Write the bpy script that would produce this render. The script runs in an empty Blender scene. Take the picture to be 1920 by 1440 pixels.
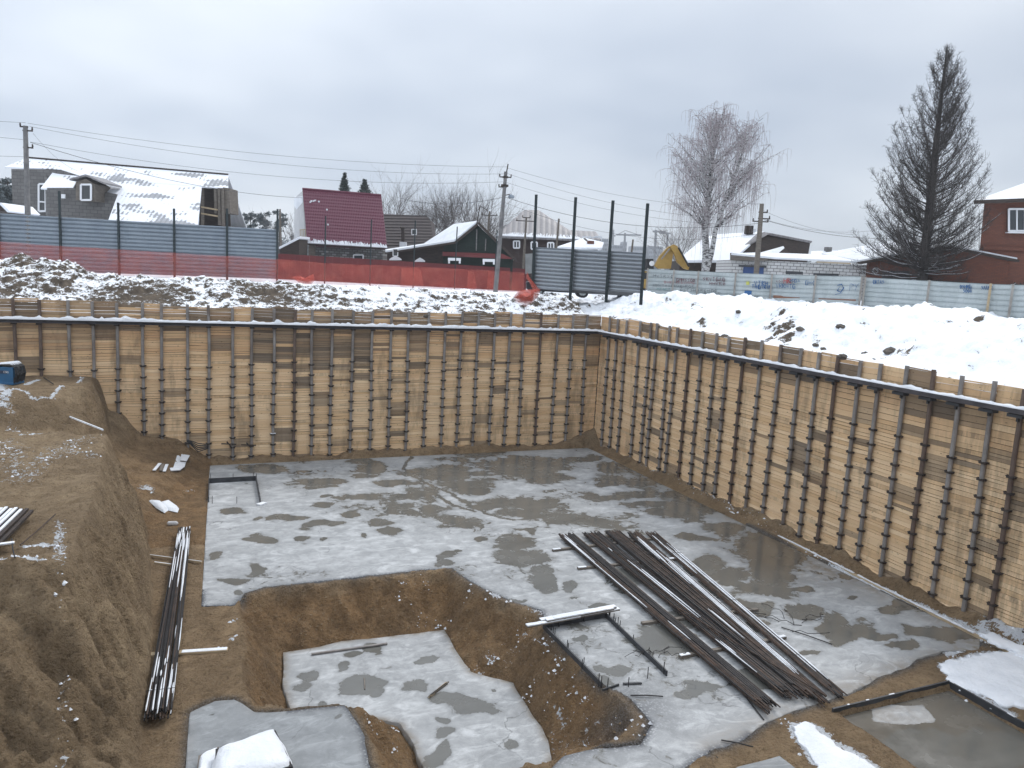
import bpy, math, random
import numpy as np
from mathutils import Vector, Matrix
random.seed(7); rng = np.random.default_rng(7)
S = bpy.context.scene
COL = S.collection

# ------------------------------------------------------------------ camera
H = 9.35                      # eye height above the pit floor (m)
XR, YB = 21.15, 36.65         # inner faces of the right and the back retaining wall
FPX = 1445.0
RM = np.array([[0.91788239, 0.00903471, -0.39674967], [-0.39334246, 0.15338474, -0.90650694], [0.05266532, 0.98812524, 0.14434289]])
cd = bpy.data.cameras.new('camera'); cam = bpy.data.objects.new('camera', cd); COL.objects.link(cam)
cd.sensor_width = 36; cd.lens = FPX / 1920 * 36; cd.clip_start = 0.1; cd.clip_end = 6000
Mx = Matrix.Identity(4)
for i in range(3):
    for j in range(3): Mx[i][j] = RM[i][j]
Mx[2][3] = H
cam.matrix_world = Mx; S.camera = cam
S.render.resolution_x = 1024; S.render.resolution_y = 768
S.view_settings.view_transform = 'Standard'; S.view_settings.look = 'None'
S.view_settings.exposure = 0.70; S.view_settings.gamma = 1.0

# ------------------------------------------------------------------ light: overcast sky + weak wide sun
SUN_EL, SUN_AZ = math.radians(50), math.radians(55)
w = bpy.data.worlds.new('World'); S.world = w; w.use_nodes = True
nt = w.node_tree; nt.nodes.clear()
def wn(t, **k):
    n = nt.nodes.new(t)
    for a, b in k.items(): setattr(n, a, b)
    return n
out = wn('ShaderNodeOutputWorld'); bg = wn('ShaderNodeBackground'); bg.inputs['Strength'].default_value = 0.1
sky = wn('ShaderNodeTexSky', sky_type='NISHITA', sun_disc=False, sun_elevation=SUN_EL, sun_rotation=SUN_AZ)
tc = wn('ShaderNodeTexCoord'); sep = wn('ShaderNodeSeparateXYZ'); nt.links.new(tc.outputs['Generated'], sep.inputs[0])
# cloud deck: project the view direction on a flat layer, two noises
mz = wn('ShaderNodeMath', operation='MAXIMUM'); nt.links.new(sep.outputs['Z'], mz.inputs[0]); mz.inputs[1].default_value = 0.0
mz2 = wn('ShaderNodeMath', operation='ADD'); nt.links.new(mz.outputs[0], mz2.inputs[0]); mz2.inputs[1].default_value = 0.22
dx = wn('ShaderNodeMath', operation='DIVIDE'); nt.links.new(sep.outputs['X'], dx.inputs[0]); nt.links.new(mz2.outputs[0], dx.inputs[1])
dy = wn('ShaderNodeMath', operation='DIVIDE'); nt.links.new(sep.outputs['Y'], dy.inputs[0]); nt.links.new(mz2.outputs[0], dy.inputs[1])
cmb = wn('ShaderNodeCombineXYZ'); nt.links.new(dx.outputs[0], cmb.inputs[0]); nt.links.new(dy.outputs[0], cmb.inputs[1])
n1 = wn('ShaderNodeTexNoise'); n1.inputs['Scale'].default_value = 0.8; n1.inputs['Detail'].default_value = 3.5; n1.inputs['Roughness'].default_value = 0.5
nt.links.new(cmb.outputs[0], n1.inputs['Vector'])
cr = wn('ShaderNodeValToRGB'); nt.links.new(n1.outputs['Fac'], cr.inputs['Fac'])
cr.color_ramp.elements[0].position = 0.33; cr.color_ramp.elements[0].color = (3.9, 4.45, 5.3, 1)
cr.color_ramp.elements[1].position = 0.68; cr.color_ramp.elements[1].color = (6.5, 6.95, 7.5, 1)
# overcast: brighter towards the zenith, palest band low down
zr = wn('ShaderNodeValToRGB'); nt.links.new(sep.outputs['Z'], zr.inputs['Fac'])
e = zr.color_ramp.elements; e[0].position = 0.0; e[0].color = (0.96, 0.94, 0.92, 1); e[1].position = 1.0; e[1].color = (1.75, 1.7, 1.66, 1)
m = e.new(0.10); m.color = (0.90, 0.90, 0.91, 1); m = e.new(0.36); m.color = (1.05, 1.04, 1.03, 1)
mul = wn('ShaderNodeMix', data_type='RGBA', blend_type='MULTIPLY'); mul.inputs[0].default_value = 1
gl = wn('ShaderNodeMath', operation='MULTIPLY_ADD'); nt.links.new(sep.outputs['X'], gl.inputs[0]); gl.inputs[1].default_value = -0.26; gl.inputs[2].default_value = 1.03
glm = wn('ShaderNodeMix', data_type='RGBA', blend_type='MULTIPLY'); glm.inputs[0].default_value = 1; nt.links.new(cr.outputs[0], glm.inputs[6]); nt.links.new(gl.outputs[0], glm.inputs[7])
nt.links.new(glm.outputs[2], mul.inputs[6]); nt.links.new(zr.outputs[0], mul.inputs[7])
mx = wn('ShaderNodeMix', data_type='RGBA'); mx.inputs[0].default_value = 0.93
nt.links.new(sky.outputs[0], mx.inputs[6]); nt.links.new(mul.outputs[2], mx.inputs[7])
nt.links.new(mx.outputs[2], bg.inputs['Color']); nt.links.new(bg.outputs[0], out.inputs[0])
sd_ = bpy.data.lights.new('sun', 'SUN'); sd_.energy = 1.1; sd_.angle = math.radians(18); sd_.color = (1.0, 0.97, 0.93)
sun = bpy.data.objects.new('sun', sd_); COL.objects.link(sun)
sdir = Vector((math.sin(SUN_AZ) * math.cos(SUN_EL), math.cos(SUN_AZ) * math.cos(SUN_EL), math.sin(SUN_EL)))
sun.rotation_euler = sdir.to_track_quat('Z', 'Y').to_euler()

# ------------------------------------------------------------------ survey helpers: where a sight line meets a real plane
def ray(px, py): return RM @ np.array([px - 960., 720. - py, -FPX])
ORG = np.array([0, 0, H])
def at(px, py, z=0.0):
    d = ray(px, py); return ORG + d * ((z - H) / d[2])
def atY(px, py, y=YB):
    d = ray(px, py); return ORG + d * (y / d[1])
def atX(px, py, x=XR):
    d = ray(px, py); return ORG + d * (x / d[0])
FW = np.array([-RM[0][2], -RM[1][2], 0]); FW /= np.linalg.norm(FW)
RT = np.array([FW[1], -FW[0], 0]); UP = np.array([0, 0, 1.0])
def P(px, py, v):
    d = ray(px, py); return ORG + d * (v / (d @ FW))

# ------------------------------------------------------------------ tagging
def tag(o, label=None, cat=None, group=None, kind=None):
    if label: o['label'] = label
    if cat: o['category'] = cat
    if group: o['group'] = group
    if kind: o['kind'] = kind
    return o
def empty(name, loc, label, cat, group=None):
    o = bpy.data.objects.new(name, None); COL.objects.link(o); o.location = tuple(loc); o.empty_display_size = 0.3
    return tag(o, label, cat, group)

# ------------------------------------------------------------------ mesh builder
class MB:
    def __init__(s): s.v = []; s.f = []; s.a = {}; s.mi = []; s.m = 0
    def add(s, vs, fs, **at_):
        b = len(s.v); s.v.extend([tuple(map(float, p)) for p in vs]); s.f.extend([tuple(i + b for i in f) for f in fs]); s.mi.extend([s.m] * len(fs))
        for k in set(s.a) | set(at_):
            s.a.setdefault(k, [0.0] * b)
            while len(s.a[k]) < b: s.a[k].append(0.0)
            s.a[k].extend([at_.get(k, 0.0)] * len(vs))
    def box(s, c, sz, ax=None, **k):
        c = np.array(c, float); X, Y, Z = ax if ax is not None else (np.array([1., 0, 0]), np.array([0, 1., 0]), UP)
        hx, hy, hz = [q / 2 for q in sz]
        vs = [c + i * hx * X + j * hy * Y + kk * hz * Z for kk in (-1, 1) for j in (-1, 1) for i in (-1, 1)]
        s.add(vs, [(0, 2, 3, 1), (4, 5, 7, 6), (0, 1, 5, 4), (2, 6, 7, 3), (0, 4, 6, 2), (1, 3, 7, 5)], **k)
    def bar(s, a, b, wd, ht, up=UP, **k):
        a = np.array(a, float); b = np.array(b, float); L = np.linalg.norm(b - a); X = (b - a) / L
        Y = np.cross(up, X); n = np.linalg.norm(Y); Y = Y / n if n > 1e-6 else np.array([0, 1., 0]); Z = np.cross(X, Y)
        s.box((a + b) / 2, (L, wd, ht), (X, Y, Z), **k)
    def tube(s, pts, rad, n=6, cap=True, **k):
        pts = [np.array(p, float) for p in pts]
        if not hasattr(rad, '__len__'): rad = [rad] * len(pts)
        vs = []; fs = []
        ref = None
        for i, p in enumerate(pts):
            t = pts[min(i + 1, len(pts) - 1)] - pts[max(i - 1, 0)]; t = t / (np.linalg.norm(t) + 1e-9)
            if ref is None: ref = np.array([0, 0, 1.]) if abs(t[2]) < 0.9 else np.array([1., 0, 0])
            a = np.cross(t, ref); a /= np.linalg.norm(a) + 1e-9; b = np.cross(t, a)
            for j in range(n):
                an = 2 * math.pi * j / n; vs.append(p + rad[i] * (a * math.cos(an) + b * math.sin(an)))
        for i in range(len(pts) - 1):
            for j in range(n):
                j2 = (j + 1) % n; fs.append((i * n + j, i * n + j2, (i + 1) * n + j2, (i + 1) * n + j))
        if cap and n > 3:
            fs.append(tuple(range(n))[::-1]); fs.append(tuple((len(pts) - 1) * n + j for j in range(n)))
        s.add(vs, fs, **k)
    def prism(s, pts, vec, **k):
        pts = [np.array(p, float) for p in pts]; vec = np.array(vec, float); n = len(pts)
        vs = pts + [p + vec for p in pts]
        fs = [tuple(range(n)), tuple(range(2 * n - 1, n - 1, -1))] + [(i, i + n, (i + 1) % n + n, (i + 1) % n) for i in range(n)]
        s.add(vs, fs, **k)
    def lathe(s, c, prof, n=16, ax=UP, **k):
        c = np.array(c, float); ax = np.array(ax, float); ax = ax / np.linalg.norm(ax)
        r = np.array([1., 0, 0]) if abs(ax[0]) < .9 else np.array([0, 1., 0]); a = np.cross(ax, r); a /= np.linalg.norm(a); b = np.cross(ax, a)
        vs = [c + ax * h + rr * (a * math.cos(2 * math.pi * j / n) + b * math.sin(2 * math.pi * j / n)) for h, rr in prof for j in range(n)]
        fs = [(i * n + j, i * n + (j + 1) % n, (i + 1) * n + (j + 1) % n, (i + 1) * n + j) for i in range(len(prof) - 1) for j in range(n)]
        fs += [tuple(range(n))[::-1], tuple((len(prof) - 1) * n + j for j in range(n))]
        s.add(vs, fs, **k)
    def build(s, name, mats, parent=None, smooth=False, origin=None, bevel=0):
        me = bpy.data.meshes.new(name); v = np.array(s.v)
        if not s.v: print('EMPTY MESH', name, parent); return None
        if origin is None and parent is not None: origin = np.array(PO.get(parent.name, (0, 0, 0)))
        if origin is None: origin = np.array([v[:, 0].mean(), v[:, 1].mean(), v[:, 2].min()])
        v = v - np.array(origin)
        me.from_pydata([tuple(p) for p in v], [], s.f)
        for k, a in s.a.items():
            while len(a) < len(s.v): a.append(0.0)
            at_ = me.attributes.new(k, 'FLOAT', 'POINT'); at_.data.foreach_set('value', a)
        if not isinstance(mats, (list, tuple)): mats = [mats]
        for m in mats: me.materials.append(m)
        me.polygons.foreach_set('material_index', s.mi)
        if smooth: me.polygons.foreach_set('use_smooth', [True] * len(me.polygons))
        me.update()
        o = bpy.data.objects.new(name, me); COL.objects.link(o)
        if parent is not None:
            o.parent = parent
            # every part keeps its vertices relative to its thing's base
            o.location = (0, 0, 0); PO[o.name] = tuple(origin)
        else:
            o.location = tuple(origin); PO[o.name] = tuple(origin)
        if bevel:
            b = o.modifiers.new('bevel', 'BEVEL'); b.width = bevel; b.segments = 2; b.limit_method = 'ANGLE'
        return o
PO = {}      # world origin of every thing, so that parts can be built in world coordinates
def thing(name, loc, label, cat, group=None):
    o = empty(name, loc, label, cat, group); PO[o.name] = tuple(map(float, loc)); return o

def copy_tree(o, parent=None):
    c = o.copy(); COL.objects.link(c); c.parent = parent
    for ch in [q for q in bpy.data.objects if q.parent == o]: copy_tree(ch, c)
    return c

# ------------------------------------------------------------------ numpy noise
def _h(ix, iy, s):
    n = (ix.astype(np.int64) * 374761393 + iy.astype(np.int64) * 668265263 + s * 1274126177) & 0xffffffff
    n = ((n ^ (n >> 13)) * 1103515245) & 0xffffffff; n = n ^ (n >> 16)
    return (n & 0xffff) / 65535.0
def vn(x, y, s=0):
    ix = np.floor(x); iy = np.floor(y); fx = x - ix; fy = y - iy
    fx = fx * fx * (3 - 2 * fx); fy = fy * fy * (3 - 2 * fy)
    a = _h(ix, iy, s); b = _h(ix + 1, iy, s); c = _h(ix, iy + 1, s); d = _h(ix + 1, iy + 1, s)
    return (a * (1 - fx) + b * fx) * (1 - fy) + (c * (1 - fx) + d * fx) * fy - 0.5
def fbm(x, y, sc, oc=4, s=0, gain=0.5):
    x = np.asarray(x, float) / sc; y = np.asarray(y, float) / sc; r = 0; a = 1.0
    for i in range(oc):
        r = r + a * vn(x * 0.8 - y * 0.6 + i * 17.3, x * 0.6 + y * 0.8 + i * 9.1, s + i * 31); x = x * 2.03; y = y * 2.03; a *= gain
    return r
def sst(a, b, x):
    t = np.clip((x - a) / (b - a), 0, 1); return t * t * (3 - 2 * t)
def sdist(x, y, poly):
    """distance, inside?, nearest point"""
    x = np.asarray(x, float).ravel(); y = np.asarray(y, float).ravel()
    D = np.full(x.shape, 1e9); ins = np.zeros(x.shape, bool); nx = x.copy(); ny = y.copy(); n = len(poly)
    for i in range(n):
        ax, ay = poly[i][:2]; bx, by = poly[(i + 1) % n][:2]; ex, ey = bx - ax, by - ay
        t = np.clip(((x - ax) * ex + (y - ay) * ey) / (ex * ex + ey * ey + 1e-12), 0, 1)
        qx = ax + t * ex; qy = ay + t * ey; d = np.hypot(x - qx, y - qy); mk = d < D
        D = np.where(mk, d, D); nx = np.where(mk, qx, nx); ny = np.where(mk, qy, ny)
        if ay != by:
            c = ((ay > y) != (by > y)) & (x < (bx - ax) * (y - ay) / (by - ay) + ax); ins ^= c
    return D, ins, nx, ny
def ragged(poly, step=0.25, amp=0.06, s=3, keep=(), sc=.9):
    r = []; n = len(poly)
    for i in range(n):
        a = np.array(poly[i][:2]); b = np.array(poly[(i + 1) % n][:2]); L = np.linalg.norm(b - a); k = max(1, int(L / step))
        for j in range(k):
            p = a + (b - a) * j / k
            if i not in keep:
                p = p + np.array([float(fbm(p[0], p[1], sc, 3, s)), float(fbm(p[0], p[1], sc, 3, s + 50))]) * amp * 2
            r.append(tuple(p))
    return r

# ------------------------------------------------------------------ material helper
def mat(name, base=(0.5, 0.5, 0.5), rough=0.8, metal=0.0, spec=0.5):
    m = bpy.data.materials.new(name); m.use_nodes = True; b = m.node_tree.nodes['Principled BSDF']
    b.inputs['Base Color'].default_value = (*base, 1); b.inputs['Roughness'].default_value = rough
    b.inputs['Metallic'].default_value = metal; b.inputs['Specular IOR Level'].default_value = spec
    return m
class G:
    """small node-graph writer"""
    def __init__(s, m): s.t = m.node_tree; s.b = s.t.nodes['Principled BSDF']; s.m = m; s._p = None
    def n(s, t, **k):
        q = s.t.nodes.new(t)
        for a, b in k.items(): setattr(q, a, b)
        return q
    def put(s, sock, v):
        if isinstance(v, (int, float)): sock.default_value = v
        elif isinstance(v, (tuple, list)): sock.default_value = (*v, 1) if len(v) == 3 and sock.type == 'RGBA' else v
        else: s.t.links.new(v, sock)
    def pos(s):
        if s._p is None: s._p = s.n('ShaderNodeNewGeometry').outputs['Position']
        return s._p
    def mapv(s, sc=(1, 1, 1), vec=None):
        q = s.n('ShaderNodeMapping'); s.put(q.inputs['Vector'], vec or s.pos()); q.inputs['Scale'].default_value = sc; return q.outputs[0]
    def noise(s, scale, detail=4, rough=0.55, vec=None, dist=0):
        q = s.n('ShaderNodeTexNoise'); s.put(q.inputs['Vector'], vec or s.pos()); q.inputs['Scale'].default_value = scale
        q.inputs['Detail'].default_value = detail; q.inputs['Roughness'].default_value = rough; q.inputs['Distortion'].default_value = dist; return q.outputs['Fac']
    def vor(s, scale, feat='F1', vec=None):
        q = s.n('ShaderNodeTexVoronoi', feature=feat); s.put(q.inputs['Vector'], vec or s.pos()); q.inputs['Scale'].default_value = scale; return q.outputs['Distance']
    def attr(s, name): q = s.n('ShaderNodeAttribute'); q.attribute_name = name; return q.outputs['Fac']
    def math(s, op, a, b=0.0, c=0.0):
        q = s.n('ShaderNodeMath', operation=op); s.put(q.inputs[0], a); s.put(q.inputs[1], b); s.put(q.inputs[2], c); return q.outputs[0]
    def rng(s, x, a, b, c=0.0, d=1.0):
        q = s.n('ShaderNodeMapRange'); s.put(q.inputs[0], x)
        for i, vv in enumerate((a, b, c, d)): s.put(q.inputs[i + 1], vv)
        return q.outputs[0]
    def mix(s, f, a, b, mode='MIX'):
        q = s.n('ShaderNodeMix', data_type='RGBA', blend_type=mode); s.put(q.inputs[0], f); s.put(q.inputs[6], a); s.put(q.inputs[7], b); return q.outputs[2]
    def bump(s, h, st=0.5, dist=0.05, nrm=None):
        q = s.n('ShaderNodeBump'); q.inputs['Strength'].default_value = st; q.inputs['Distance'].default_value = dist; s.put(q.inputs['Height'], h)
        if nrm is not None: s.put(q.inputs['Normal'], nrm)
        return q.outputs[0]
    def set(s, col=None, rough=None, nrm=None, metal=None):
        if col is not None: s.put(s.b.inputs['Base Color'], col)
        if rough is not None: s.put(s.b.inputs['Roughness'], rough)
        if nrm is not None: s.put(s.b.inputs['Normal'], nrm)
        if metal is not None: s.put(s.b.inputs['Metallic'], metal)
def varied(name, c1, c2, scale=3.0, rough=0.8, bumpst=0.3, bumpsc=20, metal=0.0, stretch=(1, 1, 1), detail=5, bd=0.02):
    m = mat(name, c1, rough, metal); g = G(m); v = g.mapv(stretch)
    g.set(g.mix(g.rng(g.noise(scale, detail, 0.6, v), 0.3, 0.7), c1, c2), nrm=g.bump(g.noise(bumpsc, 4, 0.6, v), bumpst, bd)); return m

M = {}
def soil_mat():
    m = mat('soil', rough=0.95, spec=0.2); g = G(m)
    geo = g.n('ShaderNodeNewGeometry'); nz = g.n('ShaderNodeSeparateXYZ'); g.put(nz.inputs[0], geo.outputs['True Normal'])
    big = g.noise(0.45, 4, 0.6); med = g.noise(2.2, 6, 0.7, dist=0.4); fine = g.noise(13, 6, 0.72); pap = g.vor(22)
    grey = g.mix(g.rng(med, 0.3, 0.72), (0.235, 0.165, 0.095), (0.52, 0.39, 0.245))
    red = g.mix(g.rng(med, 0.3, 0.72), (0.17, 0.10, 0.047), (0.43, 0.27, 0.135))
    c = g.mix(g.attr('red'), grey, red)
    c = g.mix(g.rng(big, 0.40, 0.62, 0, 0.5), c, (0.19, 0.13, 0.075))
    c = g.mix(g.rng(fine, 0.36, 0.47, 0.55, 0), c, (0.08, 0.052, 0.03))
    c = g.mix(g.rng(fine, 0.56, 0.70, 0, 0.6), c, (0.38, 0.30, 0.205))
    c = g.mix(g.rng(g.attr('gravel'), 0, 1, 0, 0.85), c, g.mix(g.rng(pap, 0.1, 0.6), (0.22, 0.23, 0.24), (0.06, 0.065, 0.07)))
    sn = g.noise(8.5, 5, 0.75, dist=0.8)
    up = g.rng(nz.outputs[2], 0.35, 0.85, -0.35, 0.06)
    s_ = g.math('ADD', g.math('ADD', sn, up), g.math('MULTIPLY', g.attr('snow'), 0.62))
    sm = g.rng(s_, 0.855, 0.875)
    sm = g.math('MULTIPLY', sm, g.rng(g.attr('snow'), 0.03, 0.12))
    c = g.mix(sm, c, (0.83, 0.86, 0.9))
    sp_ = g.noise(38, 3, .7); c = g.mix(g.rng(sp_, .62, .68, 0, .7), c, (0.36, 0.31, 0.24)); c = g.mix(g.rng(sp_, .31, .36, .45, 0), c, (0.035, 0.026, 0.017)); hgt = g.math('ADD', g.math('MULTIPLY', fine, 0.9), g.math('ADD', g.math('MULTIPLY', med, 1.2), g.math('MULTIPLY', sm, 0.35)))
    g.set(c, g.rng(sm, 0, 1, 0.95, 0.7), g.bump(hgt, 1.0, 0.24)); return m
M['soil'] = soil_mat()
def bank_mat():
    m = mat('snowy_bank_soil', rough=0.9, spec=0.2); g = G(m)
    geo = g.n('ShaderNodeNewGeometry'); nz = g.n('ShaderNodeSeparateXYZ'); g.put(nz.inputs[0], geo.outputs['Normal'])
    med = g.noise(3, 6, 0.7); fine = g.noise(17, 6, 0.75)
    soil = g.mix(g.rng(med, 0.3, 0.7), (0.035, 0.028, 0.022), (0.15, 0.12, 0.09))
    soil = g.mix(g.rng(fine, 0.55, 0.7, 0, .6), soil, (0.25, 0.21, 0.165))
    ns = g.noise(6.5, 6, 0.76, vec=g.mapv((1, 1, 2.0)), dist=0.8)
    s_ = g.math('ADD', g.math('ADD', ns, g.rng(nz.outputs[2], 0.55, 1.0, -0.22, 0.12)), g.math('MULTIPLY', g.math('SUBTRACT', g.attr('snow'), 0.5), 0.9))
    sm = g.rng(s_, 0.50, 0.535)
    snow = g.mix(g.rng(med, 0.3, 0.7), (0.80, 0.84, 0.89), (0.87, 0.89, 0.92))
    g.set(g.mix(sm, soil, snow), g.rng(sm, 0, 1, 0.95, 0.65), g.bump(g.math('ADD', g.math('MULTIPLY', sm, 0.45), g.math('ADD', g.math('MULTIPLY', fine, .45), med)), 0.75, 0.07)); return m
M['bank'] = bank_mat()
def snow_mat(name='snow', sc=6):
    m = mat(name, (0.8, 0.83, 0.87), 0.65, spec=0.3); g = G(m)
    a = g.noise(sc, 6, 0.65); f_ = g.noise(1.3, 5, .7); g.set(g.mix(g.rng(f_, .35, .65), (0.66, 0.69, 0.73), (0.79, 0.81, 0.84)), nrm=g.bump(a, 0.7, 0.08)); return m
M['snow'] = snow_mat()
def concrete_mat(name, dry1, dry2, wetc, sh=0.0):
    m = mat(name, rough=0.8); g = G(m)
    big = g.noise(0.55, 6, 0.66, g.mapv((1.0, 1.5, 1))); med = g.noise(2.6, 6, 0.68, dist=0.5); fine = g.noise(30, 5, 0.7)
    st = g.noise(1.2, 7, 0.7, vec=g.mapv((0.8, 1.7, 1)), dist=1.2)
    c = g.mix(g.rng(big, 0.32, 0.68), dry1, dry2)
    c = g.mix(g.rng(med, 0.38, 0.62, 0.5, 0), c, tuple(q * 0.66 for q in dry1))
    c = g.mix(g.rng(st, 0.5, 0.66, 0, 0.7), c, tuple(min(1, q * 1.28) for q in dry2))
    c = g.mix(g.rng(fine, 0.3, 0.42, 0.35, 0), c, (0.12, 0.12, 0.12))
    c = g.mix(g.math('MULTIPLY', g.attr('dirt'), g.rng(med, 0.3, 0.6)), c, (0.15, 0.12, 0.085))
    c = g.mix(g.math('MULTIPLY', g.attr('crush'), g.rng(g.vor(16), 0.1, 0.5)), c, (0.07, 0.075, 0.085))
    wf = g.math('ADD', g.attr('wet'), g.math('MULTIPLY', g.math('SUBTRACT', g.noise(2.3, 7, 0.7, dist=1.1), 0.5), 0.62))
    damp = g.rng(wf, 0.33, 0.5, 0, 0.6); wet = g.rng(wf, 0.485, 0.53)
    c = g.mix(damp, c, tuple(q * 0.66 for q in dry1))
    wc = g.mix(g.rng(big, 0.35, 0.65), wetc, tuple(q * 1.25 for q in wetc))
    wc = g.mix(g.math('MULTIPLY', g.attr('dirt'), 0.8), wc, (0.10, 0.082, 0.06))
    c = g.mix(wet, c, wc)
    cr_ = g.n('ShaderNodeTexVoronoi', feature='DISTANCE_TO_EDGE'); vv = g.n('ShaderNodeVectorMath', operation='ADD')
    g.put(vv.inputs[0], g.pos()); nn = g.n('ShaderNodeTexNoise'); nn.inputs['Scale'].default_value = 1.1; nn.inputs['Detail'].default_value = 5; g.put(nn.inputs['Vector'], g.pos())
    sc_ = g.n('ShaderNodeVectorMath', operation='SCALE'); g.put(sc_.inputs[0], nn.outputs['Color']); sc_.inputs['Scale'].default_value = 1.6; g.put(vv.inputs[1], sc_.outputs[0])
    g.put(cr_.inputs['Vector'], vv.outputs[0]); cr_.inputs['Scale'].default_value = 0.22
    ck = g.math('MULTIPLY', g.rng(cr_.outputs['Distance'], 0.0, 0.006, 0.6, 0), g.rng(g.noise(.5, 2), .45, .55))
    c = g.mix(ck, c, (0.06, 0.06, 0.06))
    rg = g.rng(wet, 0, 1, 0.75, g.rng(g.noise(1.1, 4), .35, .65, 0.08, 0.32))
    g.set(c, rg, g.bump(g.math('MULTIPLY', g.math('ADD', g.math('MULTIPLY', fine, .3), med), g.math('SUBTRACT', 1.0, wet)), 0.35, 0.02)); return m
M['concrete'] = concrete_mat('weathered_concrete', (0.285, 0.295, 0.30), (0.43, 0.44, 0.445), (0.105, 0.104, 0.095))
M['concrete_near'] = concrete_mat('damp_concrete', (0.20, 0.212, 0.22), (0.275, 0.288, 0.295), (0.1, 0.1, 0.094))
def board_mat():
    m = mat('shoring_boards', rough=0.8, spec=0.25); g = G(m)
    v = g.mapv((1.4, 1.4, 14)); gr = g.noise(1.6, 6, 0.68, v, dist=0.3)
    fresh = g.mix(g.attr('tone'), (0.66, 0.45, 0.25), (0.84, 0.63, 0.40))
    fresh = g.mix(g.attr('warm'), fresh, (0.56, 0.32, 0.165))
    old = g.mix(g.attr('tone'), (0.12, 0.092, 0.068), (0.25, 0.195, 0.14))
    c = g.mix(g.attr('age'), fresh, old)
    c = g.mix(g.rng(gr, 0.30, 0.44, 0.16, 0), c, (0.22, 0.13, 0.06))
    
    kn = g.vor(2.1, vec=g.mapv((1.0, 1.0, 3.2))); c = g.mix(g.rng(kn, 0.05, 0.10, 0.85, 0), c, (0.07, 0.035, 0.018))
    stn = g.noise(0.8, 5, 0.66, g.mapv((1.3, 1.3, .35))); c = g.mix(g.rng(stn, 0.54, 0.66, 0, 0.5), c, (0.17, 0.12, 0.075)); spk = g.noise(6.5, 4, .7, g.mapv((1.4, 1.4, 2.6))); c = g.mix(g.rng(spk, 0.66, 0.70, 0, 0.8), c, (0.06, 0.038, 0.02))
    tp = g.noise(1.9, 5, 0.7, g.mapv((2.5, 2.5, .5)))
    c = g.mix(g.math('MULTIPLY', g.attr('damp'), g.rng(tp, 0.38, 0.58)), c, (0.15, 0.115, 0.075))
    g.set(c, nrm=g.bump(gr, 0.35, 0.015)); return m
M['board'] = board_mat()
def wood(name, a, b): return varied(name, a, b, 2.5, 0.85, 0.3, 12, stretch=(1, 1, 5))
M['plank'] = wood('raw_timber', (0.34, 0.25, 0.15), (0.5, 0.4, 0.26))
M['oldwood'] = wood('weathered_timber', (0.10, 0.085, 0.07), (0.19, 0.165, 0.14))
M['pipe'] = varied('weathered_steel_pipe', (0.18, 0.168, 0.16), (0.33, 0.31, 0.295), 1.5, 0.62, 0.25, 30, 0.35)
g = G(M['pipe']); c0 = g.b.inputs['Base Color'].links[0].from_socket
g.set(g.mix(g.rng(g.noise(0.9, 5, 0.65), 0.5, 0.66, 0, 0.7), c0, (0.135, 0.095, 0.075)))
M['pipe_rust'] = varied('rusty_steel_pipe', (0.10, 0.068, 0.053), (0.17, 0.125, 0.10), 2.5, 0.8, 0.3, 30, 0.2)
M['rust'] = varied('dark_rusty_steel', (0.022, 0.017, 0.015), (0.06, 0.042, 0.033), 5, 0.8, 0.3, 40, 0.2)
M['rebar'] = varied('rusty_rebar', (0.022, 0.017, 0.015), (0.10, 0.062, 0.042), 4, 0.75, 0.5, 60, 0.25)
M['rebar_dark'] = varied('dark_rebar', (0.014, 0.014, 0.016), (0.04, 0.036, 0.035), 4, 0.55, 0.5, 60, 0.4)
M['beam'] = varied('dark_steel_channel', (0.045, 0.043, 0.048), (0.10, 0.09, 0.095), 2, 0.6, 0.2, 20, 0.4)
M['form'] = varied('dark_form_board', (0.018, 0.02, 0.024), (0.05, 0.052, 0.058), 3, 0.6, 0.3, 15)
M['post'] = mat('dark_green_paint', (0.004, 0.014, 0.017), 0.5)
M['postgrey'] = varied('pale_weathered_post', (0.22, 0.2, 0.18), (0.36, 0.34, 0.31), 3, 0.85)
def sheetmetal(name, a, b, rough=0.45, metal=0.55, drip=0.3):
    m = mat(name, a, rough, metal); g = G(m)
    n1_ = g.noise(1.1, 4, .6, g.mapv((1, 1, .5))); n2_ = g.noise(5, 5, .7, g.mapv((3, 3, .6)))
    c = g.mix(g.rng(n1_, .35, .65), a, b); c = g.mix(g.rng(n2_, .52, .75, 0, drip), c, tuple(q * .5 for q in a))
    g.set(c, g.rng(n2_, .3, .7, rough - .08, rough + .12)); return m
M['zinc'] = sheetmetal('blue_grey_corrugated_steel', (0.20, 0.235, 0.275), (0.24, 0.28, 0.32))
M['zinc_light'] = sheetmetal('old_galvanised_steel', (0.36, 0.40, 0.405), (0.47, 0.51, 0.515), 0.55, 0.35)
M['zinc_mid'] = sheetmetal('grey_corrugated_steel', (0.27, 0.295, 0.325), (0.31, 0.34, 0.37))
M['redfence'] = sheetmetal('dark_red_painted_steel', (0.095, 0.008, 0.009), (0.13, 0.012, 0.012), 0.5, 0.0, .2)
M['black'] = mat('black_rubber', (0.012, 0.012, 0.013), 0.6)
M['white'] = mat('white_frame', (0.75, 0.76, 0.78), 0.5)
M['glass'] = mat('dark_window_glass', (0.02, 0.025, 0.03), 0.08, 0, 0.8)
M['stone'] = varied('dark_clod', (0.05, 0.042, 0.036), (0.14, 0.12, 0.10), 4, 0.95, 0.8, 10)
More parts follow.
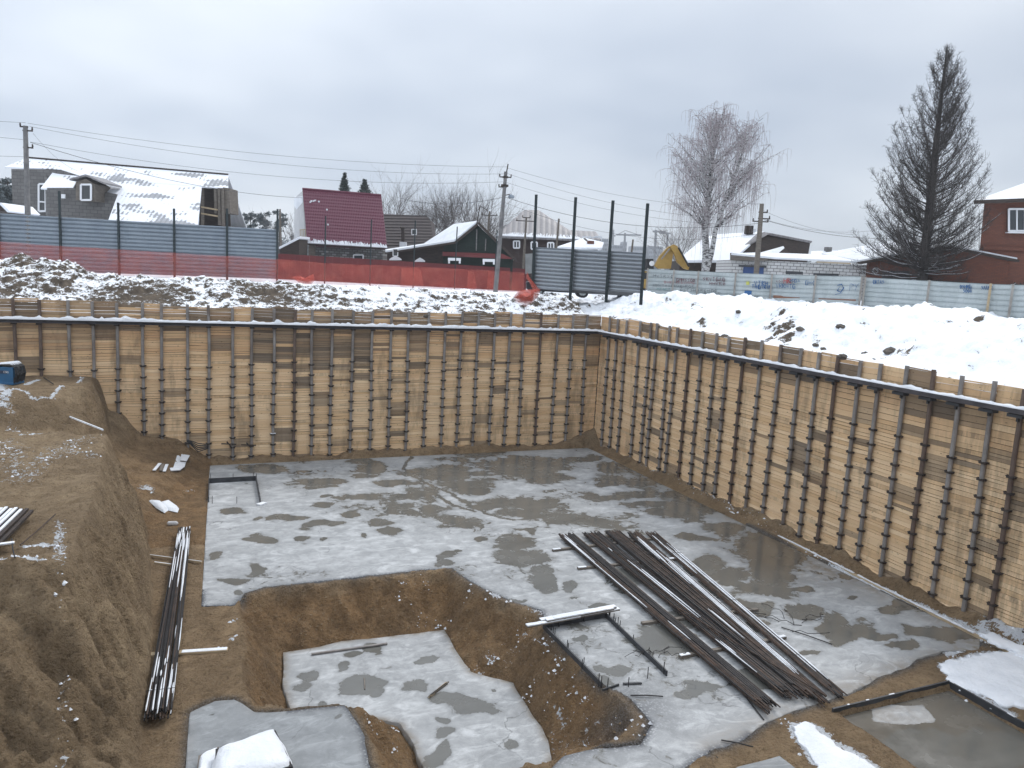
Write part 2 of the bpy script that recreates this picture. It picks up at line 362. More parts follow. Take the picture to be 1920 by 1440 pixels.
def brick_mat(name, a, b, mortar, sx, sz, msize=0.02):
    m = mat(name, a, 0.9); g = G(m); q = g.n('ShaderNodeTexBrick')
    # bricks laid along the wall: horizontal run = projection on the wall direction
    sp = g.n('ShaderNodeSeparateXYZ'); g.put(sp.inputs[0], g.pos()); u = g.math('SUBTRACT', g.math('MULTIPLY', sp.outputs[0], .917), g.math('MULTIPLY', sp.outputs[1], .40))
    cb = g.n('ShaderNodeCombineXYZ'); g.put(cb.inputs[0], u); g.put(cb.inputs[1], sp.outputs[2]); g.put(q.inputs['Vector'], cb.outputs[0])
    q.inputs['Color1'].default_value = (*a, 1); q.inputs['Color2'].default_value = (*b, 1); q.inputs['Mortar'].default_value = (*mortar, 1)
    q.inputs['Scale'].default_value = 1; q.inputs['Brick Width'].default_value = sx; q.inputs['Row Height'].default_value = sz; q.inputs['Mortar Size'].default_value = msize
    c = g.mix(g.rng(g.noise(1.5, 5, .7), .4, .7, 0, .35), q.outputs['Color'], tuple(t * .6 for t in a)); g.set(c, nrm=g.bump(q.outputs['Fac'], -.4, .02)); return m
M['greyblock'] = brick_mat('grey_block_wall', (0.125, 0.12, 0.118), (0.175, 0.17, 0.165), (0.085, 0.083, 0.08), 0.5, 0.26)
M['whiteblock'] = brick_mat('white_block_wall', (0.60, 0.60, 0.60), (0.5, 0.49, 0.48), (0.12, 0.115, 0.11), 0.42, 0.21, 0.02)
M['whiteblock_old'] = brick_mat('mixed_block_wall', (0.36, 0.36, 0.36), (0.10, 0.10, 0.10), (0.07, 0.065, 0.06), 0.42, 0.21, 0.03)
M['redbrick'] = brick_mat('red_brick_wall', (0.18, 0.06, 0.034), (0.13, 0.045, 0.028), (0.08, 0.045, 0.035), 0.26, 0.085, 0.012)
M['brownbrick'] = brick_mat('brown_brick_wall', (0.065, 0.042, 0.037), (0.05, 0.033, 0.03), (0.04, 0.03, 0.028), 0.26, 0.085, 0.01)
M['beige'] = varied('beige_plaster', (0.33, 0.27, 0.19), (0.4, 0.33, 0.24), 1)
M['paleplaster'] = varied('pale_plaster', (0.45, 0.45, 0.46), (0.55, 0.55, 0.55), 1)
M['darkwood'] = wood('dark_boarding', (0.022, 0.017, 0.015), (0.06, 0.042, 0.034))
def roofmat(name, a, b, snow=0.0, axis_scale=6.0, rib=True):
    m = mat(name, a, 0.5); g = G(m)
    sp = g.n('ShaderNodeSeparateXYZ'); g.put(sp.inputs[0], g.pos()); u = g.math('SUBTRACT', g.math('MULTIPLY', sp.outputs[0], .917), g.math('MULTIPLY', sp.outputs[1], .40))
    rb = g.math('SINE', g.math('MULTIPLY', u, axis_scale)); nn = g.noise(0.42, 5, .6, g.mapv((.7, .7, 3.0)))
    c = g.mix(g.rng(g.noise(3, 4), .3, .7), a, b)
    c = g.mix(g.rng(rb, -1, -.4, .35, 0), c, tuple(t * .4 for t in a))
    if snow > 0:
        f = g.math('ADD', g.math('ADD', nn, g.math('MULTIPLY', rb, .028)), snow - .5); sm = g.rng(f, .49, .52)
        c = g.mix(sm, c, (0.82, 0.85, 0.9)); g.set(c, g.rng(sm, 0, 1, .5, .75), g.bump(g.math('ADD', g.math('MULTIPLY', rb, .3), sm), .5, .06))
    else: g.set(c, .45, g.bump(rb, .5, .04))
    return m
M['roof_snow'] = roofmat('snowy_corrugated_roof', (0.30, 0.31, 0.33), (0.38, 0.39, 0.41), 0.565, 20)
M['roof_snow2'] = roofmat('snow_covered_roof', (0.2, 0.2, 0.2), (0.28, 0.28, 0.28), 0.85, 9)
M['roof_grey'] = roofmat('grey_tile_roof', (0.20, 0.19, 0.195), (0.24, 0.23, 0.235), 0.25, 12)
M['roof_brown'] = varied('dark_brown_roof', (0.045, 0.036, 0.036), (0.065, 0.052, 0.05), 2)
M['roof_red'] = mat('burgundy_roof', (0.105, 0.014, 0.036), 0.45)
M['bark_dark'] = varied('dark_bark', (0.02, 0.017, 0.016), (0.05, 0.042, 0.038), 3, 0.95)
M['twig_dark'] = mat('dark_twigs', (0.04, 0.033, 0.03), 0.9)
M['twig_snow'] = mat('snow_dusted_twigs', (0.5, 0.5, 0.52), 0.9)
M['twig_birch'] = mat('purple_brown_twigs', (0.33, 0.29, 0.30), 0.9)
M['twig_grey'] = mat('grey_brown_twigs', (0.12, 0.105, 0.10), 0.9)
def birch_mat():
    m = mat('birch_bark', (0.5, 0.5, 0.5), 0.85); g = G(m); v = g.noise(4, 5, .7, g.mapv((.8, .8, 2.5)))
    g.set(g.mix(g.rng(v, .48, .56), (0.5, 0.5, 0.5), (0.035, 0.03, 0.03))); return m
M['birch'] = birch_mat()
M['needle'] = varied('dark_needles', (0.010, 0.020, 0.016), (0.03, 0.045, 0.036), 1.5, 0.9)
M['pineneedle'] = varied('grey_green_pine_needles', (0.04, 0.055, 0.055), (0.13, 0.155, 0.165), 1.2, 0.9)
def net_mat():
    m = mat('orange_netting', (0.62, 0.055, 0.035), 0.7); g = G(m)
    tr = g.n('ShaderNodeBsdfTransparent'); ms = g.n('ShaderNodeMixShader')
    f = g.rng(g.noise(1.3, 5, .7), .3, .7, 0.20, 0.46); g.put(ms.inputs[0], f); g.put(ms.inputs[1], tr.outputs[0]); g.put(ms.inputs[2], g.b.outputs[0])
    g.put(g.t.nodes['Material Output'].inputs[0], ms.outputs[0])
    g.set(g.mix(g.rng(g.noise(3, 4), .3, .7), (0.46, 0.06, 0.045), (0.62, 0.15, 0.10))); return m
M['net'] = net_mat()
M['netdense'] = varied('crumpled_orange_net', (0.52, 0.07, 0.045), (0.72, 0.2, 0.14), 5, 0.7, 0.8, 9)
M['blue'] = varied('blue_painted_steel', (0.012, 0.085, 0.19), (0.02, 0.12, 0.25), 3, 0.45)
M['bluedoor'] = mat('blue_door_paint', (0.03, 0.07, 0.2), 0.6)
M['yellow'] = varied('worn_yellow_paint', (0.26, 0.155, 0.03), (0.40, 0.25, 0.06), 2, 0.5)
M['conc_pole'] = varied('concrete_pole', (0.10, 0.10, 0.105), (0.2, 0.195, 0.19), 3, 0.9)
M['wire'] = mat('black_wire', (0.03, 0.032, 0.036), 0.6)

# ================================================================== GROUND
# plan outlines (metres, pit-floor level)
HOLE = [(1.5, 21.5), (2.4, 21.8), (4.37, 21.82), (7.7, 21.75), (7.95, 20.39), (8.61, 18.84), (9.12, 18.15), (8.85, 17.5), (8.95, 14.3), (8.95, 12.9), (8.3, 12.4), (7.66, 12.25), (6.68, 12.1), (4.0, 12.2), (3.4, 12.6), (3.4, 14.05), (3.3, 15.1), (3.1, 15.4), (2.1, 15.5), (1.35, 15.9), (1.25, 17), (1.4, 19), (1.4, 20.8)]
PFLOOR = [(2.54, 20.44), (4.16, 20.58), (7.15, 20.51), (7.08, 17.96), (7.94, 17.11), (7.85, 15), (7.5, 13.75), (6.3, 13.3), (4.7, 13.2), (4.75, 14.5), (4.7, 16.3), (4.0, 16.75), (2.31, 16.9), (2.33, 18.5)]
SLAB = [(1.25, 36.25), (20.6, 36.2), (20.45, 30), (20.35, 22), (20.25, 13.2), (19.6, 12.7), (18.6, 13.0), (17.48, 12.86), (16.83, 12.60), (15.6, 12.5), (14.54, 12.16), (12.9, 12.0), (11.58, 11.85), (10.6, 11.45), (9.85, 11.4), (9.2, 11.1), (8.4, 11.0), (7.5, 10.3), (6.0, 9.5), (5.0, 9.8), (6.0, 11.6), (6.9, 12.15), (7.7, 12.2), (8.5, 12.05), (9.15, 12.6), (9.3, 13.6), (9.0, 14.3), (8.95, 17.4), (9.3, 18.25), (8.75, 18.95), (8.1, 20.4), (7.85, 21.9), (4.37, 21.98), (2.3, 21.95), (1.6, 21.7), (1.3, 21.05), (0.5, 21.2)]
NEAR = [(0.14, 16.02), (0.61, 16.25), (1.0, 16.2), (1.41, 15.6), (2.1, 15.4), (3.2, 15.3), (3.32, 14.05), (3.25, 12.6), (3.3, 9), (-0.2, 9)]
FORMED = [(13.45, 11.6), (17.02, 11.6), (17.0, 7.0), (13.4, 7.0)]
SMALL = [tuple(at(*p)[:2]) for p in ((1380, 1438), (1462, 1418), (1500, 1447), (1440, 1500), (1330, 1500))]
BT = [(-2.2, 28.2), (-2.05, 24), (-1.95, 20), (-2.1, 16.5), (-3.2, 16.8), (-15, 17.5), (-15, 28), (-5, 29.3), (-3.4, 28.8)]
BB = [(-1.5, 29.6), (-1.0, 27.6), (-0.72, 22.9), (-0.62, 18.2), (-0.72, 15.1), (-0.6, 13.2), (-1.2, 12.2), (-15, 11.6), (-15, 31), (-5, 31.2)]
AT = [(-3.3, 36.9), (-3.25, 35.2), (-3.55, 33.9), (-4.2, 33.7), (-4.9, 32.9), (-6, 32.9), (-15, 32.3), (-15, 37)]
AB = [(-2.85, 37), (-2.6, 34.2), (-3.1, 32.4), (-4.5, 31.8), (-6, 31), (-15, 30.3), (-15, 37.2)]
RSLAB = ragged(SLAB, 0.22, 0.055, 3, keep=(0, 1, 2, 3, 36)); RPF = ragged(PFLOOR, 0.2, 0.06, 8); RNEAR = ragged(NEAR, 0.2, 0.05, 12, keep=(7, 8, 9))

def seg_d(x, y, pts):
    D = np.full(np.shape(x), 1e9)
    for i in range(len(pts) - 1):
        ax, ay = pts[i][:2]; bx, by = pts[i + 1][:2]; ex, ey = bx - ax, by - ay
        t = np.clip(((x - ax) * ex + (y - ay) * ey) / (ex * ex + ey * ey + 1e-12), 0, 1); D = np.minimum(D, np.hypot(x - ax - t * ex, y - ay - t * ey))
    return D
def blend(x, y, inner, outer, wob=0.0, s=0):
    a, ia, *_ = sdist(x, y, inner); b, ib, *_ = sdist(x, y, outer)
    a = np.where(ia, 0, a); b = np.where(ib, b, 0)
    t = b / (a + b + 1e-6)
    if wob: t = np.where((t > 0) & (t < 1), np.clip(t + fbm(x, y, 0.7, 4, s) * wob * np.sin(np.pi * np.clip(t, 0, 1)), 0, 1), t)
    return t
def ground_h(x, y):
    sh = x.shape; x = x.ravel(); y = y.ravel()
    base = 0.02 + 0.06 * fbm(x, y, 1.1, 5, 1) + 0.05 * fbm(x, y, .25, 3, 2)
    # spoil slope in the left back corner
    q = x + (YB - y) * 0.25 + 0.25 * fbm(x, y, 2.0, 3, 9)
    sl = np.interp(q, [-8, -4.5, -3.2, -2.3, -1.43, -0.4, .29, 1.07, 1.6], [3.0, 2.9, 2.7, 2.25, 1.25, .8, .62, .12, 0]) * sst(24, 29, y)
    h = base + sl + 0.1 * fbm(x, y, .8, 4, 4) * (sl > .05)
    # soil piled against the wall feet
    h += 0.28 * np.exp(-((XR - x) / .42) ** 2) * (1 + 1.4 * fbm(x, y, .9, 3, 21)) + 0.24 * np.exp(-((YB - y) / .38) ** 2) * (1 + 1.4 * fbm(x, y, .9, 3, 22))
    h += 0.55 * np.exp(-(((XR - x) / 1.5) ** 2 + ((YB - y) / .7) ** 2))
    tA = blend(x, y, AT, AB, .35, 5); tB = blend(x, y, BT, BB, .0, 6)
    # runnels down the cut face of the block
    rn = np.abs(vn(y * 1.5 + x * 1.1, x * .25, 40)) * 1.0 + .7 * np.abs(vn(y * 3.6 + x * 2.2, x * .9, 41)) + .6 * fbm(x, y, .5, 4, 42)
    tBm = np.where((tB > 0) & (tB < 1), np.clip(tB + (rn - .45) * .40 * np.sin(np.pi * tB), 0, 1), tB)
    topB = 3.3 + 0.18 * fbm(x, y, 2.2, 4, 10) + .10 * fbm(x * .6, y, .5, 4, 11) + .06 * fbm(x, y, .16, 2, 12)
    topA = 4.05 + 0.1 * fbm(x, y, 2, 3, 14) + .04 * fbm(x, y, .4, 3, 15)
    pr = lambda t: np.clip(t, 0, 1) ** 0.85
    h = np.maximum(h, h * (1 - pr(tBm)) + topB * pr(tBm)); h = np.maximum(h, h * (1 - pr(tA)) + topA * pr(tA))
    tH = blend(x, y, PFLOOR, HOLE, .38, 7)
    hh = pr(tH) * 1.42; h = h * (1 - pr(tH)) - hh + np.where((tH > .02) & (tH < 1), .16 * fbm(x, y, .6, 4, 18) + .09 * fbm(x, y, .2, 3, 19), 0)
    # sunk under the concrete
    for poly, z in ((RSLAB, -.16), (RNEAR, -.16), (FORMED, -.3), (SMALL, -.14)):
        d, ins, *_ = sdist(x, y, poly); sdv = np.where(ins, d, -d); k = sst(-.02, .07, sdv)
        h = np.where(h > z, h * (1 - k) + z * k, h)
    d, ins, *_ = sdist(x, y, RPF); k = sst(-.05, .05, np.where(ins, d, -d)); h = h * (1 - k) + (-1.5) * k
    # near bank under the photographer
    yb = 2.6 + .3 * fbm(x, y, 2.5, 3, 30); kb = sst(0, 2.0, yb - y); h = h * (1 - kb) + 7.7 * kb
    return h.reshape(sh), tB.reshape(sh), tA.reshape(sh), tH.reshape(sh)
def blobs(x, y, L, z=0.0):
    """field > .5 inside ellipses measured on plane z; L rows px,py,rx,ry"""
    f = np.zeros(x.shape)
    wx = x + 0.55 * fbm(x, y, 1.3, 4, 61); wy = y + 0.8 * fbm(x, y, 1.3, 4, 62)
    for px, py, rx, ry in L:
        c = at(px, py, z); a = at(px + rx, py, z) - c; b = at(px, py - ry, z) - c
        det = a[0] * b[1] - a[1] * b[0]; ux = wx - c[0]; uy = wy - c[1]
        s_ = (ux * b[1] - uy * b[0]) / det; t_ = (-ux * a[1] + uy * a[0]) / det
        r = np.sqrt(s_ ** 2 + t_ ** 2); f = np.maximum(f, 1 - .5 * r)
    return f
def set_attrs(me, d):
    for k, v in d.items(): a = me.attributes.new(k, 'FLOAT', 'POINT'); a.data.foreach_set('value', np.asarray(v, np.float32).ravel())
def grid_mesh(name, X, Y, Z, material, attrs, faces_mask=None, smooth=True):
    ny, nx = X.shape; idx = np.arange(nx * ny).reshape(ny, nx)
    q = np.stack([idx[:-1, :-1], idx[:-1, 1:], idx[1:, 1:], idx[1:, :-1]], -1).reshape(-1, 4)
    if faces_mask is not None: q = q[faces_mask.ravel()]
    co = np.stack([X, Y, Z], -1).reshape(-1, 3)
    used = np.unique(q); rem = -np.ones(len(co), int); rem[used] = np.arange(len(used)); co = co[used]; q = rem[q]
    me = bpy.data.meshes.new(name); me.vertices.add(len(co)); me.vertices.foreach_set('co', co.astype(np.float32).ravel())
    me.loops.add(q.size); me.loops.foreach_set('vertex_index', q.ravel().astype(np.int32)); me.polygons.add(len(q))
    me.polygons.foreach_set('loop_start', np.arange(0, q.size, 4, dtype=np.int32)); me.polygons.foreach_set('loop_total', np.full(len(q), 4, np.int32))
    me.update(calc_edges=True); me.validate()
    set_attrs(me, {k: np.asarray(v).ravel()[used] for k, v in attrs.items()}); me.materials.append(material)
    if smooth: me.polygons.foreach_set('use_smooth', np.ones(len(q), bool))
    o = bpy.data.objects.new(name, me); COL.objects.link(o); return o

SN_LINES = []   # snow lying along edges
def snowline(pts, z, wd, st): SN_LINES.append(([tuple(at(a, b, z)[:2]) for a, b in pts], wd, st))
snowline([(0, 740), (30, 728), (60, 735), (95, 733), (118, 722)], 4.05, .09, .62); snowline([(145, 715), (155, 708)], 4.05, .1, .5)
snowline([(40, 812), (80, 805), (120, 804), (170, 806), (195, 812)], 3.3, .12, .6)
snowline([(0, 770), (20, 800), (40, 812)], 3.0, .3, .5); snowline([(52, 775), (72, 765)], 2.9, .15, .7)
snowline([(30, 900), (80, 865), (120, 845), (150, 823)], 3.3, .8, .31)
snowline([(0, 850), (15, 830), (30, 880)], 3.3, .9, .30); snowline([(95, 840), (170, 855)], 3.3, .4, .34)
snowline([(0, 1052), (35, 1046), (75, 1050)], 3.3, .12, .62); snowline([(60, 1015), (85, 1013), (105, 1018)], 3.3, .22, .6)
snowline([(113, 1050), (116, 1180), (118, 1330)], 2.4, .16, .42)
for a, b, z, r, s_ in ((1000, 1180, -.5, .5, .4), (925, 1150, -.5, .35, .5), (915, 1210, -.6, .4, .5), (985, 1170, -.2, .25, .45), (1050, 1290, -.4, .6, .45), (1010, 1260, -.6, .5, .35), (1110, 1330, -.2, .4, .45), (800, 1085, -.1, .3, .4), (760, 1090, -.1, .3, .32), (1130, 1390, -.2, .35, .45), (880, 1105, -.1, .12, .5), (1090, 1300, -.2, .3, .45), (745, 1120, -.5, .3, .2), (730, 1360, -.6, .3, .35), (700, 1325, -.1, .25, .5), (735, 1340, -.8, .15, .5), (1150, 1385, -.1, .3, .4), (1210, 1432, 0, .3, .5), (432, 1200, 0, .16, .42), (432, 1170, 0, .12, .42), (275, 940, .1, .4, .5), (350, 910, .3, .3, .3), (1240, 1440, 0, .3, .4), (1180, 1425, 0, .2, .3), (420, 1215, 0, .15, .3)):
    c = at(a, b, z); SN_LINES.append(([tuple(c[:2]), tuple(c[:2] + .01)], r, s_))
snowline([(1560, 1060), (1700, 1125), (1800, 1170), (1880, 1210), (1950, 1240)], .05, .28, .62)
snowline([(1200, 870), (1350, 940), (1450, 990), (1560, 1050)], .2, .3, .28)
snowline([(1850, 1180), (1900, 1200), (1960, 1230)], .1, .5, .6)
for ring in ([(1487, 1357), (1530, 1360), (1560, 1388), (1600, 1410), (1645, 1440)], [(1487, 1357), (1500, 1385), (1530, 1430)], [(1768, 1245), (1815, 1230), (1850, 1224), (1900, 1220)], [(1768, 1250), (1800, 1292), (1850, 1314), (1900, 1338)], [(1780, 1225), (1830, 1200), (1850, 1195)]): snowline(ring, .03, .17, .62)
snowline([(560, 850), (800, 842), (1000, 835)], .1, .15, .15)

def make_ground():
    xs = np.concatenate([np.arange(-15, -5.5, .15), np.arange(-5.5, 10.2, .06), np.arange(10.2, XR + .05, .1)])
    ys = np.concatenate([np.arange(-6, 5, .25), np.arange(5, 8.5, .25), np.arange(8.5, 24, .06), np.arange(24, YB + .1, .09)])
    X, Y = np.meshgrid(xs, ys); Z, tB, tA, tH = ground_h(X, Y)
    gx = np.gradient(Z, axis=1) / np.gradient(X, axis=1); gy = np.gradient(Z, axis=0) / np.gradient(Y, axis=0)
    red = np.clip(sst(0, .2, tH) + .75 * sst(2.6, .5, Z) * (X < 1.3) * (Y > 26) + .35 * (Z > -.2) * (Z < .3), 0, 1)
    red = np.clip(red - .8 * (tB > .02), 0, 1)
    snow = np.zeros(X.shape)
    for pts, r, st in SN_LINES:
        if len(pts) >= 2: snow = np.maximum(snow, (st + .05) * np.exp(-(seg_d(X, Y, pts) / r) ** 2) * (1.1 if 1 else 0))
    snow = np.maximum(snow, .36 * (fbm(X, Y, 1.0, 3, 79) > .05) * ((tH > 0.05) & (tH < .98) & (X > 6.5)))
    d, ins, *_ = sdist(X, Y, RSLAB); grv = np.exp(-(d / .16) ** 2).reshape(X.shape) * (X > 1.5) * (Y < 23) * (fbm(X, Y, .8, 3, 77) > -.25)
    d, ins, *_ = sdist(X, Y, RNEAR); grv = np.maximum(grv, .7 * np.exp(-(d / .12) ** 2).reshape(X.shape))
    c = at(1160, 1330); grv = np.maximum(grv, .8 * np.exp(-(((X - c[0]) / .5) ** 2 + ((Y - c[1]) / .6) ** 2)))
    o = grid_mesh('pit_ground', X, Y, Z, M['soil'], dict(red=red, snow=snow, gravel=grv)); return tag(o, kind='structure')
make_ground()

def sheet(name, poly, z, res, material, attrs_fn, thick=0.2, zf=None, kind='structure', smooth=False):
    xs_ = [p[0] for p in poly]; ys_ = [p[1] for p in poly]
    X, Y = np.meshgrid(np.arange(min(xs_) - res, max(xs_) + 2 * res, res), np.arange(min(ys_) - res, max(ys_) + 2 * res, res))
    d, ins, nx, ny = sdist(X, Y, poly); ins = ins.reshape(X.shape)
    cm = ins[:-1, :-1] | ins[:-1, 1:] | ins[1:, 1:] | ins[1:, :-1]
    # slide the outermost vertices onto the outline, for a clean edge
    fx = X.ravel().copy(); fy = Y.ravel().copy(); o_ = ~ins.ravel(); fx[o_] = nx[o_]; fy[o_] = ny[o_]
    fx = fx.reshape(X.shape); fy = fy.reshape(X.shape)
    dd = d.reshape(X.shape) * ins; Z = np.full(X.shape, float(z)) if zf is None else zf(fx, fy, dd)
    o = grid_mesh(name, fx, fy, Z, material, attrs_fn(fx, fy) if attrs_fn else {}, cm, smooth)
    import bmesh
    bm = bmesh.new(); bm.from_mesh(o.data); bmesh.ops.remove_doubles(bm, verts=bm.verts, dist=1e-5)
    ed = [e for e in bm.edges if e.is_boundary]; r = bmesh.ops.extrude_edge_only(bm, edges=ed)
    for v_ in [q for q in r['geom'] if isinstance(q, bmesh.types.BMVert)]: v_.co.z = z - thick
    bmesh.ops.recalc_face_normals(bm, faces=bm.faces)
    bm.to_mesh(o.data); bm.free()
    return tag(o, kind=kind)
PUD = [(494, 879, 50, 10), (567, 884, 17, 4), (600, 903, 42, 8), (600, 915, 30, 4), (623, 934, 10, 3), (612, 951, 20, 5), (676, 932, 22, 7), (701, 880, 32, 12), (690, 895, 20, 3), (686, 866, 32, 6), (740, 907, 45, 8), (760, 932, 26, 5), (805, 954, 15, 7), (658, 966, 28, 8), (713, 980, 22, 9), (740, 996, 20, 8), (604, 986, 36, 7), (533, 974, 34, 7), (426, 957, 28, 7), (494, 1015, 24, 9), (573, 1010, 24, 6), (686, 1008, 9, 3), (620, 1012, 8, 3), (483, 973, 13, 4), (397, 1046, 13, 6), (479, 1068, 17, 12), (440, 1086, 32, 6), (444, 1104, 11, 5), (845, 1038, 12, 6), (832, 1050, 10, 6), (897, 980, 12, 10), (901, 1007, 15, 5), (967, 1013, 45, 14), (983, 1043, 58, 20), (1014, 1086, 27, 22), (990, 992, 11, 5), (951, 1121, 14, 4), (834, 879, 42, 10), (905, 851, 50, 7), (990, 875, 70, 20), (889, 914, 45, 12), (936, 945, 55, 12), (1014, 949, 48, 14), (1033, 898, 55, 11), (975, 965, 48, 8), (897, 886, 20, 5), (1108, 976, 32, 8), (1210, 947, 60, 6), (1279, 951, 30, 9), (1366, 991, 50, 11), (1440, 1024, 78, 28), (1447, 1060, 48, 27), (1301, 1009, 38, 6), (1312, 1058, 42, 16), (1356, 1075, 46, 12), (1286, 1075, 15, 12), (1377, 1093, 22, 9), (1440, 1093, 33, 9), (1494, 1100, 20, 9), (1410, 1137, 42, 11), (1516, 1144, 46, 10), (1418, 1173, 30, 18), (1567, 1173, 38, 22), (1571, 1195, 42, 16), (1520, 1228, 18, 9), (1323, 1106, 8, 5), (1583, 1076, 20, 5), (1586, 1115, 15, 3), (1690, 1143, 40, 12), (1760, 1190, 48, 14), (1790, 1185, 60, 12), (1705, 1214, 36, 9), (1614, 1183, 45, 16), (1660, 1195, 38, 9), (1075, 1197, 22, 8), (1140, 1245, 42, 12), (1120, 1270, 20, 8), (1294, 1286, 42, 20), (1140, 878, 24, 9), (1185, 930, 40, 7), (1140, 905, 30, 6), (1240, 900, 26, 5), (1100, 860, 40, 6), (1075, 1100, 20, 10), (1120, 1140, 25, 9), (1250, 1200, 60, 30), (1400, 1270, 60, 20), (1320, 1110, 40, 20), (1200, 1080, 60, 25)]
CRK = [[(772, 852), (760, 875), (768, 890), (800, 905), (845, 925), (880, 945), (905, 962)], [(905, 962), (960, 975), (1040, 968)], [(820, 930), (850, 945), (885, 960)], [(822, 1062), (830, 1045), (855, 1032)]]
def slab_attrs(x, y):
    wet = blobs(x, y, PUD)
    zone = blobs(x, y, [(1000, 915, 240, 55), (1250, 935, 150, 30), (1440, 1130, 160, 50)])
    wet = np.maximum(wet, np.where(zone > .3, .37 + .12 * sst(.3, .9, zone) + .52 * fbm(x * .8, y, 1.5, 4, 91), 0))
    wet = np.maximum(wet, .36 + .3 * fbm(x, y, 2.2, 4, 92))
    for c in CRK:
        q = [at(a, b)[:2] for a, b in c]; d = seg_d(x + .25 * fbm(x, y, .7, 3, 93), y + .25 * fbm(x, y, .7, 3, 94), q); wet = np.maximum(wet, .72 * np.exp(-(d / .16) ** 2))
    dirt = .65 * np.exp(-((YB - y) / .7) ** 2) + .8 * np.exp(-((20.5 - x) / .8) ** 2) * (y < 33)
    c = at(1450, 1045); dirt = dirt + .85 * np.exp(-(((x - c[0]) / 1.8) ** 2 + ((y - c[1]) / 2.6) ** 2))
    dirt = dirt + .75 * np.exp(-(seg_d(x, y, [(10, 11.3), (13, 11.9), (17, 12.6), (20.3, 12.9)]) / .5) ** 2)
    d, ins, *_ = sdist(x, y, RSLAB); cr_ = np.exp(-(d.reshape(x.shape) / .13) ** 2) * (y < 22.3) * (x < 11) * (y > 9)
    c = at(1190, 1320); cr_ = np.maximum(cr_, .8 * np.exp(-(((x - c[0]) / .8) ** 2 + ((y - c[1]) / .9) ** 2)))
    c = at(1060, 1420); cr_ = np.maximum(cr_, .6 * np.exp(-(((x - c[0]) / 1.2) ** 2 + ((y - c[1]) / .3) ** 2)))
    return dict(wet=wet, dirt=np.clip(dirt, 0, 1), crush=np.clip(cr_, 0, 1))
sheet('concrete_floor', RSLAB, 0.0, 0.085, M['concrete'], slab_attrs)
PUD2 = [(567, 1259, 25, 15), (553, 1288, 20, 14), (646, 1222, 20, 7), (635, 1248, 13, 12), (690, 1219, 20, 11), (697, 1286, 46, 20), (726, 1306, 20, 11), (609, 1319, 15, 5), (808, 1235, 15, 8), (792, 1291, 17, 12), (843, 1313, 35, 13), (897, 1328, 38, 17), (817, 1370, 22, 9), (828, 1352, 14, 6), (821, 1405, 22, 20), (963, 1390, 13, 8), (911, 1289, 4, 2)]
def pit_attrs(x, y):
    d, ins, *_ = sdist(x, y, RPF)
    return dict(wet=np.maximum(blobs(x, y, PUD2, -1.3), .3 + .2 * fbm(x, y, 2, 4, 96)), dirt=.9 * np.exp(-(d.reshape(x.shape) / .14) ** 2), crush=np.zeros(x.shape))
sheet('concrete_floor', RPF, -1.3, 0.06, M['concrete'], pit_attrs)
def near_attrs(x, y):
    d, ins, *_ = sdist(x, y, RNEAR)
    return dict(wet=np.maximum(blobs(x, y, [(652, 1340, 6, 3), (420, 1340, 4, 2)]), .3 + .2 * fbm(x, y, 1.4, 4, 97)), dirt=.2 * np.exp(-(d.reshape(x.shape) / .12) ** 2), crush=np.exp(-(d.reshape(x.shape) / .10) ** 2) * (x > 2))
sheet('concrete_floor', RNEAR, 0.0, 0.06, M['concrete_near'], near_attrs)
def formed_attrs(x, y):
    dry = blobs(x, y, [(1700, 1340, 60, 26), (1650, 1325, 30, 10)], -.1); old = blobs(x, y, [(1800, 1420, 130, 45)], -.1)
    return dict(wet=np.clip(.80 - .62 * sst(.38, .66, dry), 0, 1), dirt=.55 * (1 - sst(.45, .52, old)), crush=.5 * sst(.45, .52, old))
sheet('concrete_floor', FORMED, -0.10, 0.06, M['concrete'], formed_attrs)
sheet('concrete_floor', ragged(SMALL, .2, .02), 0.0, 0.06, M['concrete_near'], lambda x, y: dict(wet=.2 + 0 * x, dirt=.1 + 0 * x, crush=0 * x))
# snow lying on the pit ground
def snowpatch(pxs, z, name='snow', hmax=.05, res=.035, amp=.1):
    poly = ragged(ragged([tuple(at(*p, z)[:2]) for p in pxs], .1, amp, 33), .04, .11, 37, (), .28)
    return sheet(name, poly, z, res, M['snow'], None, .04, lambda x, y, d: z + .01 + hmax * (1 - np.exp(-(d / .12))) * (1 + .5 * fbm(x, y, .5, 3, 44)), kind='stuff', smooth=True)
snowpatch([(1487, 1357), (1512, 1358), (1532, 1362), (1548, 1380), (1570, 1388), (1590, 1402), (1605, 1412), (1625, 1424), (1645, 1442), (1640, 1470), (1560, 1460), (1545, 1440), (1528, 1425), (1512, 1402), (1500, 1385)], .05)
snowpatch([(1768, 1245), (1800, 1240), (1815, 1232), (1850, 1226), (1890, 1220), (1925, 1222), (1990, 1250), (2000, 1340), (1935, 1322), (1900, 1335), (1880, 1325), (1850, 1312), (1800, 1290), (1780, 1272)], .06)
snowpatch([(1838, 1190), (1870, 1192), (1900, 1205), (1930, 1215), (1980, 1240), (1930, 1235), (1890, 1215), (1862, 1208)], .14, amp=.14)

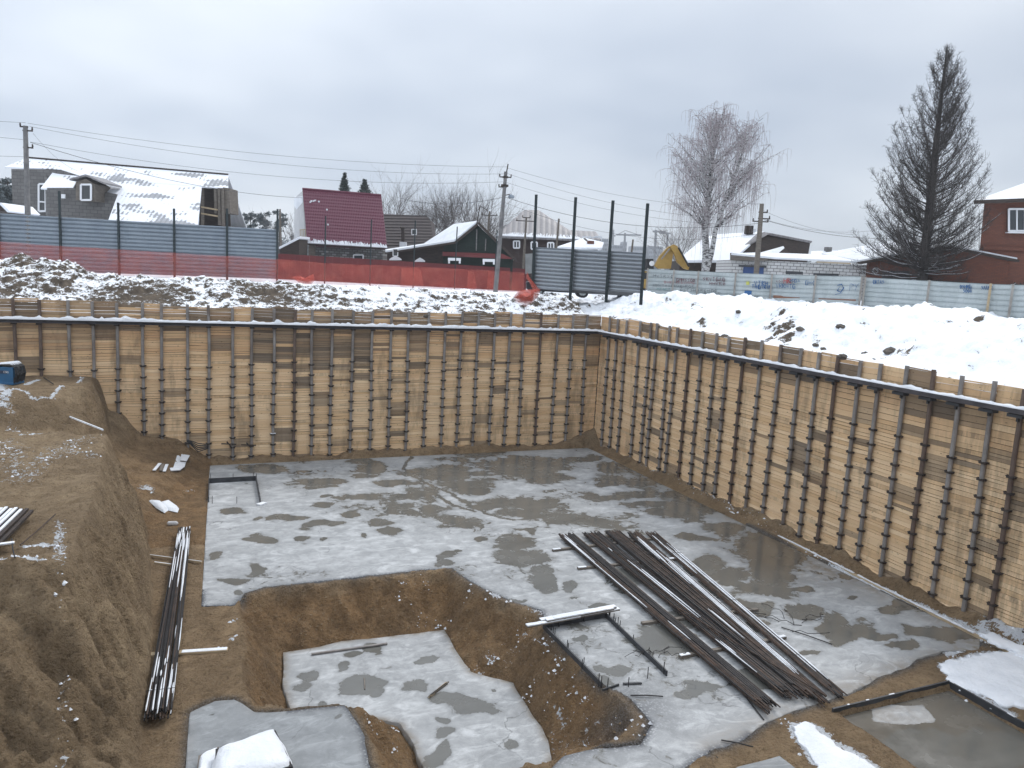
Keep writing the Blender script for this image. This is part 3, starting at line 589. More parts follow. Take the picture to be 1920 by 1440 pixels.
# outer ground behind the walls
FENCE_R = [P(1213, 545, 50.5)[:2], P(1620, 573, 43)[:2], P(1920, 598, 37)[:2], P(2400, 640, 29)[:2]]
def outer_h(x, y):
    xx = np.maximum(x - XR, 0); yy = np.maximum(y - YB, 0); u = RT[0] * x + RT[1] * y; v = FW[0] * x + FW[1] * y
    edge_r = np.interp(y, [0, 12, 22, 30, YB], [6.62, 6.72, 6.92, 7.05, 7.1])
    back = 7.02 + (.85) * sst(0, 5, yy) + .28 * sst(1.0, 2.6, yy) * np.exp(-((yy - 3.2) / 2.0) ** 2)
    d = seg_d(x, y, FENCE_R)
    side = edge_r + (8.38 - edge_r) * sst(-.2, 5.5, xx) + .12 * np.sin(y * .55) * sst(1, 4, xx)
    side = np.where((xx > 3) & (d < 1.4), side - .0, side)
    h = np.where(x < XR, back, side)
    k = sst(-3.5, 1.2, x - XR) * sst(2, 4.5, yy) ; h = np.where(x < XR, back * (1 - k) + np.maximum(back, 8.15) * k, side * (1 - sst(1.5, 6, yy) * .5) + 8.1 * sst(1.5, 6, yy) * .5)
    # heaps
    for px, py, v_, r, a in ((40, 505, 36.5, 1.7, .62), (110, 512, 36.5, 1.6, .45), (0, 505, 37, 2.0, .3), (430, 530, 37, 1.6, .22), (1075, 550, 39, 1.5, .28), (880, 555, 38, 2, .15), (1180, 560, 39, 1.5, .22)):
        c = P(px, py, v_); h = h + a * np.exp(-((x - c[0]) ** 2 + (y - c[1]) ** 2) / r ** 2)
    n = fbm(x, y, 1.1, 5, 51) * .24 + (np.abs(fbm(x, y, .42, 4, 52)) - .15) * .26
    amp = np.where(x < XR, 1.0, .85) * sst(.0, .5, np.maximum(xx, yy)) * (1 - .8 * sst(6.5, 9.5, yy))
    amp = amp * (1 + .25 * (x < XR)); h = h + n * amp
    h = h + (x > XR) * sst(.6, 2.0, xx) * (.38 * fbm(x, y, 2.0, 3, 57) + .28 * np.abs(fbm(x, y, .8, 4, 58)))
    far = sst(8.5, 13, yy) * (x < XR + 3); return h * (1 - far) + 7.9 * far
def make_outer():
    a = np.arange(-17, XR + .12, .085); b = np.arange(YB + .08, YB + 14, .085)
    X, Y = np.meshgrid(a, b); Z = outer_h(X, Y); yy = Y - YB
    sn = .50 + .15 * fbm(X, Y, 2.4, 4, 71) + .22 * sst(4.6, 7, yy) + .05 * sst(-4, 12, X)
    sn -= .2 * np.exp(-(yy / .5) ** 2)
    c = P(1190, 552, 39.5); sn -= .55 * np.exp(-(((X - c[0]) / 1.6) ** 2 + ((Y - c[1]) / 1.0) ** 2))
    for px, py, v_, r in ((60, 535, 36.5, 1.0), (520, 545, 37, 1.2), (300, 552, 35, 1.0), (840, 562, 36, 1.), (1075, 548, 38.5, 1.1)):
        c = P(px, py, v_); sn -= .17 * np.exp(-((X - c[0]) ** 2 + (Y - c[1]) ** 2) / r ** 2)
    tag(grid_mesh('snowy_bank', X, Y, Z, M['bank'], dict(snow=sn)), kind='structure')
    a = np.concatenate([np.arange(XR + .12, XR + 12, .085), np.arange(XR + 12, XR + 26, .4)]); b = np.concatenate([np.arange(3, 9, .3), np.arange(9, YB + 14, .085)])
    X, Y = np.meshgrid(a, b); Z = outer_h(X, Y); xx = X - XR
    sn = .75 + .18 * fbm(X, Y, 2.0, 4, 72) + .08 * sst(1, 4, xx); sn -= .28 * np.exp(-(xx / .45) ** 2)
    c = P(1880, 690, 28.5); sn -= .30 * np.exp(-(((X - c[0]) / 2.6) ** 2 + ((Y - c[1]) / 2.2) ** 2)); sn = np.where(fbm(X, Y, .9, 3, 73) > .36, sn - .25, sn)
    tag(grid_mesh('snowy_bank', X, Y, Z, M['bank'], dict(snow=sn)), kind='structure')
make_outer()
mb = MB(); mb.add([(-3000, YB + 12, 7.84), (3000, YB + 12, 7.84), (3000, 5000, 7.84), (-3000, 5000, 7.84)], [(0, 1, 2, 3)])
mb.add([(XR + 25, -800, 7.84), (3000, -800, 7.84), (3000, YB + 12, 7.84), (XR + 25, YB + 12, 7.84)], [(0, 1, 2, 3)])
mb.add([(-3000, -800, 7.6), (-14.9, -800, 7.6), (-14.9, YB + 12, 7.6), (-3000, YB + 12, 7.6)], [(0, 1, 2, 3)])
tag(mb.build('snow_field', M['snow']), kind='structure')

# ================================================================== RETAINING WALLS (soldier piles + timber lagging)
ZT = 7.2
def wall_frame(side):
    if side == 'back': return (lambda t, z, o=0.0: np.array([t, YB - o, z])), np.array([1., 0, 0]), np.array([0, -1., 0])
    return (lambda t, z, o=0.0: np.array([XR - o, t, z])), np.array([0, -1., 0]), np.array([-1., 0, 0])
bp = [(-45, 600), (27, 600), (74, 600), (130, 600), (174, 601), (219, 602), (267, 603), (302, 604), (351, 606), (391, 608), (436, 610), (472, 611), (513.6, 612), (552.6, 612), (585.5, 613), (622, 613), (661, 614), (698, 615), (733, 615), (766, 616), (801.6, 617), (834, 617), (864, 618), (895, 618), (926, 619), (955, 619), (981, 620), (1013, 620), (1044, 621), (1071.5, 621), (1099, 622)]
BACK_T = [-9.4, -8.5] + [float(atY(*p)[0]) for p in bp]
rp = [(207, 190), (240, 197), (275, 206), (330, 219), (372, 228), (398, 233), (450, 243), (480, 249), (535, 260), (585, 270), (640, 284), (690, 295), (755, 306), (825, 320), (900, 333), (985, 347), (1058, 363), (1135, 377), (1228, 395), (1310, 410), (1415, 430), (1525, 452), (1640, 473), (1775, 503), (1893, 530)]
RIGHT_T = [float(atX(1050 + a / 2.1816, 540 + b / 2.1816)[1]) for a, b in rp]
while RIGHT_T[-1] > 3.5: RIGHT_T.append(RIGHT_T[-1] - 1.02 + random.uniform(-.1, .1))
def wall_bottom(side, t):
    if side == 'back': return float(np.interp(t, [-4, -3.2, -2.3, -1.4, 0, 1.2], [3.6, 2.2, 1.8, .7, .2, -.1]))
    return -.1
def build_wall(side, label):
    F, T, N = wall_frame(side)
    w_ = thing('retaining_wall', F(8 if side == 'back' else 22, 0), label, 'retaining wall')
    ts = BACK_T + [XR - .02] if side == 'back' else [YB - .02] + RIGHT_T
    R = random.Random(3 if side == 'back' else 4)
    axd = abs
    for i in range(len(ts) - 1):
        a, b = ts[i], ts[i + 1]; mid = (a + b) / 2; L = abs(b - a) - .02
        jig = R.uniform(-.06, .07)
        if side == 'right': top = np.interp(mid, [3, 12, 19, 22, 30, YB], [6.72, 6.9, 7.0, 7.08, 7.18, 7.22]) + jig * .8
        else: top = np.interp(mid, [-9, -4, 2, 21], [7.24, 7.2, 7.1, 7.25]) + jig
        z = -.12 if side == 'right' else min(wall_bottom(side, a), wall_bottom(side, b)) - .4
        m = MB(); prev_age = 0.0
        bay_old = R.random() < .08; damp0 = 0.0
        if side == 'right': damp0 = float(np.interp(mid, [3, 10, 13.5, 17], [.7, .75, .5, 0]))
        sag = R.uniform(-.03, .03); bow = R.uniform(-.05, .05)
        while z < top - .03:
            hb = R.choice([.1, .12, .15, .15]) if z < 5.0 else R.choice([.15, .2, .2])
            if side == 'back': hb = R.choice([.1, .1, .13, .15])
            if z + hb > top: hb = max(.05, top - z)
            age = 0.0
            if R.random() < .035: age = R.uniform(.5, .9)
            if prev_age > .4 and R.random() < .55: age = min(1, prev_age * R.uniform(.8, 1.1))
            if z > 5.9 and R.random() < (.22 if side == 'back' else .12): age = R.uniform(.5, 1)
            if side == 'back' and 3.2 < mid < 8.5 and z > 4.1 and R.random() < .5: age = R.uniform(.6, 1)
            if side == 'back' and 8.5 < mid < 19 and 4.3 < z < 6.0 and R.random() < .10: age = R.uniform(.5, .9)
            if side == 'back' and mid < -3 and z > 5: age = max(age, R.uniform(.1, .55))
            if side == 'back' and abs(mid - 4.7) < .5 and .8 < z < 1.4: age = .9
            if side == 'back' and abs(mid - 6.0) < .5 and 2.5 < z < 3.2: age = .7
            if bay_old and z > 5.5: age = max(age, .7)
            if side == 'right' and 4.2 < z < 5.8 and 11.5 < mid < 17 and R.random() < .22: age = R.uniform(.5, 1)
            if side == 'right' and 3.2 < z < 4.4 and 10 < mid < 13.5: age = R.uniform(.4, .95)
            o = R.uniform(-.010, .016) + .0 ; tilt = R.uniform(-.012, .012) + sag
            X_ = T + UP * tilt / 1.0; X_ = X_ / np.linalg.norm(X_); Z_ = np.cross(X_, N); Z_ = Z_ if Z_[2] > 0 else -Z_
            prev_age = age
            warm = R.random() * (.75 if z > 5 else .35) * (.9 if (side == 'back' and z > 3.6) or mid > 33 else .55)
            m.box(F(mid, z + hb / 2, .0 + o) - N * .025, (L, hb - R.choice([.006, .008, .012, .020]), .05), (X_, Z_, N), tone=R.random() ** .8 * (.55 + .45 * (z < 4.6)), age=age, warm=warm,
                  damp=min(1, damp0 * (1 if z < 5.6 else .5) + (.35 if R.random() < .1 else 0)))
            z += hb
        m.build('lagging_panel', M['board'], w_)
    # backing so that no light shows between the boards
    m = MB(); a, b = min(ts) - .5, max(ts) + .12
    m.bar(F(a, 3.3, -.14), F(b, 3.3, -.14), .1, 7.0 - .3, UP); bk = m.build('backing', M['form'], w_)
    # piles and collars
    piles = BACK_T if side == 'back' else RIGHT_T
    order = sorted(piles, key=lambda t: np.linalg.norm(F(t, 2) - ORG)); singles = 0; rest = MB(); proto = None
    for t in order:
        tilt = R.uniform(-.05, .05); bow = R.uniform(-.03, .03); zb = wall_bottom(side, t) - .3
        if side == 'right': top = float(np.interp(t, [3, 12, 19, 22, 30, YB], [6.78, 6.95, 7.05, 7.12, 7.2, 7.25])) + R.uniform(-.05, .07)
        else: top = float(np.interp(t, [-9, -4, 2, 21], [7.27, 7.22, 7.12, 7.28])) + R.uniform(-.05, .05)
        r = .066; m = MB()
        cen = lambda z: F(t, z, .095) + T * (tilt * (z / 7 - .5) + bow * math.sin(z * .9))
        nn = [zb + (top - zb) * k / 6 for k in range(7)]
        m.tube([cen(z) for z in nn], r, 10)
        p = m.build('steel_pile', M['pipe_rust'] if R.random() < .22 else M['pipe'], w_, smooth=False)
        z0 = {'back': float(np.interp(t, [-4, 1, 6, 21], [4.35, 4.5, 4.62, 4.75])), 'right': float(np.interp(t, [3, 14, 20, 30, 36], [4.5, 4.6, 4.85, 5.0, 5.05]))}[side] + R.uniform(-.12, .12)
        z = z0; step = .48 + R.uniform(-.02, .02)
        if side == 'back' and t > 17 and R.random() < .5: z = z0 + .0
        while z > max(zb + .4, .15):
            if side == 'back' and t < -3.3 and z < 4.2: break
            c = cen(z)
            m = MB() if singles < 96 else rest
            m.box(c + N * .0, (.27, .12, .028), (T, N, UP)); m.box(c + N * .0 - UP * .025, (.20, .165, .055), (T, N, UP))
            m.tube([c - T * .115 - N * .0, c - T * .115 + UP * .03], .014, 5); m.tube([c + T * .115, c + T * .115 + UP * .03], .014, 5)
            if singles < 96:
                cc = m.build('collar', M['rust'], p, origin=PO[w_.name]); singles += 1
                if side == 'right' and z0 - z < .3 and t < 17 or R.random() < .02:
                    ms = MB(); ms.box(c + UP * .032 + N * .01, (.24, .12, .025), (T, N, UP)); ms.m = 0; ms.build('snow_cap', M['snow'], p, origin=PO[w_.name])
            z -= step * R.uniform(.93, 1.07)
    tag(rest.build('collar', M['rust'], w_), kind='stuff')
    # the steel waler running along the wall on brackets
    zw = 6.33; a, b = min(ts) - .3, max(ts)
    m = MB(); o1 = .2 if side == 'back' else .24; wd = .16 if side == 'back' else .2
    for dz in (-.06, .06): m.bar(F(a, zw + dz, o1 + wd / 2 - .02), F(b - (o1 + wd if side == 'right' else 0), zw + dz, o1 + wd / 2 - .02), wd, .014, UP)
    m.bar(F(a, zw, o1 - .01), F(b - (o1 if side == 'right' else 0), zw, o1 - .01),   .014, .106, UP)
    if side == 'right': m.bar(F(a, zw, o1 + wd - .028), F(b - o1 - wd, zw, o1 + wd - .028), .012, .106, UP)
    wb = m.build('waler_beam', M['beam'], w_)
    # snow on the waler
    k = int(abs(b - a) / .09); ms = MB(); vs = []; fs = []
    for i in range(k + 1):
        t = a + (b - a) * i / k; hh = (.085 if side == 'back' else .05) + .07 * abs(float(fbm(t, 0.0, .5, 4, 81 + (side == 'back')))) * 2.2 + .10 * max(0, float(fbm(t, 3.0, .22, 2, 83)) - .18) * (3 if side == 'back' else 1)
        wl = wd * (.92 + .2 * float(fbm(t, 9.0, .4, 3, 85)))
        for q, (o_, zz) in enumerate(((0, 0), (.0, hh * .6), (wl * .4, hh), (wl * .95, hh * .5), (wl, 0))): vs.append(F(t, zw + .069 + zz, o1 - .02 + o_))
    for i in range(k):
        for q in range(4): fs.append((i * 5 + q, (i + 1) * 5 + q, (i + 1) * 5 + q + 1, i * 5 + q + 1))
    ms.add(vs, fs); ms.build('snow_cap', M['snow'], w_, smooth=True)
    if side == 'right':
        for t in RIGHT_T:
            m = MB(); m.box(F(t, zw - .135, .24), (.42, .26, .09), (T, N, UP)); m.box(F(t, zw - .24, .17), (.06, .12, .12), (T, N, UP)); m.build('bracket', M['form'], w_)
    else:
        for t in BACK_T:
            m = MB(); m.box(F(t, zw - .11, .2), (.2, .16, .05), (T, N, UP)); m.build('bracket', M['rust'], w_)
    return w_
WB = build_wall('back', 'long timber lagged pit wall running across the back below the red and grey fences')
WR = build_wall('right', 'timber lagged pit wall on the right receding below the smooth white snow bank')

# crumbs of soil and snow lying about
def crumbs(name, spots, material, seed, flat=.6):
    R0 = np.random.default_rng(seed); vs = []; fs = []; base = np.array([[1, 0, 0], [.3, .95, 0], [-.8, .6, 0], [-.8, -.6, 0], [.3, -.95, 0], [0, 0, 1.]])
    for (p, r) in spots:
        b = len(vs); q = base * R0.uniform(.6, 1.3, (6, 1)); q[:5, 2] = -.25; an = R0.uniform(0, 6.28); c, s_ = math.cos(an), math.sin(an); q = np.stack([q[:, 0] * c - q[:, 1] * s_, q[:, 0] * s_ + q[:, 1] * c, q[:, 2] * flat + R0.uniform(-.1, .1, 6)], 1) * r
        vs += [tuple(p + k) for k in q]; fs += [(b + i, b + (i + 1) % 5, b + 5) for i in range(5)]
    m = MB(); m.add(vs, fs); return tag(m.build(name, material), kind='stuff')
Rc = np.random.default_rng(5); N0 = 26000; xx_ = Rc.uniform(-6, 13, N0); yy_ = Rc.uniform(9, 34, N0); hz_, tb_, ta_, th_ = ground_h(xx_, yy_)
d1, i1, *_ = sdist(xx_, yy_, RSLAB); d2, i2, *_ = sdist(xx_, yy_, RNEAR); d3, i3, *_ = sdist(xx_, yy_, RPF); d4, i4, *_ = sdist(xx_, yy_, FORMED)
ok = ~(i1 | i2 | i3 | i4) & (np.abs(fbm(xx_, yy_, 1.5, 3, 88)) > .06)
dens = np.clip(.25 + .9 * (th_ > .02) + .5 * ((tb_ > 0) & (tb_ < 1)) - .1 * (tb_ >= 1), 0, 1); ok &= Rc.random(N0) < dens
crumbs('soil_crumbs', [(np.array([x, y, z]), r) for x, y, z, r in zip(xx_[ok], yy_[ok], hz_[ok], .014 + .035 * Rc.random(ok.sum()) ** 3)], M['soil'], 1)
sp_ = []
for pts, r, st in SN_LINES:
    L_ = sum(np.hypot(pts[i + 1][0] - pts[i][0], pts[i + 1][1] - pts[i][1]) for i in range(len(pts) - 1)); n_ = int((L_ * 6 + 7) * min(1.2, .4 + st)); cl = [np.array([Rc.normal(0, r * .6), Rc.normal(0, r * .6)]) for _ in range(max(2, n_ // 8))]
    for _ in range(n_):
        i = Rc.integers(0, len(pts) - 1); u = Rc.random(); k = cl[Rc.integers(0, len(cl))] * .8 + Rc.normal(0, .06, 2); p = np.array(pts[i][:2]) * (1 - u) + np.array(pts[i + 1][:2]) * u + k; sp_.append((np.array([min(p[0], 21.0), p[1], 0.0]), .014 + .045 * Rc.random() ** 2.5))
cx_ = Rc.uniform(6.3, 9.1, 42); cy_ = Rc.uniform(12.3, 21, 42)
for x, y in zip(cx_, cy_):
    for _ in range(Rc.integers(2, 12)): sp_.append((np.array([x + Rc.normal(0, .13), y + Rc.normal(0, .13), 0.0]), .014 + .05 * Rc.random() ** 2.5))
q_ = np.array([p for p, r in sp_]); hs_ = ground_h(q_[:, 0], q_[:, 1]); fl_ = (hs_[0] > -1.35) & ~((q_[:, 0] > 6) & (hs_[3] > .97))
i1_ = sdist(q_[:, 0], q_[:, 1], RSLAB)[1]; i3_ = sdist(q_[:, 0], q_[:, 1], RPF)[1]
sp_ = [(np.array([p[0], p[1], h + .012]), r) for (p, r), h, f1, a1, a3 in zip(sp_, hs_[0], fl_, i1_, i3_) if f1 and not a1 and not a3]
crumbs('snow_crumbs', sp_, M['snow'], 2, .8)

# ================================================================== THINGS IN THE PIT
def bars_between(A, B, wa, wb, n, rows, name_mat, th, snowspec, R, Lvar=.5, rad=.014, z0=.09, label='', group=None, fan=None):
    """a stack of long bars from A to B; wa, wb its widths at both ends"""
    A = np.array(A, float); B = np.array(B, float); d = (B - A) / np.linalg.norm(B - A); s = np.cross(UP, d); s /= np.linalg.norm(s)
    tops = []
    for i in range(n):
        row = i % rows; k = (i // rows + .5) / math.ceil(n / rows) - .5
        a = A + s * (k * wa + R.uniform(-.5, .5) * wa / n * 2) + d * R.uniform(-Lvar, Lvar) * .5 + UP * (z0 + row * rad * 2.1)
        b = B + s * (k * wb + R.uniform(-.5, .5) * wb / n * 2) + d * R.uniform(-Lvar, Lvar) + UP * (z0 + row * rad * 2.1)
        mids = [a]; sg = R.uniform(-.02, .02)
        for q in (1, 2, 3, 4, 5): p = a + (b - a) * q / 6; mids.append(p + s * sg * math.sin(math.pi * q / 6) * 2 + UP * R.uniform(-.004, .004))
        mids.append(b); m = MB(); m.tube(mids, rad, 6)
        m.build('bar', name_mat[0] if R.random() < name_mat[2] else name_mat[1], th)
        if row == rows - 1 or i >= n - math.ceil(n / rows): tops.append((k, mids))
    ms = MB(); cnt = 0
    for k, mids in tops:
        for (k0, k1, t0, t1, pr) in snowspec:
            if k0 <= k <= k1 and R.random() < pr:
                u0 = t0 + R.uniform(-.05, .06); u1 = t1 + R.uniform(-.08, .04)
                if R.random() < .45: u1 = u0 + (u1 - u0) * R.uniform(.2, .8)
                pt = lambda u: mids[min(5, int(max(0, u) * 6))] * (1 - (max(0, u) * 6 - min(5, int(max(0, u) * 6)))) + mids[min(5, int(max(0, u) * 6)) + 1] * (max(0, u) * 6 - min(5, int(max(0, u) * 6)))
                N_ = max(3, int((u1 - u0) * 22)); pts = [pt(min(1, u0 + (u1 - u0) * j / N_)) + UP * rad * 1.1 for j in range(N_ + 1)]
                wdt = [(.6 * rad if j in (0, N_) else rad * R.uniform(.8, 1.35)) for j in range(N_ + 1)]
                ms.tube(pts, wdt, 5); cnt += 1
    if cnt: ms.build('snow_strip', M['snow'], th, smooth=True)
R = random.Random(11)
MT = (M['rebar'], M['rebar_dark'], .35)
MTR = (M['rebar'], M['rebar_dark'], .5)
defs = [  # far end px, near end px, widths, n, rows, snow, label
    ((1063, 1010), (1436, 1330), .58, .44, 48, 3, [(-.5, -.28, 0.0, .62, .95), (-.3, .0, .58, .74, .2)], MT, 'rusty rebar bundle nearest the small formwork frame, snow along its left edge'),
    ((1110, 1006), (1474, 1306), .70, .44, 46, 3, [(-.3, -.05, .12, .24, .4), (.0, .25, .28, .70, .75), (-.5, -.3, .75, .97, .5)], MTR, 'second rebar bundle from the formwork frame, brown with snow down its middle'),
    ((1150, 1004), (1510, 1304), .60, .40, 40, 3, [(-.5, -.3, .3, .5, .25), (-.1, .1, .55, .8, .5)], MTR, 'middle brown rebar bundle of loosely crossing bars with little snow'),
    ((1188, 1006), (1540, 1318), .52, .36, 34, 3, [(-.5, -.1, .02, .45, .55), (-.1, .5, .2, .95, .7)], MT, 'dark rebar bundle with long white snow strips, second from the right wall side'),
    ((1220, 1004), (1566, 1304), .40, .28, 20, 2, [(.0, .5, .12, .95, .9), (-.5, 0, .05, .35, .5)], MT, 'thin outermost rebar bundle with a continuous snow strip, nearest the right wall')]
for (pa, pb, wa, wb, n, rows, sn, mt, lab) in defs:
    A = at(*pa); B = at(*pb); th = thing('rebar_bundle', (A + B) / 2, lab, 'rebar bundle', 'rebar bundles laid out on the pit floor')
    bars_between(A, B, wa, wb, n, rows, mt, th, sn, R, .3, .0165, .09)
    for u in (.2, .55, .85):
        m = MB(); c = A + (B - A) * u + UP * .135; d = (B - A) / np.linalg.norm(B - A); s = np.cross(UP, d); wv = wa + (wb - wa) * u
        m.tube([c - s * wv * .5 - UP * .06, c - s * wv * .5 + UP * .03, c + s * wv * .5 + UP * .035, c + s * wv * .5 - UP * .06], .005, 4)
        m.build('tie_wire', M['rebar_dark'], th)
for a, b, lab in (((1262, 1150), (1548, 1322), 'single loose rebar lying slantwise over the rebar bundles'), ((1010, 1340), (1010, 1340), None)):
    if lab:
        m = MB(); A = at(*a) + UP * .24; B = at(*b) + UP * .22; m.tube([A, (A + B) / 2 - UP * .01, B], .016, 6); tag(m.build('loose_bar', M['rebar']), lab, 'rebar')
m = MB(); m.tube([at(1390, 1300) + UP * .04, at(1432, 1351) + UP * .02], .016, 6); tag(m.build('loose_bar', M['rebar_dark']), 'single bar sticking out from the near end of the leftmost rebar bundle', 'rebar')
# timber sleepers under the bundles
for a, b, lab, sn_ in (((1036, 1034), (1240, 1010), 'short timber bearer under the far ends of the rebar bundles', 1), ((1083, 1068), (1268, 1050), 'timber bearer with both ends showing, second from the far end of the rebar bundles', 1),
                  ((1203, 1171), (1420, 1145), 'timber bearer with only its bare left end showing under the middle of the rebar', 0), ((1274, 1234), (1472, 1197), 'timber bearer with snowy right end sticking out beside the thin outer rebar bundle', 1)):
    A, B = at(*a), at(*b); th = thing('wooden_bearer', (A + B) / 2, lab, 'timber bearer', 'timber bearers under the rebar'); m = MB(); m.bar(A + UP * .035, B + UP * .035, .11, .07); m.build('board', M['oldwood'], th)
    if sn_:
        d = (B - A) / np.linalg.norm(B - A); ms = MB(); ms.bar(A + UP * .08 + d * .01, A + d * .30 + UP * .08, .10, .024); ms.bar(B + UP * .08 - d * .01, B - d * .45 + UP * .08, .10, .026); ms.build('snow_cap', M['snow'], th, bevel=.008)
# left bundle on the bare soil
A = at(346, 998, .1); B = at(296, 1350, .1); th = thing('rebar_bundle', (A + B) / 2, 'single thick dark rebar bundle lying on bare soil at the foot of the earth cut', 'rebar bundle')
bars_between(A, B, .38, .52, 44, 4, MT, th, [(-.5, .5, 0.0, .22, .9), (-.1, .5, .1, .52, .55), (-.5, -.2, .2, .5, .35), (-.5, .5, .86, 1.0, .95), (-.4, .1, .78, .9, .5), (.25, .5, .62, .86, .5)], R, .12, .0165, .07)
d = (B - A) / np.linalg.norm(B - A); s = np.cross(UP, d)
for u, wv in ((.06, .4), (.93, .56)): m = MB(); c = A + (B - A) * u + UP * .10; m.tube([c - s * wv * .5 - UP * .06, c - s * wv * .5 + UP * .12, c + s * wv * .5 + UP * .12, c + s * wv * .5 - UP * .06], .006, 4); m.build('tie_wire', M['rebar_dark'], th)
for a, b, z, wv, lab in (((277, 1041), (378, 1054), .06, .05, 'thin pale stick under the far part of the rebar bundle on bare soil'), ((290, 1055), (328, 1060), .05, .08, 'short stick just left of the far part of the rebar bundle on bare soil'), ((277, 1228), (427, 1218), .05, .16, 'snow dusted plank under the near part of the rebar bundle on bare soil')):
    A, B = at(*a, z), at(*b, z); th = thing('plank', (A + B) / 2, lab, 'plank'); m = MB(); m.bar(A, B, wv, .05); m.build('board', M['plank'], th); ms = MB(); C_ = A + (B - A) * (.42 if wv > .1 else .0); ms.bar(C_ + UP * .032 - (B - A) * 0, B + UP * .032 - (B - A) * .01, wv * .8, .014) if wv > .1 else ms.bar(A + UP * .03, B + UP * .03, wv * .4, .01); ms.build('snow_cap', M['snow'], th)

# formwork frame with starter bars beside the excavation
def form_frame(label, pts, hgt, studs, cat='formwork'):
    P3 = [at(*p) if len(p) == 2 else np.array(p) for p in pts]; th = thing('formwork_frame', sum(P3) / len(P3), label, cat)
    for a, b in zip(P3[:-1], P3[1:]):
        m = MB(); m.bar(a + UP * (hgt / 2 + .004), b + UP * (hgt / 2 + .004), .035, hgt); m.build('form_board', M['form'], th)
    for p in studs:
        q = at(*p); m = MB(); m.tube([q, q + UP * random.uniform(.22, .34)], .011, 5); m.build('starter_bar', M['rebar_dark'], th)
    return th
form_frame('long dark formwork frame with starter bars beside the excavated hole', [(1128, 1290), (1018, 1178), (1136, 1158), (1250, 1268)], .13,
           [(1033, 1186), (1037, 1190), (1040, 1196), (1063, 1222), (1065, 1222), (1091, 1254), (1094, 1254), (1122, 1288), (1127, 1290), (1139, 1292), (1150, 1172), (1153, 1174), (1158, 1178), (1162, 1180), (1187, 1206), (1218, 1236), (1216, 1232), (1244, 1264), (1178, 1288), (1214, 1272), (1137, 1160), (1131, 1158)])
m = MB(); m.bar(at(1130, 1296) + UP * .03, at(1160, 1286) + UP * .03, .03, .05); m.bar(at(1168, 1284) + UP * .03, at(1203, 1283) + UP * .03, .05, .03); tag(m.build('loose_board', M['form']), 'two dark board offcuts lying at the near end of the long formwork frame', 'boards')
form_frame('small U shaped formwork frame near the far left corner of the pit floor', [(391, 942), (392, 906), (480, 901), (488, 944)], .2,
           [(395, 900), (437, 898), (475, 896), (481, 898), (398, 944), (444, 944), (484, 920), (486, 935)])
m = MB(); a, b = at(484, 948), at(497, 944); m.bar(a + UP * .03, b + UP * .03, .22, .05); tag(m.build('block', M['snow']), 'small snow covered block at the near corner of the small U shaped formwork frame', 'block')
m = MB()
fr = thing('formwork_frame', at(1780, 1285), 'dark formwork boards round the wet slab in the near right corner', 'formwork')
for a, b in ((np.array([13.3, 11.64, 0]), np.array([17.08, 11.66, 0])), (np.array([17.06, 11.63, 0]), np.array([17.04, 7.0, 0]))):
    m = MB(); m.bar(a + UP * -.0, b + UP * .0, .045, .22); m.build('form_board', M['form'], fr)
    ms = MB(); 
    for k in range(26):
        if R.random() < (.12 if a[0] < 14 else .4): u = k / 26; ms.bar(a + (b - a) * u + UP * .118, a + (b - a) * (u + R.uniform(.015, .045)) + UP * .116, .03, .012)
    ms.build('snow_cap', M['snow'], fr)
# planks lying over the frame
th = thing('plank_stack', at(1070, 1155), 'white snow covered planks laid over the far end of the long formwork frame', 'planks')
A, B = at(985, 1172, .22), at(1160, 1140, .22); d = (B - A) / np.linalg.norm(B - A); s = np.cross(UP, d)
for k, (u0, u1, o_, z_) in enumerate(((0, .55, -.07, .0), (.16, .97, .05, .03), (.2, .92, -.05, .05), (.45, 1.0, .0, -.03))):
    m = MB(); m.bar(A + (B - A) * u0 + s * o_ + UP * z_, A + (B - A) * u1 + s * o_ + UP * z_, .15, .03); b_ = m.build('plank', M['oldwood'], th)
    ms = MB(); N_ = 18; 
    for j in range(N_): v0 = u0 + (u1 - u0) * j / N_; v1 = u0 + (u1 - u0) * (j + 1) / N_; hh = .02 + .012 * R.random(); ms.bar(A + (B - A) * v0 + s * o_ + UP * (z_ + .015 + hh / 2), A + (B - A) * v1 + s * o_ + UP * (z_ + .015 + hh / 2), .135, hh)
    ms.build('snow_cap', M['snow'], b_, origin=PO[th.name])
for u in (.22, .35, .62, .9):
    m = MB(); p = A + (B - A) * u; m.bar(p - UP * .02, p - UP * .21, .04, .04, d); m.build('prop', M['form'], th)
# kerb board at the foot of the right wall
th = thing('kerb_board', at(1600, 1080), 'long white snow dusted board edging the pit floor along the foot of the right wall', 'board')
m = MB(); m.bar(at(1368, 962) + UP * .03, at(1905, 1232) + UP * .03, .07, .09); m.build('board', M['plank'], th)
ms = MB(); A = at(1368, 962); B = at(1905, 1232)
for j in range(70):
    u = j / 70; hh = R.uniform(.012, .03)
    if u > .12 and R.random() < .9 or R.random() < .6: ms.bar(A + (B - A) * u + UP * (.075 + hh / 2), A + (B - A) * (u + 1 / 70) + UP * (.075 + hh / 2), R.uniform(.06, .1), hh)
ms.build('snow_cap', M['snow'], th)
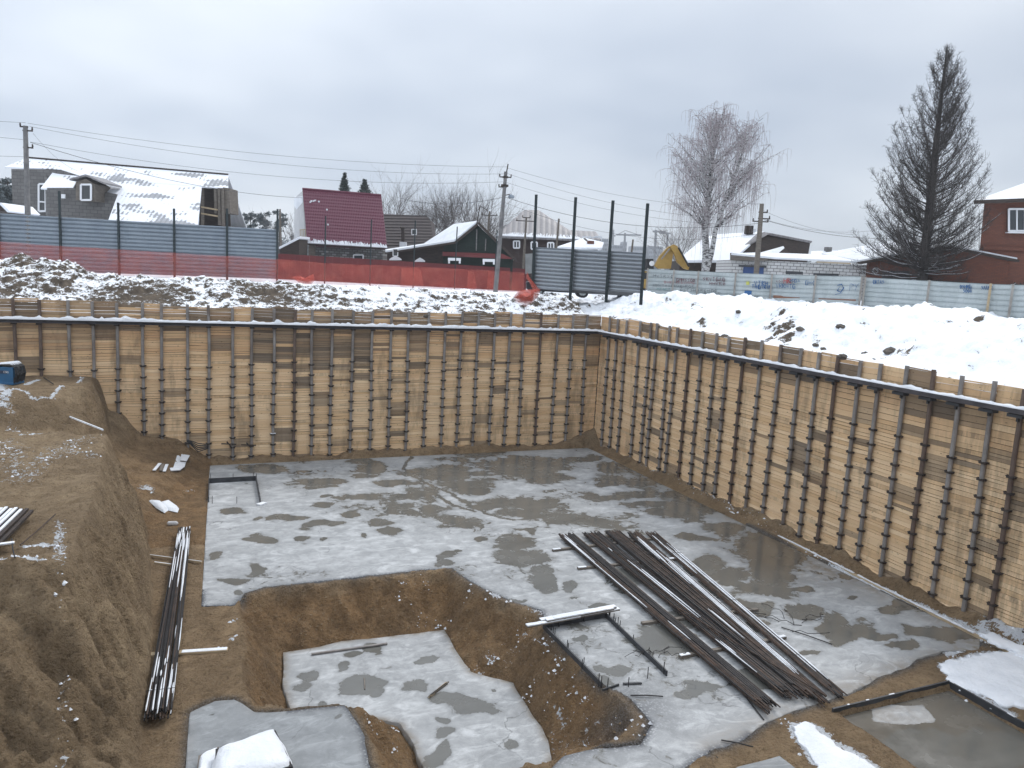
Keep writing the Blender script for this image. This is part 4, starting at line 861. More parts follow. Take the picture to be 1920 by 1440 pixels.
# things on the lower floor
zf_ = -1.3
m = MB(); m.tube([at(584, 1229, zf_) + UP * .04, at(726, 1209, zf_) + UP * .04], .032, 10); tag(m.build('pipe', M['pipe']), 'long thin pale pipe lying across the far side of the lower floor', 'pipe')
th = thing('lath_bundle', at(820, 1297, zf_), 'small bundle of short laths on the lower floor beside a puddle', 'wood')
for k in range(6):
    o_ = np.array([(k % 3) * .035, (k % 3) * .02, .02 + (k // 3) * .03]); m = MB(); m.bar(at(804, 1309, zf_) + o_, at(835 + 2 * (k % 2), 1284, zf_) + o_, .03, .025); m.build('lath', M['oldwood'] if k % 2 else M['plank'], th)
m = MB(); m.bar(at(684, 1293, zf_) + UP * .012, at(683, 1272, zf_) + UP * .012, .03, .02); tag(m.build('stick', M['oldwood']), 'short dark stick lying in a puddle on the lower floor', 'stick')
# snow covered stack at the bottom edge
th = thing('tarped_stack', at(460, 1440), 'boxy stack of sheets under a thick cushion of snow on the near slab', 'stack')
def cushion(cs, z0, z1, name, matl, par, amp=.04, n=16):
    # four plan corners -> soft box
    cs = [np.array(c[:2]) for c in cs]; vs = []; fs = []
    for j in range(n + 1):
        for i in range(n + 1):
            u, v = i / n, j / n; p = cs[0] * (1 - u) * (1 - v) + cs[1] * u * (1 - v) + cs[2] * u * v + cs[3] * (1 - u) * v
            e_ = min(u, v, 1 - u, 1 - v) * n; zz = z0 + (z1 - z0) * min(1, (e_ / 3.2)) ** .4 if e_ > 0 else z0
            q = fbm(p[0], p[1], .35, 3, 66) * amp * (e_ > 0); cc = sum(cs) / 4; sh_ = 1 + .05 * float(fbm(p[0] * 2, p[1] * 2, .3, 2, 67))
            p = cc + (p - cc) * sh_; p = cc + (p - cc) * (1 - .13 * (abs(2 * u - 1) * abs(2 * v - 1)) ** 3); vs.append((p[0], p[1], zz + q + .03 * math.sin(u * 5 + 1) * math.sin(v * 4) * (e_ > 0)))
    for j in range(n):
        for i in range(n): fs.append((j * (n + 1) + i, j * (n + 1) + i + 1, (j + 1) * (n + 1) + i + 1, (j + 1) * (n + 1) + i))
    m = MB(); m.add(vs, fs); return m.build(name, matl, par, smooth=True)
c1 = [at(400, 1468, .5), at(552, 1432, .5), at(518, 1362, .5), at(402, 1398, .5)]
m = MB(); q_ = [np.array([p[0], p[1], .0]) * 1.0 for p in c1]; cc = sum(q_) / 4; m.prism([cc + (p - cc) * .97 for p in q_], UP * .44); m.build('sheet_stack', M['rebar_dark'], th)
cushion([cc + (np.array([p[0], p[1], 0]) - cc) * 1.05 for p in c1], .36, .58, 'snow_cover', M['snow'], th)
c2 = [at(366, 1470, .2), at(418, 1455, .2), at(410, 1398, .2), at(372, 1415, .2)]
m = MB(); q_ = [np.array([p[0], p[1], .0]) for p in c2]; m.prism(q_, UP * .18); m.build('lower_sheets', M['oldwood'], th)
cushion([p for p in c2], .1, .28, 'lower_snow_cover', M['snow'], th)
# loose wire scraps
def scrap(px, py, label, n, spread, z=.0, r=.008, seed=1, cat='wire scrap'):
    R2 = random.Random(seed); c = at(px, py, z); m = MB()
    for i in range(n):
        p = c + np.array([R2.uniform(-1, 1) * spread, R2.uniform(-1, 1) * spread, .01]); an = R2.uniform(0, 6.28); pts = [p]
        for k in range(5): an += R2.uniform(-.9, .9); p = p + np.array([math.cos(an), math.sin(an), 0]) * spread * .35; pts.append(np.array([p[0], p[1], z + .01 + R2.random() * .12]))
        m.tube(pts, r, 4)
    tag(m.build('wire_scrap', M['rebar_dark']), label, cat)
scrap(1235, 1235, 'tangle of thin wire standing right beside the long formwork frame', 7, .35, seed=2)
scrap(1480, 1165, 'tangle of bent bars on wet concrete right of the rebar bundles', 8, .6, seed=3, r=.01)
for a, b, lab in (((1465, 1178), (1560, 1210), 'dark straight bar on wet concrete right of the rebar bundles'), ((1182, 1306), (1243, 1308), 'thin rod lying on the slab just below the long formwork frame'), ((1352, 1390), (1412, 1403), 'dark stick lying on the soil strip at the near edge of the slab'), ((1330, 1410), (1345, 1424), 'thin twig on brown soil at the bottom edge')):
    m = MB(); A, B = at(*a), at(*b); m.tube([A + UP * .03, (A + B) / 2 + UP * .045, B + UP * .03], .014, 6); tag(m.build('loose_bar', M['rebar_dark']), lab, 'bar')
# boards and bag in the left corner
def gz(px, py, zs=0.0):
    z = zs
    for _ in range(6):
        p = at(px, py, z); z = float(ground_h(np.array([p[0]]), np.array([p[1]]))[0][0])
    return at(px, py, z)
th = thing('board_pile', gz(335, 872), 'snow covered board stack on the brown slope by the foot of the back wall', 'boards')
for k, (pp, dz) in enumerate((([(332, 856), (354, 859), (346, 884), (325, 880)], .08), ([(318, 878), (345, 882), (338, 888), (320, 884)], .04), ([(340, 857), (357, 863), (350, 873), (338, 868)], .13))):
    q = [gz(*p) for p in pp]; zc = sum(p[2] for p in q) / 4; q = [np.array([p[0], p[1], p[2] * .5 + zc * .5 + dz]) for p in q]; m = MB(); m.prism(q, UP * .03); b_ = m.build('board', M['oldwood'], th)
    m = MB(); m.prism([p + UP * .031 for p in q], UP * .03); m.build('snow_cap', M['snow'], b_, origin=PO[th.name])
for a, b, lab in (((289, 884), (300, 871), 'leftmost of three short sticks beside the board stack on the brown slope'), ((302, 885), (305, 872), 'dark middle one of three short sticks beside the board stack on the brown slope'), ((308, 886), (313, 873), 'snowy stick next to the board stack on the brown slope')):
    A, B = gz(*a) + UP * .05, gz(*b) + UP * .05; m = MB(); m.bar(A, B, .12, .03); tag(m.build('short_board', M['oldwood'] if 'dark' in lab else M['snow']), lab, 'stick')
th = thing('sack', gz(305, 952), 'flat white snow covered sack on the brown soil left of the pit floor', 'sack')
for pp in ([(279, 940), (300, 942), (316, 958), (308, 963), (292, 953)], [(296, 945), (315, 940), (336, 955), (333, 962), (315, 958)]):
    q = [gz(*p) for p in pp]; c = sum(q) / len(q); m = MB(); vs = [c + UP * .16] + [c + (p - c) * .75 + UP * .12 for p in q] + [p + UP * .02 for p in q]; n = len(q)
    m.add(vs, [(0, 1 + i, 1 + (i + 1) % n) for i in range(n)] + [(1 + i, 1 + n + i, 1 + n + (i + 1) % n, 1 + (i + 1) % n) for i in range(n)]); m.build('fold', M['snow'], th, smooth=True)
p = gz(322, 984); m = MB(); m.lathe(p + np.array([-.15, 0, .06]), [(0, .03), (.05, .08), (.3, .085), (.36, .03)], 10, (1, -.2, 0)); tag(m.build('bottle', M['paleplaster']), 'pale plastic bottle on soil beyond the far end of the dark rebar bundle', 'bottle')
# hose hanging on the back wall, brackets
m = MB()
for k in range(5):
    a = atY(351, 825 + k * .6, YB - .22); b = atY(391, 834 + k * 1.6, YB - .22); mid = (a + b) / 2 - UP * (.04 + .07 * k); m.tube([a, a * .6 + mid * .4 + UP * .01, mid, b * .7 + mid * .3, b], .022, 6)
tag(m.build('hose', M['black']), 'black cable loops hung between two piles low on the back wall', 'cable')
for px, py, lab in ((429, 832, 'flat steel strap across a pile low on the back wall, left of the other strap'), (466, 834, 'flat steel strap across a pile low on the back wall, right of the other strap')):
    m = MB(); m.bar(atY(px - 14, py, YB - .19), atY(px + 14, py + 1, YB - .19), .04, .05); m.bar(atY(px - 4, py - 4, YB - .21), atY(px + 4, py + 5, YB - .21), .03, .06); tag(m.build('strap', M['rust']), lab, 'strap')

# ================================================================== ON THE EARTH BLOCKS
# blue welding unit
o_ = at(20, 722, 4.02); o_ = o_ - np.array([.1, .0, 0]); th = thing('welding_machine', o_, 'blue welding unit draped in snowy black cables on the upper earth ledge', 'welding machine')
X_ = RT; Y_ = FW
def wb(c, sz, name, mt, bev=.02): m = MB(); m.box(o_ + X_ * c[0] + Y_ * c[1] + UP * c[2], sz, (X_, Y_, UP)); return m.build(name, mt, th, bevel=bev)
wb((-.25, .3, .36), (.95, .6, .56), 'casing', M['blue']); wb((-.25, .3, .06), (1.0, .68, .10), 'base', M['blue']); wb((-.25, -.012, .5), (.5, .02, .12), 'nameplate', mat('dark_label', (.015, .03, .07), .5))
wb((-.25, .3, .66), (.98, .62, .05), 'lid', M['blue'])
def text(s_, name, loc, size, matl, parent, ax, up_=UP, ext=.004):
    cu = bpy.data.curves.new(name, 'FONT'); cu.body = s_; cu.size = size; cu.extrude = ext; cu.align_x = 'CENTER'; cu.align_y = 'CENTER'
    o = bpy.data.objects.new(name + '_tmp', cu); n_ = np.cross(ax, up_); mw = Matrix.Identity(4)
    for i in range(3): mw[i][0] = ax[i]; mw[i][1] = up_[i]; mw[i][2] = n_[i]; mw[i][3] = loc[i]
    COL.objects.link(o); bpy.context.view_layer.update(); me = bpy.data.meshes.new_from_object(o.evaluated_get(bpy.context.evaluated_depsgraph_get())); me.transform(mw)
    COL.objects.unlink(o); bpy.data.objects.remove(o)
    vs = [tuple(v.co) for v in me.vertices]; fs = [tuple(p.vertices) for p in me.polygons]; bpy.data.meshes.remove(me)
    m = MB(); m.add(vs, fs); return m.build(name, matl, parent) if parent is not None else m
text('CЯ5', 'lettering', o_ + X_ * -.02 + Y_ * -.03 + UP * .5, .11, M['white'], th, X_)
for k in range(14):
    m = MB(); y0 = .02 + .042 * k; pts = [o_ + X_ * (-.6) + Y_ * y0 + UP * .74, o_ + X_ * (.1) + Y_ * (y0 + .02) + UP * (.80 + .02 * (k % 3)), o_ + X_ * (.28 + .02 * (k % 4)) + Y_ * y0 + UP * .70, o_ + X_ * (.36 + .03 * (k % 3)) + Y_ * (y0 - .05) + UP * .45, o_ + X_ * (.30 + .03 * (k % 2)) + Y_ * (y0 - .08) + UP * (.12 + .03 * (k % 3)), o_ + X_ * .25 + Y_ * y0 + UP * .3]
    m.tube(pts, .022, 6); m.build('cable', M['black'], th)
    ms = MB(); ms.tube([p + UP * .026 for p in (pts[0], pts[1], pts[1] * .45 + pts[2] * .55)], [.022, .026, .01], 5); ms.build('snow_strip', M['snow'], th, smooth=True)
m = MB(); m.tube([o_ + X_ * .3 + UP * .75 + Y_ * .1, o_ + X_ * .5 + UP * .65, o_ + X_ * .56 + UP * .45, o_ + X_ * .45 + UP * .4, o_ + X_ * .38 + UP * .5], .015, 6); m.build('cable', M['black'], th)
# bars on the lower block
A, B = at(60, 962, 3.35), at(-12, 1035, 3.35); dd = at(-40, 955, 3.35) - A
th = thing('steel_bar_stack', (A + B) / 2, 'stack of short snow covered steel sections on the lower earth block', 'steel stack')
for k in range(11):
    a_ = A + dd * (k / 11.) + UP * (.05 + .03 * (k % 2)); b_ = B + dd * (k / 11. * .95) + UP * (.05 + .03 * (k % 2)); m = MB(); m.bar(a_, b_, .07, .06); s_ = m.build('section', M['rust'] if k < 3 else M['beam'], th)
    if k > 1: m = MB(); m.bar(a_ + UP * .045 + (b_ - a_) * .03, b_ + UP * .045 - (b_ - a_) * R.uniform(.02, .12), .06, .03); m.build('snow_cap', M['snow'], s_, origin=PO[th.name])
m = MB(); m.bar(at(-5, 1022, 3.4), at(28, 1018, 3.4), .1, .06); m.build('bearer', M['plank'], th); m = MB(); m.bar(at(-5, 1021, 3.44), at(27, 1017, 3.44), .09, .03); m.build('snow_cap', M['snow'], th)
m = MB(); m.tube([at(104, 964, 3.36), at(70, 995, 3.38), at(38, 1022, 3.36)], .014, 6); tag(m.build('loose_bar', M['rebar']), 'single rusty rod lying on the earth block right of the snowy steel stack', 'bar')
m = MB(); m.tube([at(22, 1010, 3.42), at(24, 1030, 3.45), at(28, 1046, 3.40)], .012, 6); tag(m.build('loose_bar', M['rebar_dark']), 'short bent rod at the near end of the snowy steel stack', 'bar')
m = MB(); m.tube([at(82, 708, 4.12), at(100, 720, 4.1)], .02, 6); tag(m.build('loose_bar', M['rebar_dark']), 'short dark rod on the upper ledge right of the blue welding unit', 'bar')
m = MB(); A, B = at(112, 774, 3.05), at(193, 806, 3.22); m.bar(A, B, .04, .05); tag(m.build('lath', M['snow']), 'thin snowy lath bridging the gully between the two earth blocks', 'lath')
R5 = random.Random(21)
def clod(c, r, seed):
    bmv = []; m = MB(); n = 7; vs = []; R6 = random.Random(seed)
    for i in range(5):
        th_ = math.pi * i / 4
        for j in range(n): rr = r * math.sin(th_) * R6.uniform(.7, 1.25) + .002; vs.append(c + np.array([rr * math.cos(6.283 * j / n) * 1.2, rr * math.sin(6.283 * j / n), r * .7 * math.cos(th_) * R6.uniform(.8, 1.1)]))
    m.add(vs, [(i * n + j, i * n + (j + 1) % n, (i + 1) * n + (j + 1) % n, (i + 1) * n + j) for i in range(4) for j in range(n)]); return m

# ================================================================== SNOW BANK CLODS
R7 = random.Random(5)
for i, (px, py, v_, r) in enumerate([(1582, 652, 26.3, .16), (1625, 640, 27.5, .16), (1670, 648, 27.2, .22), (1360, 615, 33.0, .15), (1530, 637, 29, .12), (1500, 615, 31, .16), (1575, 618, 30, .17), (1385, 575, 36, .13), (1620, 585, 34, .12), (1240, 577, 37, .1), (800, 566, 36, .13), (660, 545, 37.5, .18), (1450, 600, 33, .1), (1545, 640, 28.5, .11)]):
    p = P(px, py, v_); z = float(outer_h(np.array([p[0]]), np.array([p[1]]))[0]); 
    CL = ['small dark clod perched on the top edge of the right wall boards', 'grey soil clod just above the right wall, second of the row going right', 'largest grey soil clod lying on the snow above the right wall', 'dark soil clod on the snow just beyond the wall corner', 'lone clod in the middle of the right bank below the graffiti fence',
          'clod in the middle of the right bank, nearer the fence than its neighbour', 'soil clod uphill of the largest grey clod', 'clod near the graffiti fence foot, on the smooth snow', 'small clod close under the junction of the graffiti and the lighter fence', 'small clod by the last tall green post', 'clod on the back bank above the middle of the back wall',
          'flat clod on the back bank between the first two bare posts', 'small clod beside the wall top left of the middle bank', 'small clod to the left of the largest grey clod']
    tag(clod(np.array([p[0], p[1], z + r * .25]), r, i).build('soil_clod', M['stone']), CL[i], 'clod', 'soil clods poking out of the snow banks')

# ================================================================== FENCES
def corr(mb, A, B, h, per=.21, amp=.03, rows=6, steps=1, wav=0.0, seed=0):
    A = np.array(A, float); B = np.array(B, float); d = B - A; d[2] = 0; d /= np.linalg.norm(d); nrm = np.array([d[1], -d[0], 0]); 
    if nrm @ FW > 0: nrm = -nrm
    prof = []; z = 0.0
    while z < h: 
        for q, o in ((0, -1), (.12, -1), (.22, .2), (.5, .5), (.80, .2)):
            if z + q * per <= h: prof.append((z + q * per, o * amp))
        z += per
    prof.append((h, 0)); vs = []; fs = []; K = steps + 1; n = len(prof)
    for k in range(K):
        u = k / steps
        for (z, o) in prof: vs.append(A + (B - A) * u + UP * z + nrm * (o + wav * float(fbm(u * 4 + seed, z * 1.5, 1, 2, 7))))
    for k in range(K):
        u = k / steps
        for (z, o) in prof: vs.append(A + (B - A) * u + UP * z + nrm * (o - .006 + wav * float(fbm(u * 4 + seed, z * 1.5, 1, 2, 7))))
    N_ = K * n
    for k in range(steps):
        for i in range(n - 1):
            a, b, c, e_ = k * n + i, k * n + i + 1, (k + 1) * n + i + 1, (k + 1) * n + i; fs += [(a, b, c, e_), (a + N_, e_ + N_, c + N_, b + N_)]
    fs += [(k * n + n - 1, k * n + n - 1 + N_, (k + 1) * n + n - 1 + N_, (k + 1) * n + n - 1) for k in range(steps)]
    mb.add(vs, fs)
def xk(k): return 960 + (-847 + 89.9 * k) / (1 + .0269 * k), 44 * (1 + .0269 * k)
def ztop_px(px, py, v): return float(P(px, py, v)[2])
fA = thing('corrugated_fence', P(250, 500, 46), 'blue grey corrugated fence on tall dark posts at the left, red netting over its foot', 'fence')
tops = {-2: 388, -1: 392, 0: 400 + 7.5, 1: 411, 2: 419, 3: 425, 4: 431}
def topline(px): return np.interp(px, [-250, 0, 113, 520], [388, 400, 407, 430.5])
bas = {}
for k in range(-3, 4):
    (x0, v0), (x1, v1) = xk(k), xk(k + 1); v0 += .12; v1 += .12; A = P(x0, topline(x0), v0); B = P(x1, topline(x1), v1); zb = 7.95; h = 3.05
    A2 = np.array([A[0], A[1], A[2] - h]); B2 = np.array([B[0], B[1], B[2] - h]); m = MB(); corr(m, A2, B2, h, .225, .05, steps=1); m.build('corrugated_panel', M['zinc'], fA)
def post(px_t, py_t, px_b, v, label=None, par=None, wd=.11, mt='post', zb=None, name='fence_post'):
    a = P(px_t, py_t, v); b = P(px_b, 540, v); zb = 7.7 if zb is None else zb
    # the foot lies under the top, leaning only as much as the post does
    b2 = ORG + ray(px_b, 540) / (ray(px_b, 540) @ FW) * v; k = (a[2] - zb) / max(1e-3, (a[2] - b2[2])); foot = a + (b2 - a) * k
    m = MB(); m.bar(foot, a, wd, wd, FW); return m.build(name, M[mt], par) if par is not None else m
ptops = {-1: 350, 0: 358, 1: 380, 2: 391, 3: 391, 4: 392, 5: 405, 6: 411.5, 7: 413.5, 8: 425, 9: 432}
for k in range(-2, 10):
    x, v = xk(k); y = ptops.get(k, 350); xb = x + (433 - x) / 10000 * (540 - y)
    xt = {1: 223, 0: 112}.get(k, x)
    if k <= 4: post(x - (433 - x) / 10000 * 60, y, x + (433 - x) / 10000 * 70, v, par=fA, wd=.10)
    else:
        mm = post(x - (433 - x) / 10000 * 60, y, x + (433 - x) / 10000 * 70, v, wd=.075)
        nm = {5: 'first', 6: 'second', 7: 'third', 8: 'fourth', 9: 'fifth'}[k]
        tag(mm.build('fence_post', M['post']), f'{nm} bare dark post from the left along the dark red fence, netting round its foot', 'post', 'bare posts in front of the dark red fence')
# dark red fence behind
fR = thing('metal_fence', P(750, 515, 58), 'plain dark red sheet metal fence behind the orange netting', 'fence')
for i in range(8):
    x0 = 516 + i * 59; x1 = x0 + 59; v0 = 59 + i * .35; A = P(x0, 475 + (x0 - 516) * .062, v0); B = P(x1, 475 + (x1 - 516) * .062, v0 + .35)
    m = MB(); A2 = A.copy(); B2 = B.copy(); A2[2] = B2[2] = 7.7; d_ = (B - A); nn_ = int(np.linalg.norm(d_) / .2)
    for j in range(nn_):
        a_ = A + d_ * j / nn_; b_ = A + d_ * (j + 1) / nn_; a_ = a_ + FW * (.02 if j % 2 else 0); b_ = b_ + FW * (.02 if j % 2 else 0)
        m.prism([(a_[0], a_[1], 7.7), (b_[0], b_[1], 7.7), tuple(b_), tuple(a_)], -FW * .012)
    m.build('fence_panel', M['redfence'], fR)
# orange netting
def net(label, pts, v_off, name='netting', seed=0):
    """pts: (k, top px y) along the post line"""
    m = MB(); cols = []; n = 60
    for i in range(n + 1):
        k = pts[0][0] + (pts[-1][0] - pts[0][0]) * i / n; ty = float(np.interp(k, [p[0] for p in pts], [p[1] for p in pts])); x, v = xk(k); v = v - v_off
        a = P(x, ty + 1.6 * float(fbm(k * 2, 0.0, 1, 3, 5 + seed)), v); b = a.copy(); b[2] = 7.85; cols.append([a + (b - a) * t - FW * (.10 * float(fbm(k * 3, t * 2, 1, 3, 8 + seed)) + .05 * t) for t in (0, .2, .4, .6, .8, 1)])
    vs = [p for c in cols for p in c]; fs = [(i * 6 + j, (i + 1) * 6 + j, (i + 1) * 6 + j + 1, i * 6 + j + 1) for i in range(n) for j in range(5)]; m.add(vs, fs); return tag(m.build(name, M['net'], smooth=True), label, 'netting')
net('sheer red safety netting strung over the foot of the blue grey fence at the left', [(-2, 448), (-1, 452), (0, 462), (2, 474), (4.0, 486)], .13)
net('sheer orange safety netting strung between the bare posts before the dark red fence', [(4.0, 486), (5, 493), (7, 500), (9, 507), (9.75, 512)], .13, seed=3)
for k0, k1, lab in ((6.7, 7.15, 'doubled orange net fold by the third bare post'), (8.3, 8.45, 'narrow doubled orange net fold left of the leaning utility pole'), (8.8, 9.0, 'bright doubled orange net fold just left of the fifth bare post')):
    m = MB(); x0, v0 = xk(k0); x1, v1 = xk(k1); t0 = 502 if k0 < 8 else 508; q = [P(x0, t0, v0 - .3), P(x1, t0 + 2, v1 - .3), P(x1 + 6, t0 + 34, v1 - .32), P(x0 - 2, t0 + 36, v0 - .34)]
    n = 5; vs = []
    for j in range(n + 1):
        for i in range(n + 1): u, w_2 = i / n, j / n; p = q[0] * (1 - u) * (1 - w_2) + q[1] * u * (1 - w_2) + q[2] * u * w_2 + q[3] * (1 - u) * w_2; vs.append(p + FW * .1 * math.sin(u * 9 + j))
    m.add(vs, [(j * (n + 1) + i, j * (n + 1) + i + 1, (j + 1) * (n + 1) + i + 1, (j + 1) * (n + 1) + i) for j in range(n) for i in range(n)]); tag(m.build('netting', M['net'], smooth=True), lab, 'netting')
def heap(name, outline, v, label, mt, depth=.8, seed=1, zscale=1):
    """crumpled net: ragged folded sheets inside an outline"""
    R8 = random.Random(seed); m = MB(); cx_ = sum(p[0] for p in outline) / len(outline); cy_ = sum(p[1] for p in outline) / len(outline)
    for L in range(7):
        sc = 1 - .1 * L; pts = []
        for (x, y) in outline: pts.append(P(cx_ + (x - cx_) * sc * R8.uniform(.85, 1.08), cy_ + (y - cy_) * sc * R8.uniform(.85, 1.08), v - depth * L / 7 * R8.uniform(.6, 1.2)))
        c = sum(pts) / len(pts) - FW * R8.uniform(.0, .35); n = len(pts); m.add([c] + pts, [(0, 1 + i, 1 + (i + 1) % n) for i in range(n)])
    return tag(m.build(name, mt), label, 'netting')
heap('net_heap', [(547, 520), (558, 516), (574, 522), (590, 512), (591, 526), (583, 533), (562, 532), (553, 526)], xk(4.6)[1] - 1.2, 'crumpled heap of orange netting on the snow by the end of the blue grey fence', M['net'], seed=2)
heap('net_heap', [(986, 508), (992, 518), (1002, 530), (1015, 545), (1008, 552), (1000, 545), (992, 530), (985, 520)], 42.5, 'loose orange net drape falling from the pale board to the snow', M['net'], .4, seed=3)
heap('net_heap', [(968, 545), (984, 540), (1012, 542), (1012, 556), (1000, 568), (986, 576), (968, 570), (962, 556)], 38.4, 'bright crumpled heap of orange netting lying down the snowy bank', M['net'], .8, seed=4)
m = MB(); m.prism([P(985, 476, 44), P(1000, 475, 44), P(1000, 512, 44), P(985, 514, 44)], FW * .04); tag(m.build('board', varied('grey_board', (.2, .21, .21), (.27, .28, .28), 3)), 'pale grey upright board at the left end of the three panel corrugated fence', 'board')
# three tall-post panels in the middle
fB = thing('corrugated_fence', P(1105, 540, 41.5), 'three pale corrugated panels between four tall dark green posts in the middle', 'fence')
PB = [((1005.5, 365), (998.5, 540), 42.6), ((1079.5, 370), (1070, 545), 41.7), ((1149.5, 376), (1138, 548), 40.7), ((1214.5, 381.5), (1203.5, 548), 39.8)]
for (t_, b_, v) in PB: post(t_[0], t_[1], b_[0], v, par=fB, wd=.15, zb=8.0)
pt_ = [(1000, 463), (1075, 467), (1141, 470.5), (1207, 474)]; pb_ = [541, 543.5, 545, 546]
for i in range(3):
    v0, v1 = PB[i][2] + .12, PB[i + 1][2] + .12; A = P(pt_[i][0] + 2, pt_[i][1], v0); B = P(pt_[i + 1][0] - 1, pt_[i + 1][1], v1); b0 = P(pt_[i][0], pb_[i], v0); h = A[2] - b0[2]
    A[2] -= h; B[2] -= h; m = MB(); corr(m, A, B, h, .20, .05); m.build('corrugated_panel', M['zinc_mid'], fB)
# graffiti fence
fG = thing('corrugated_fence', P(1415, 545, 47), 'weathered pale corrugated fence covered in graffiti, between the tall posts and the lighter fence', 'fence')
fH = thing('corrugated_fence', P(1770, 570, 40), 'light corrugated fence at the right with small blue scrawls, above the snow bank', 'fence')
GX = [1215, 1264, 1310, 1380, 1448, 1530, 1617]; HX = [1623, 1743, 1858, 1900, 1985, 2080, 2200]
def gv(px): return float(np.interp(px, [1215, 1620, 1920, 2400], [50, 43, 37, 29]))
def gtop(px): return float(np.interp(px, [1215, 1317, 1448, 1617, 1623, 1743, 1860, 1920], [504, 509, 514.5, 518.5, 520, 526.5, 532.5, 534.5]))
GP = []
for X_, par, mt in ((GX, fG, 'zinc_graf'), (HX, fH, 'zinc_light')):
    for a, b in zip(X_[:-1], X_[1:]):
        A = P(a, gtop(a), gv(a)); B = P(b, gtop(b), gv(b)); h = 2.1; A[2] -= h; B[2] -= h; m = MB(); corr(m, A, B, h, .26, .035, steps=10, wav=.05, seed=a); m.build('corrugated_panel', M['zinc_light'], par); GP.append((a, b, A, B))
    for a in X_:
        m = MB(); A = P(a, gtop(a) - 1, gv(a) - .16); foot = A.copy(); foot[2] -= 2.3; m.bar(foot, A, .09, .07, FW); m.build('post', M['postgrey'] if a not in (1858,) else M['plank'], par)
# graffiti: free hand strokes painted on the sheets
gcol = {k: mat('spray_' + k, c, .7) for k, c in dict(black=(.03, .03, .035), blue=(.02, .10, .26), maroon=(.13, .04, .05), teal=(.05, .2, .2), red=(.35, .06, .06), rust=(.22, .11, .07), yellow=(.5, .5, .12)).items()}
RG = random.Random(9)
def stroke(m, pts, wd=.03):
    pts = [P(x, y, gv(x) - .10) for x, y in pts]; m.tube(pts, [wd * .6] + [wd] * (len(pts) - 2) + [wd * .5], 4)
def glyph(m, x, y, w_, h_, kind, wd):
    S_ = {0: [[(0, 1), (0, 0), (.9, .1), (.1, .5), (.9, 1)]], 1: [[(0, 0), (0, 1)], [(0, .5), (.8, .5)], [(.8, 0), (.8, 1)]], 2: [[(.9, .1), (.2, 0), (0, .5), (.2, 1), (.9, .9), (.9, .5), (.5, .5)]], 3: [[(0, 1), (.4, 0), (.8, 1)], [(.15, .6), (.65, .6)]],
          4: [[(0, 0), (.8, 0)], [(.4, 0), (.4, 1)]], 5: [[(.4, 0), (0, .4), (.3, 1), (.8, .6), (.4, 0)]], 6: [[(0, 0), (.4, 1), (.8, 0)]], 7: [[(.8, 0), (.1, .2), (.8, .7), (0, 1)]], 8: [[(0, 1), (0, 0), (.5, .5), (.9, 0), (.9, 1)]]}[kind]
    for s_ in S_: stroke(m, [(x + px * w_ + RG.uniform(-.08, .08) * w_, y + py * h_ + RG.uniform(-.06, .06) * h_) for px, py in s_], wd)
for (x0, x1, y, w_, h_, col, wd, lab) in [(1318, 1358, 520, 5.5, 6.5, 'maroon', .032, 0), (1330, 1362, 529, 6, 5, 'maroon', .03, 0), (1268, 1300, 522, 5, 6, 'maroon', .03, 0), (1225, 1260, 515, 6, 5, 'black', .022, 0), (1225, 1300, 533, 5, 4, 'black', .018, 0), (1232, 1258, 540, 5, 4, 'teal', .02, 0), (1275, 1340, 541, 6, 5, 'black', .02, 0), (1245, 1300, 527, 5, 4, 'red', .016, 0),
        (1415, 1440, 527, 6, 8, 'blue', .04, 0), (1410, 1445, 534, 5, 7, 'blue', .045, 0), (1455, 1492, 532, 6, 8, 'blue', .028, 0), (1470, 1478, 522, 7, 9, 'red', .05, 0), (1482, 1500, 523, 6, 6, 'blue', .026, 0), (1510, 1530, 526, 6, 8, 'blue', .026, 0), (1320, 1350, 548, 6, 5, 'black', .018, 0), (1425, 1445, 557, 5, 4, 'maroon', .016, 0), (1350, 1420, 553, 6, 5, 'black', .02, 0), (1485, 1520, 563, 6, 6, 'black', .016, 0), (1455, 1490, 525, 5, 5, 'maroon', .018, 0)]:
    m = MB(); x = x0
    while x < x1: glyph(m, x, y + (x - x0) * .03, w_ * .85, h_, RG.randrange(9), wd * .8); x += w_ * RG.uniform(.95, 1.2)
    m.build('graffiti', gcol[col], fG)
m = MB(); stroke(m, [(1570, 535), (1578, 533), (1582, 540), (1576, 548), (1570, 545), (1574, 538)], .03); stroke(m, [(1594, 532), (1593, 545)], .022); stroke(m, [(1595, 532), (1601, 534), (1595, 539)], .022); stroke(m, [(1603, 532), (1605, 538), (1611, 531)], .02); stroke(m, [(1606, 538), (1603, 545)], .02); stroke(m, [(1566, 552), (1580, 549)], .02); m.build('graffiti', gcol['blue'], fG)
m = MB(); m.tube([P(1402, 528, gv(1402) - .09), P(1402.1, 534, gv(1402) - .09)], .1, 6); m.build('graffiti', gcol['yellow'], fG)
m = MB(); m.bar(P(1396, 549, gv(1396) - .1), P(1409, 550, gv(1409) - .1), .03, .28); m.build('graffiti', gcol['blue'], fG)
for (a, b, y, hh) in ((1450, 1500, 556, .16), (1535, 1605, 558, .17)): m = MB(); m.bar(P(a, y, gv(a) - .07), P(b, y + (b - a) * .05, gv(b) - .07), .02, hh); m.build('rust_patch', gcol['rust'], fG)
for (x0, x1, y, n) in ((1637, 1655, 525, 4), (1800, 1820, 534, 5), (1806, 1822, 542, 3), (1840, 1858, 536, 5)):
    m = MB(); x = x0
    while x < x1: glyph(m, x, y, 4, 7, RG.randrange(9), .022); x += 4.3
    m.build('graffiti', gcol['blue'], fH)
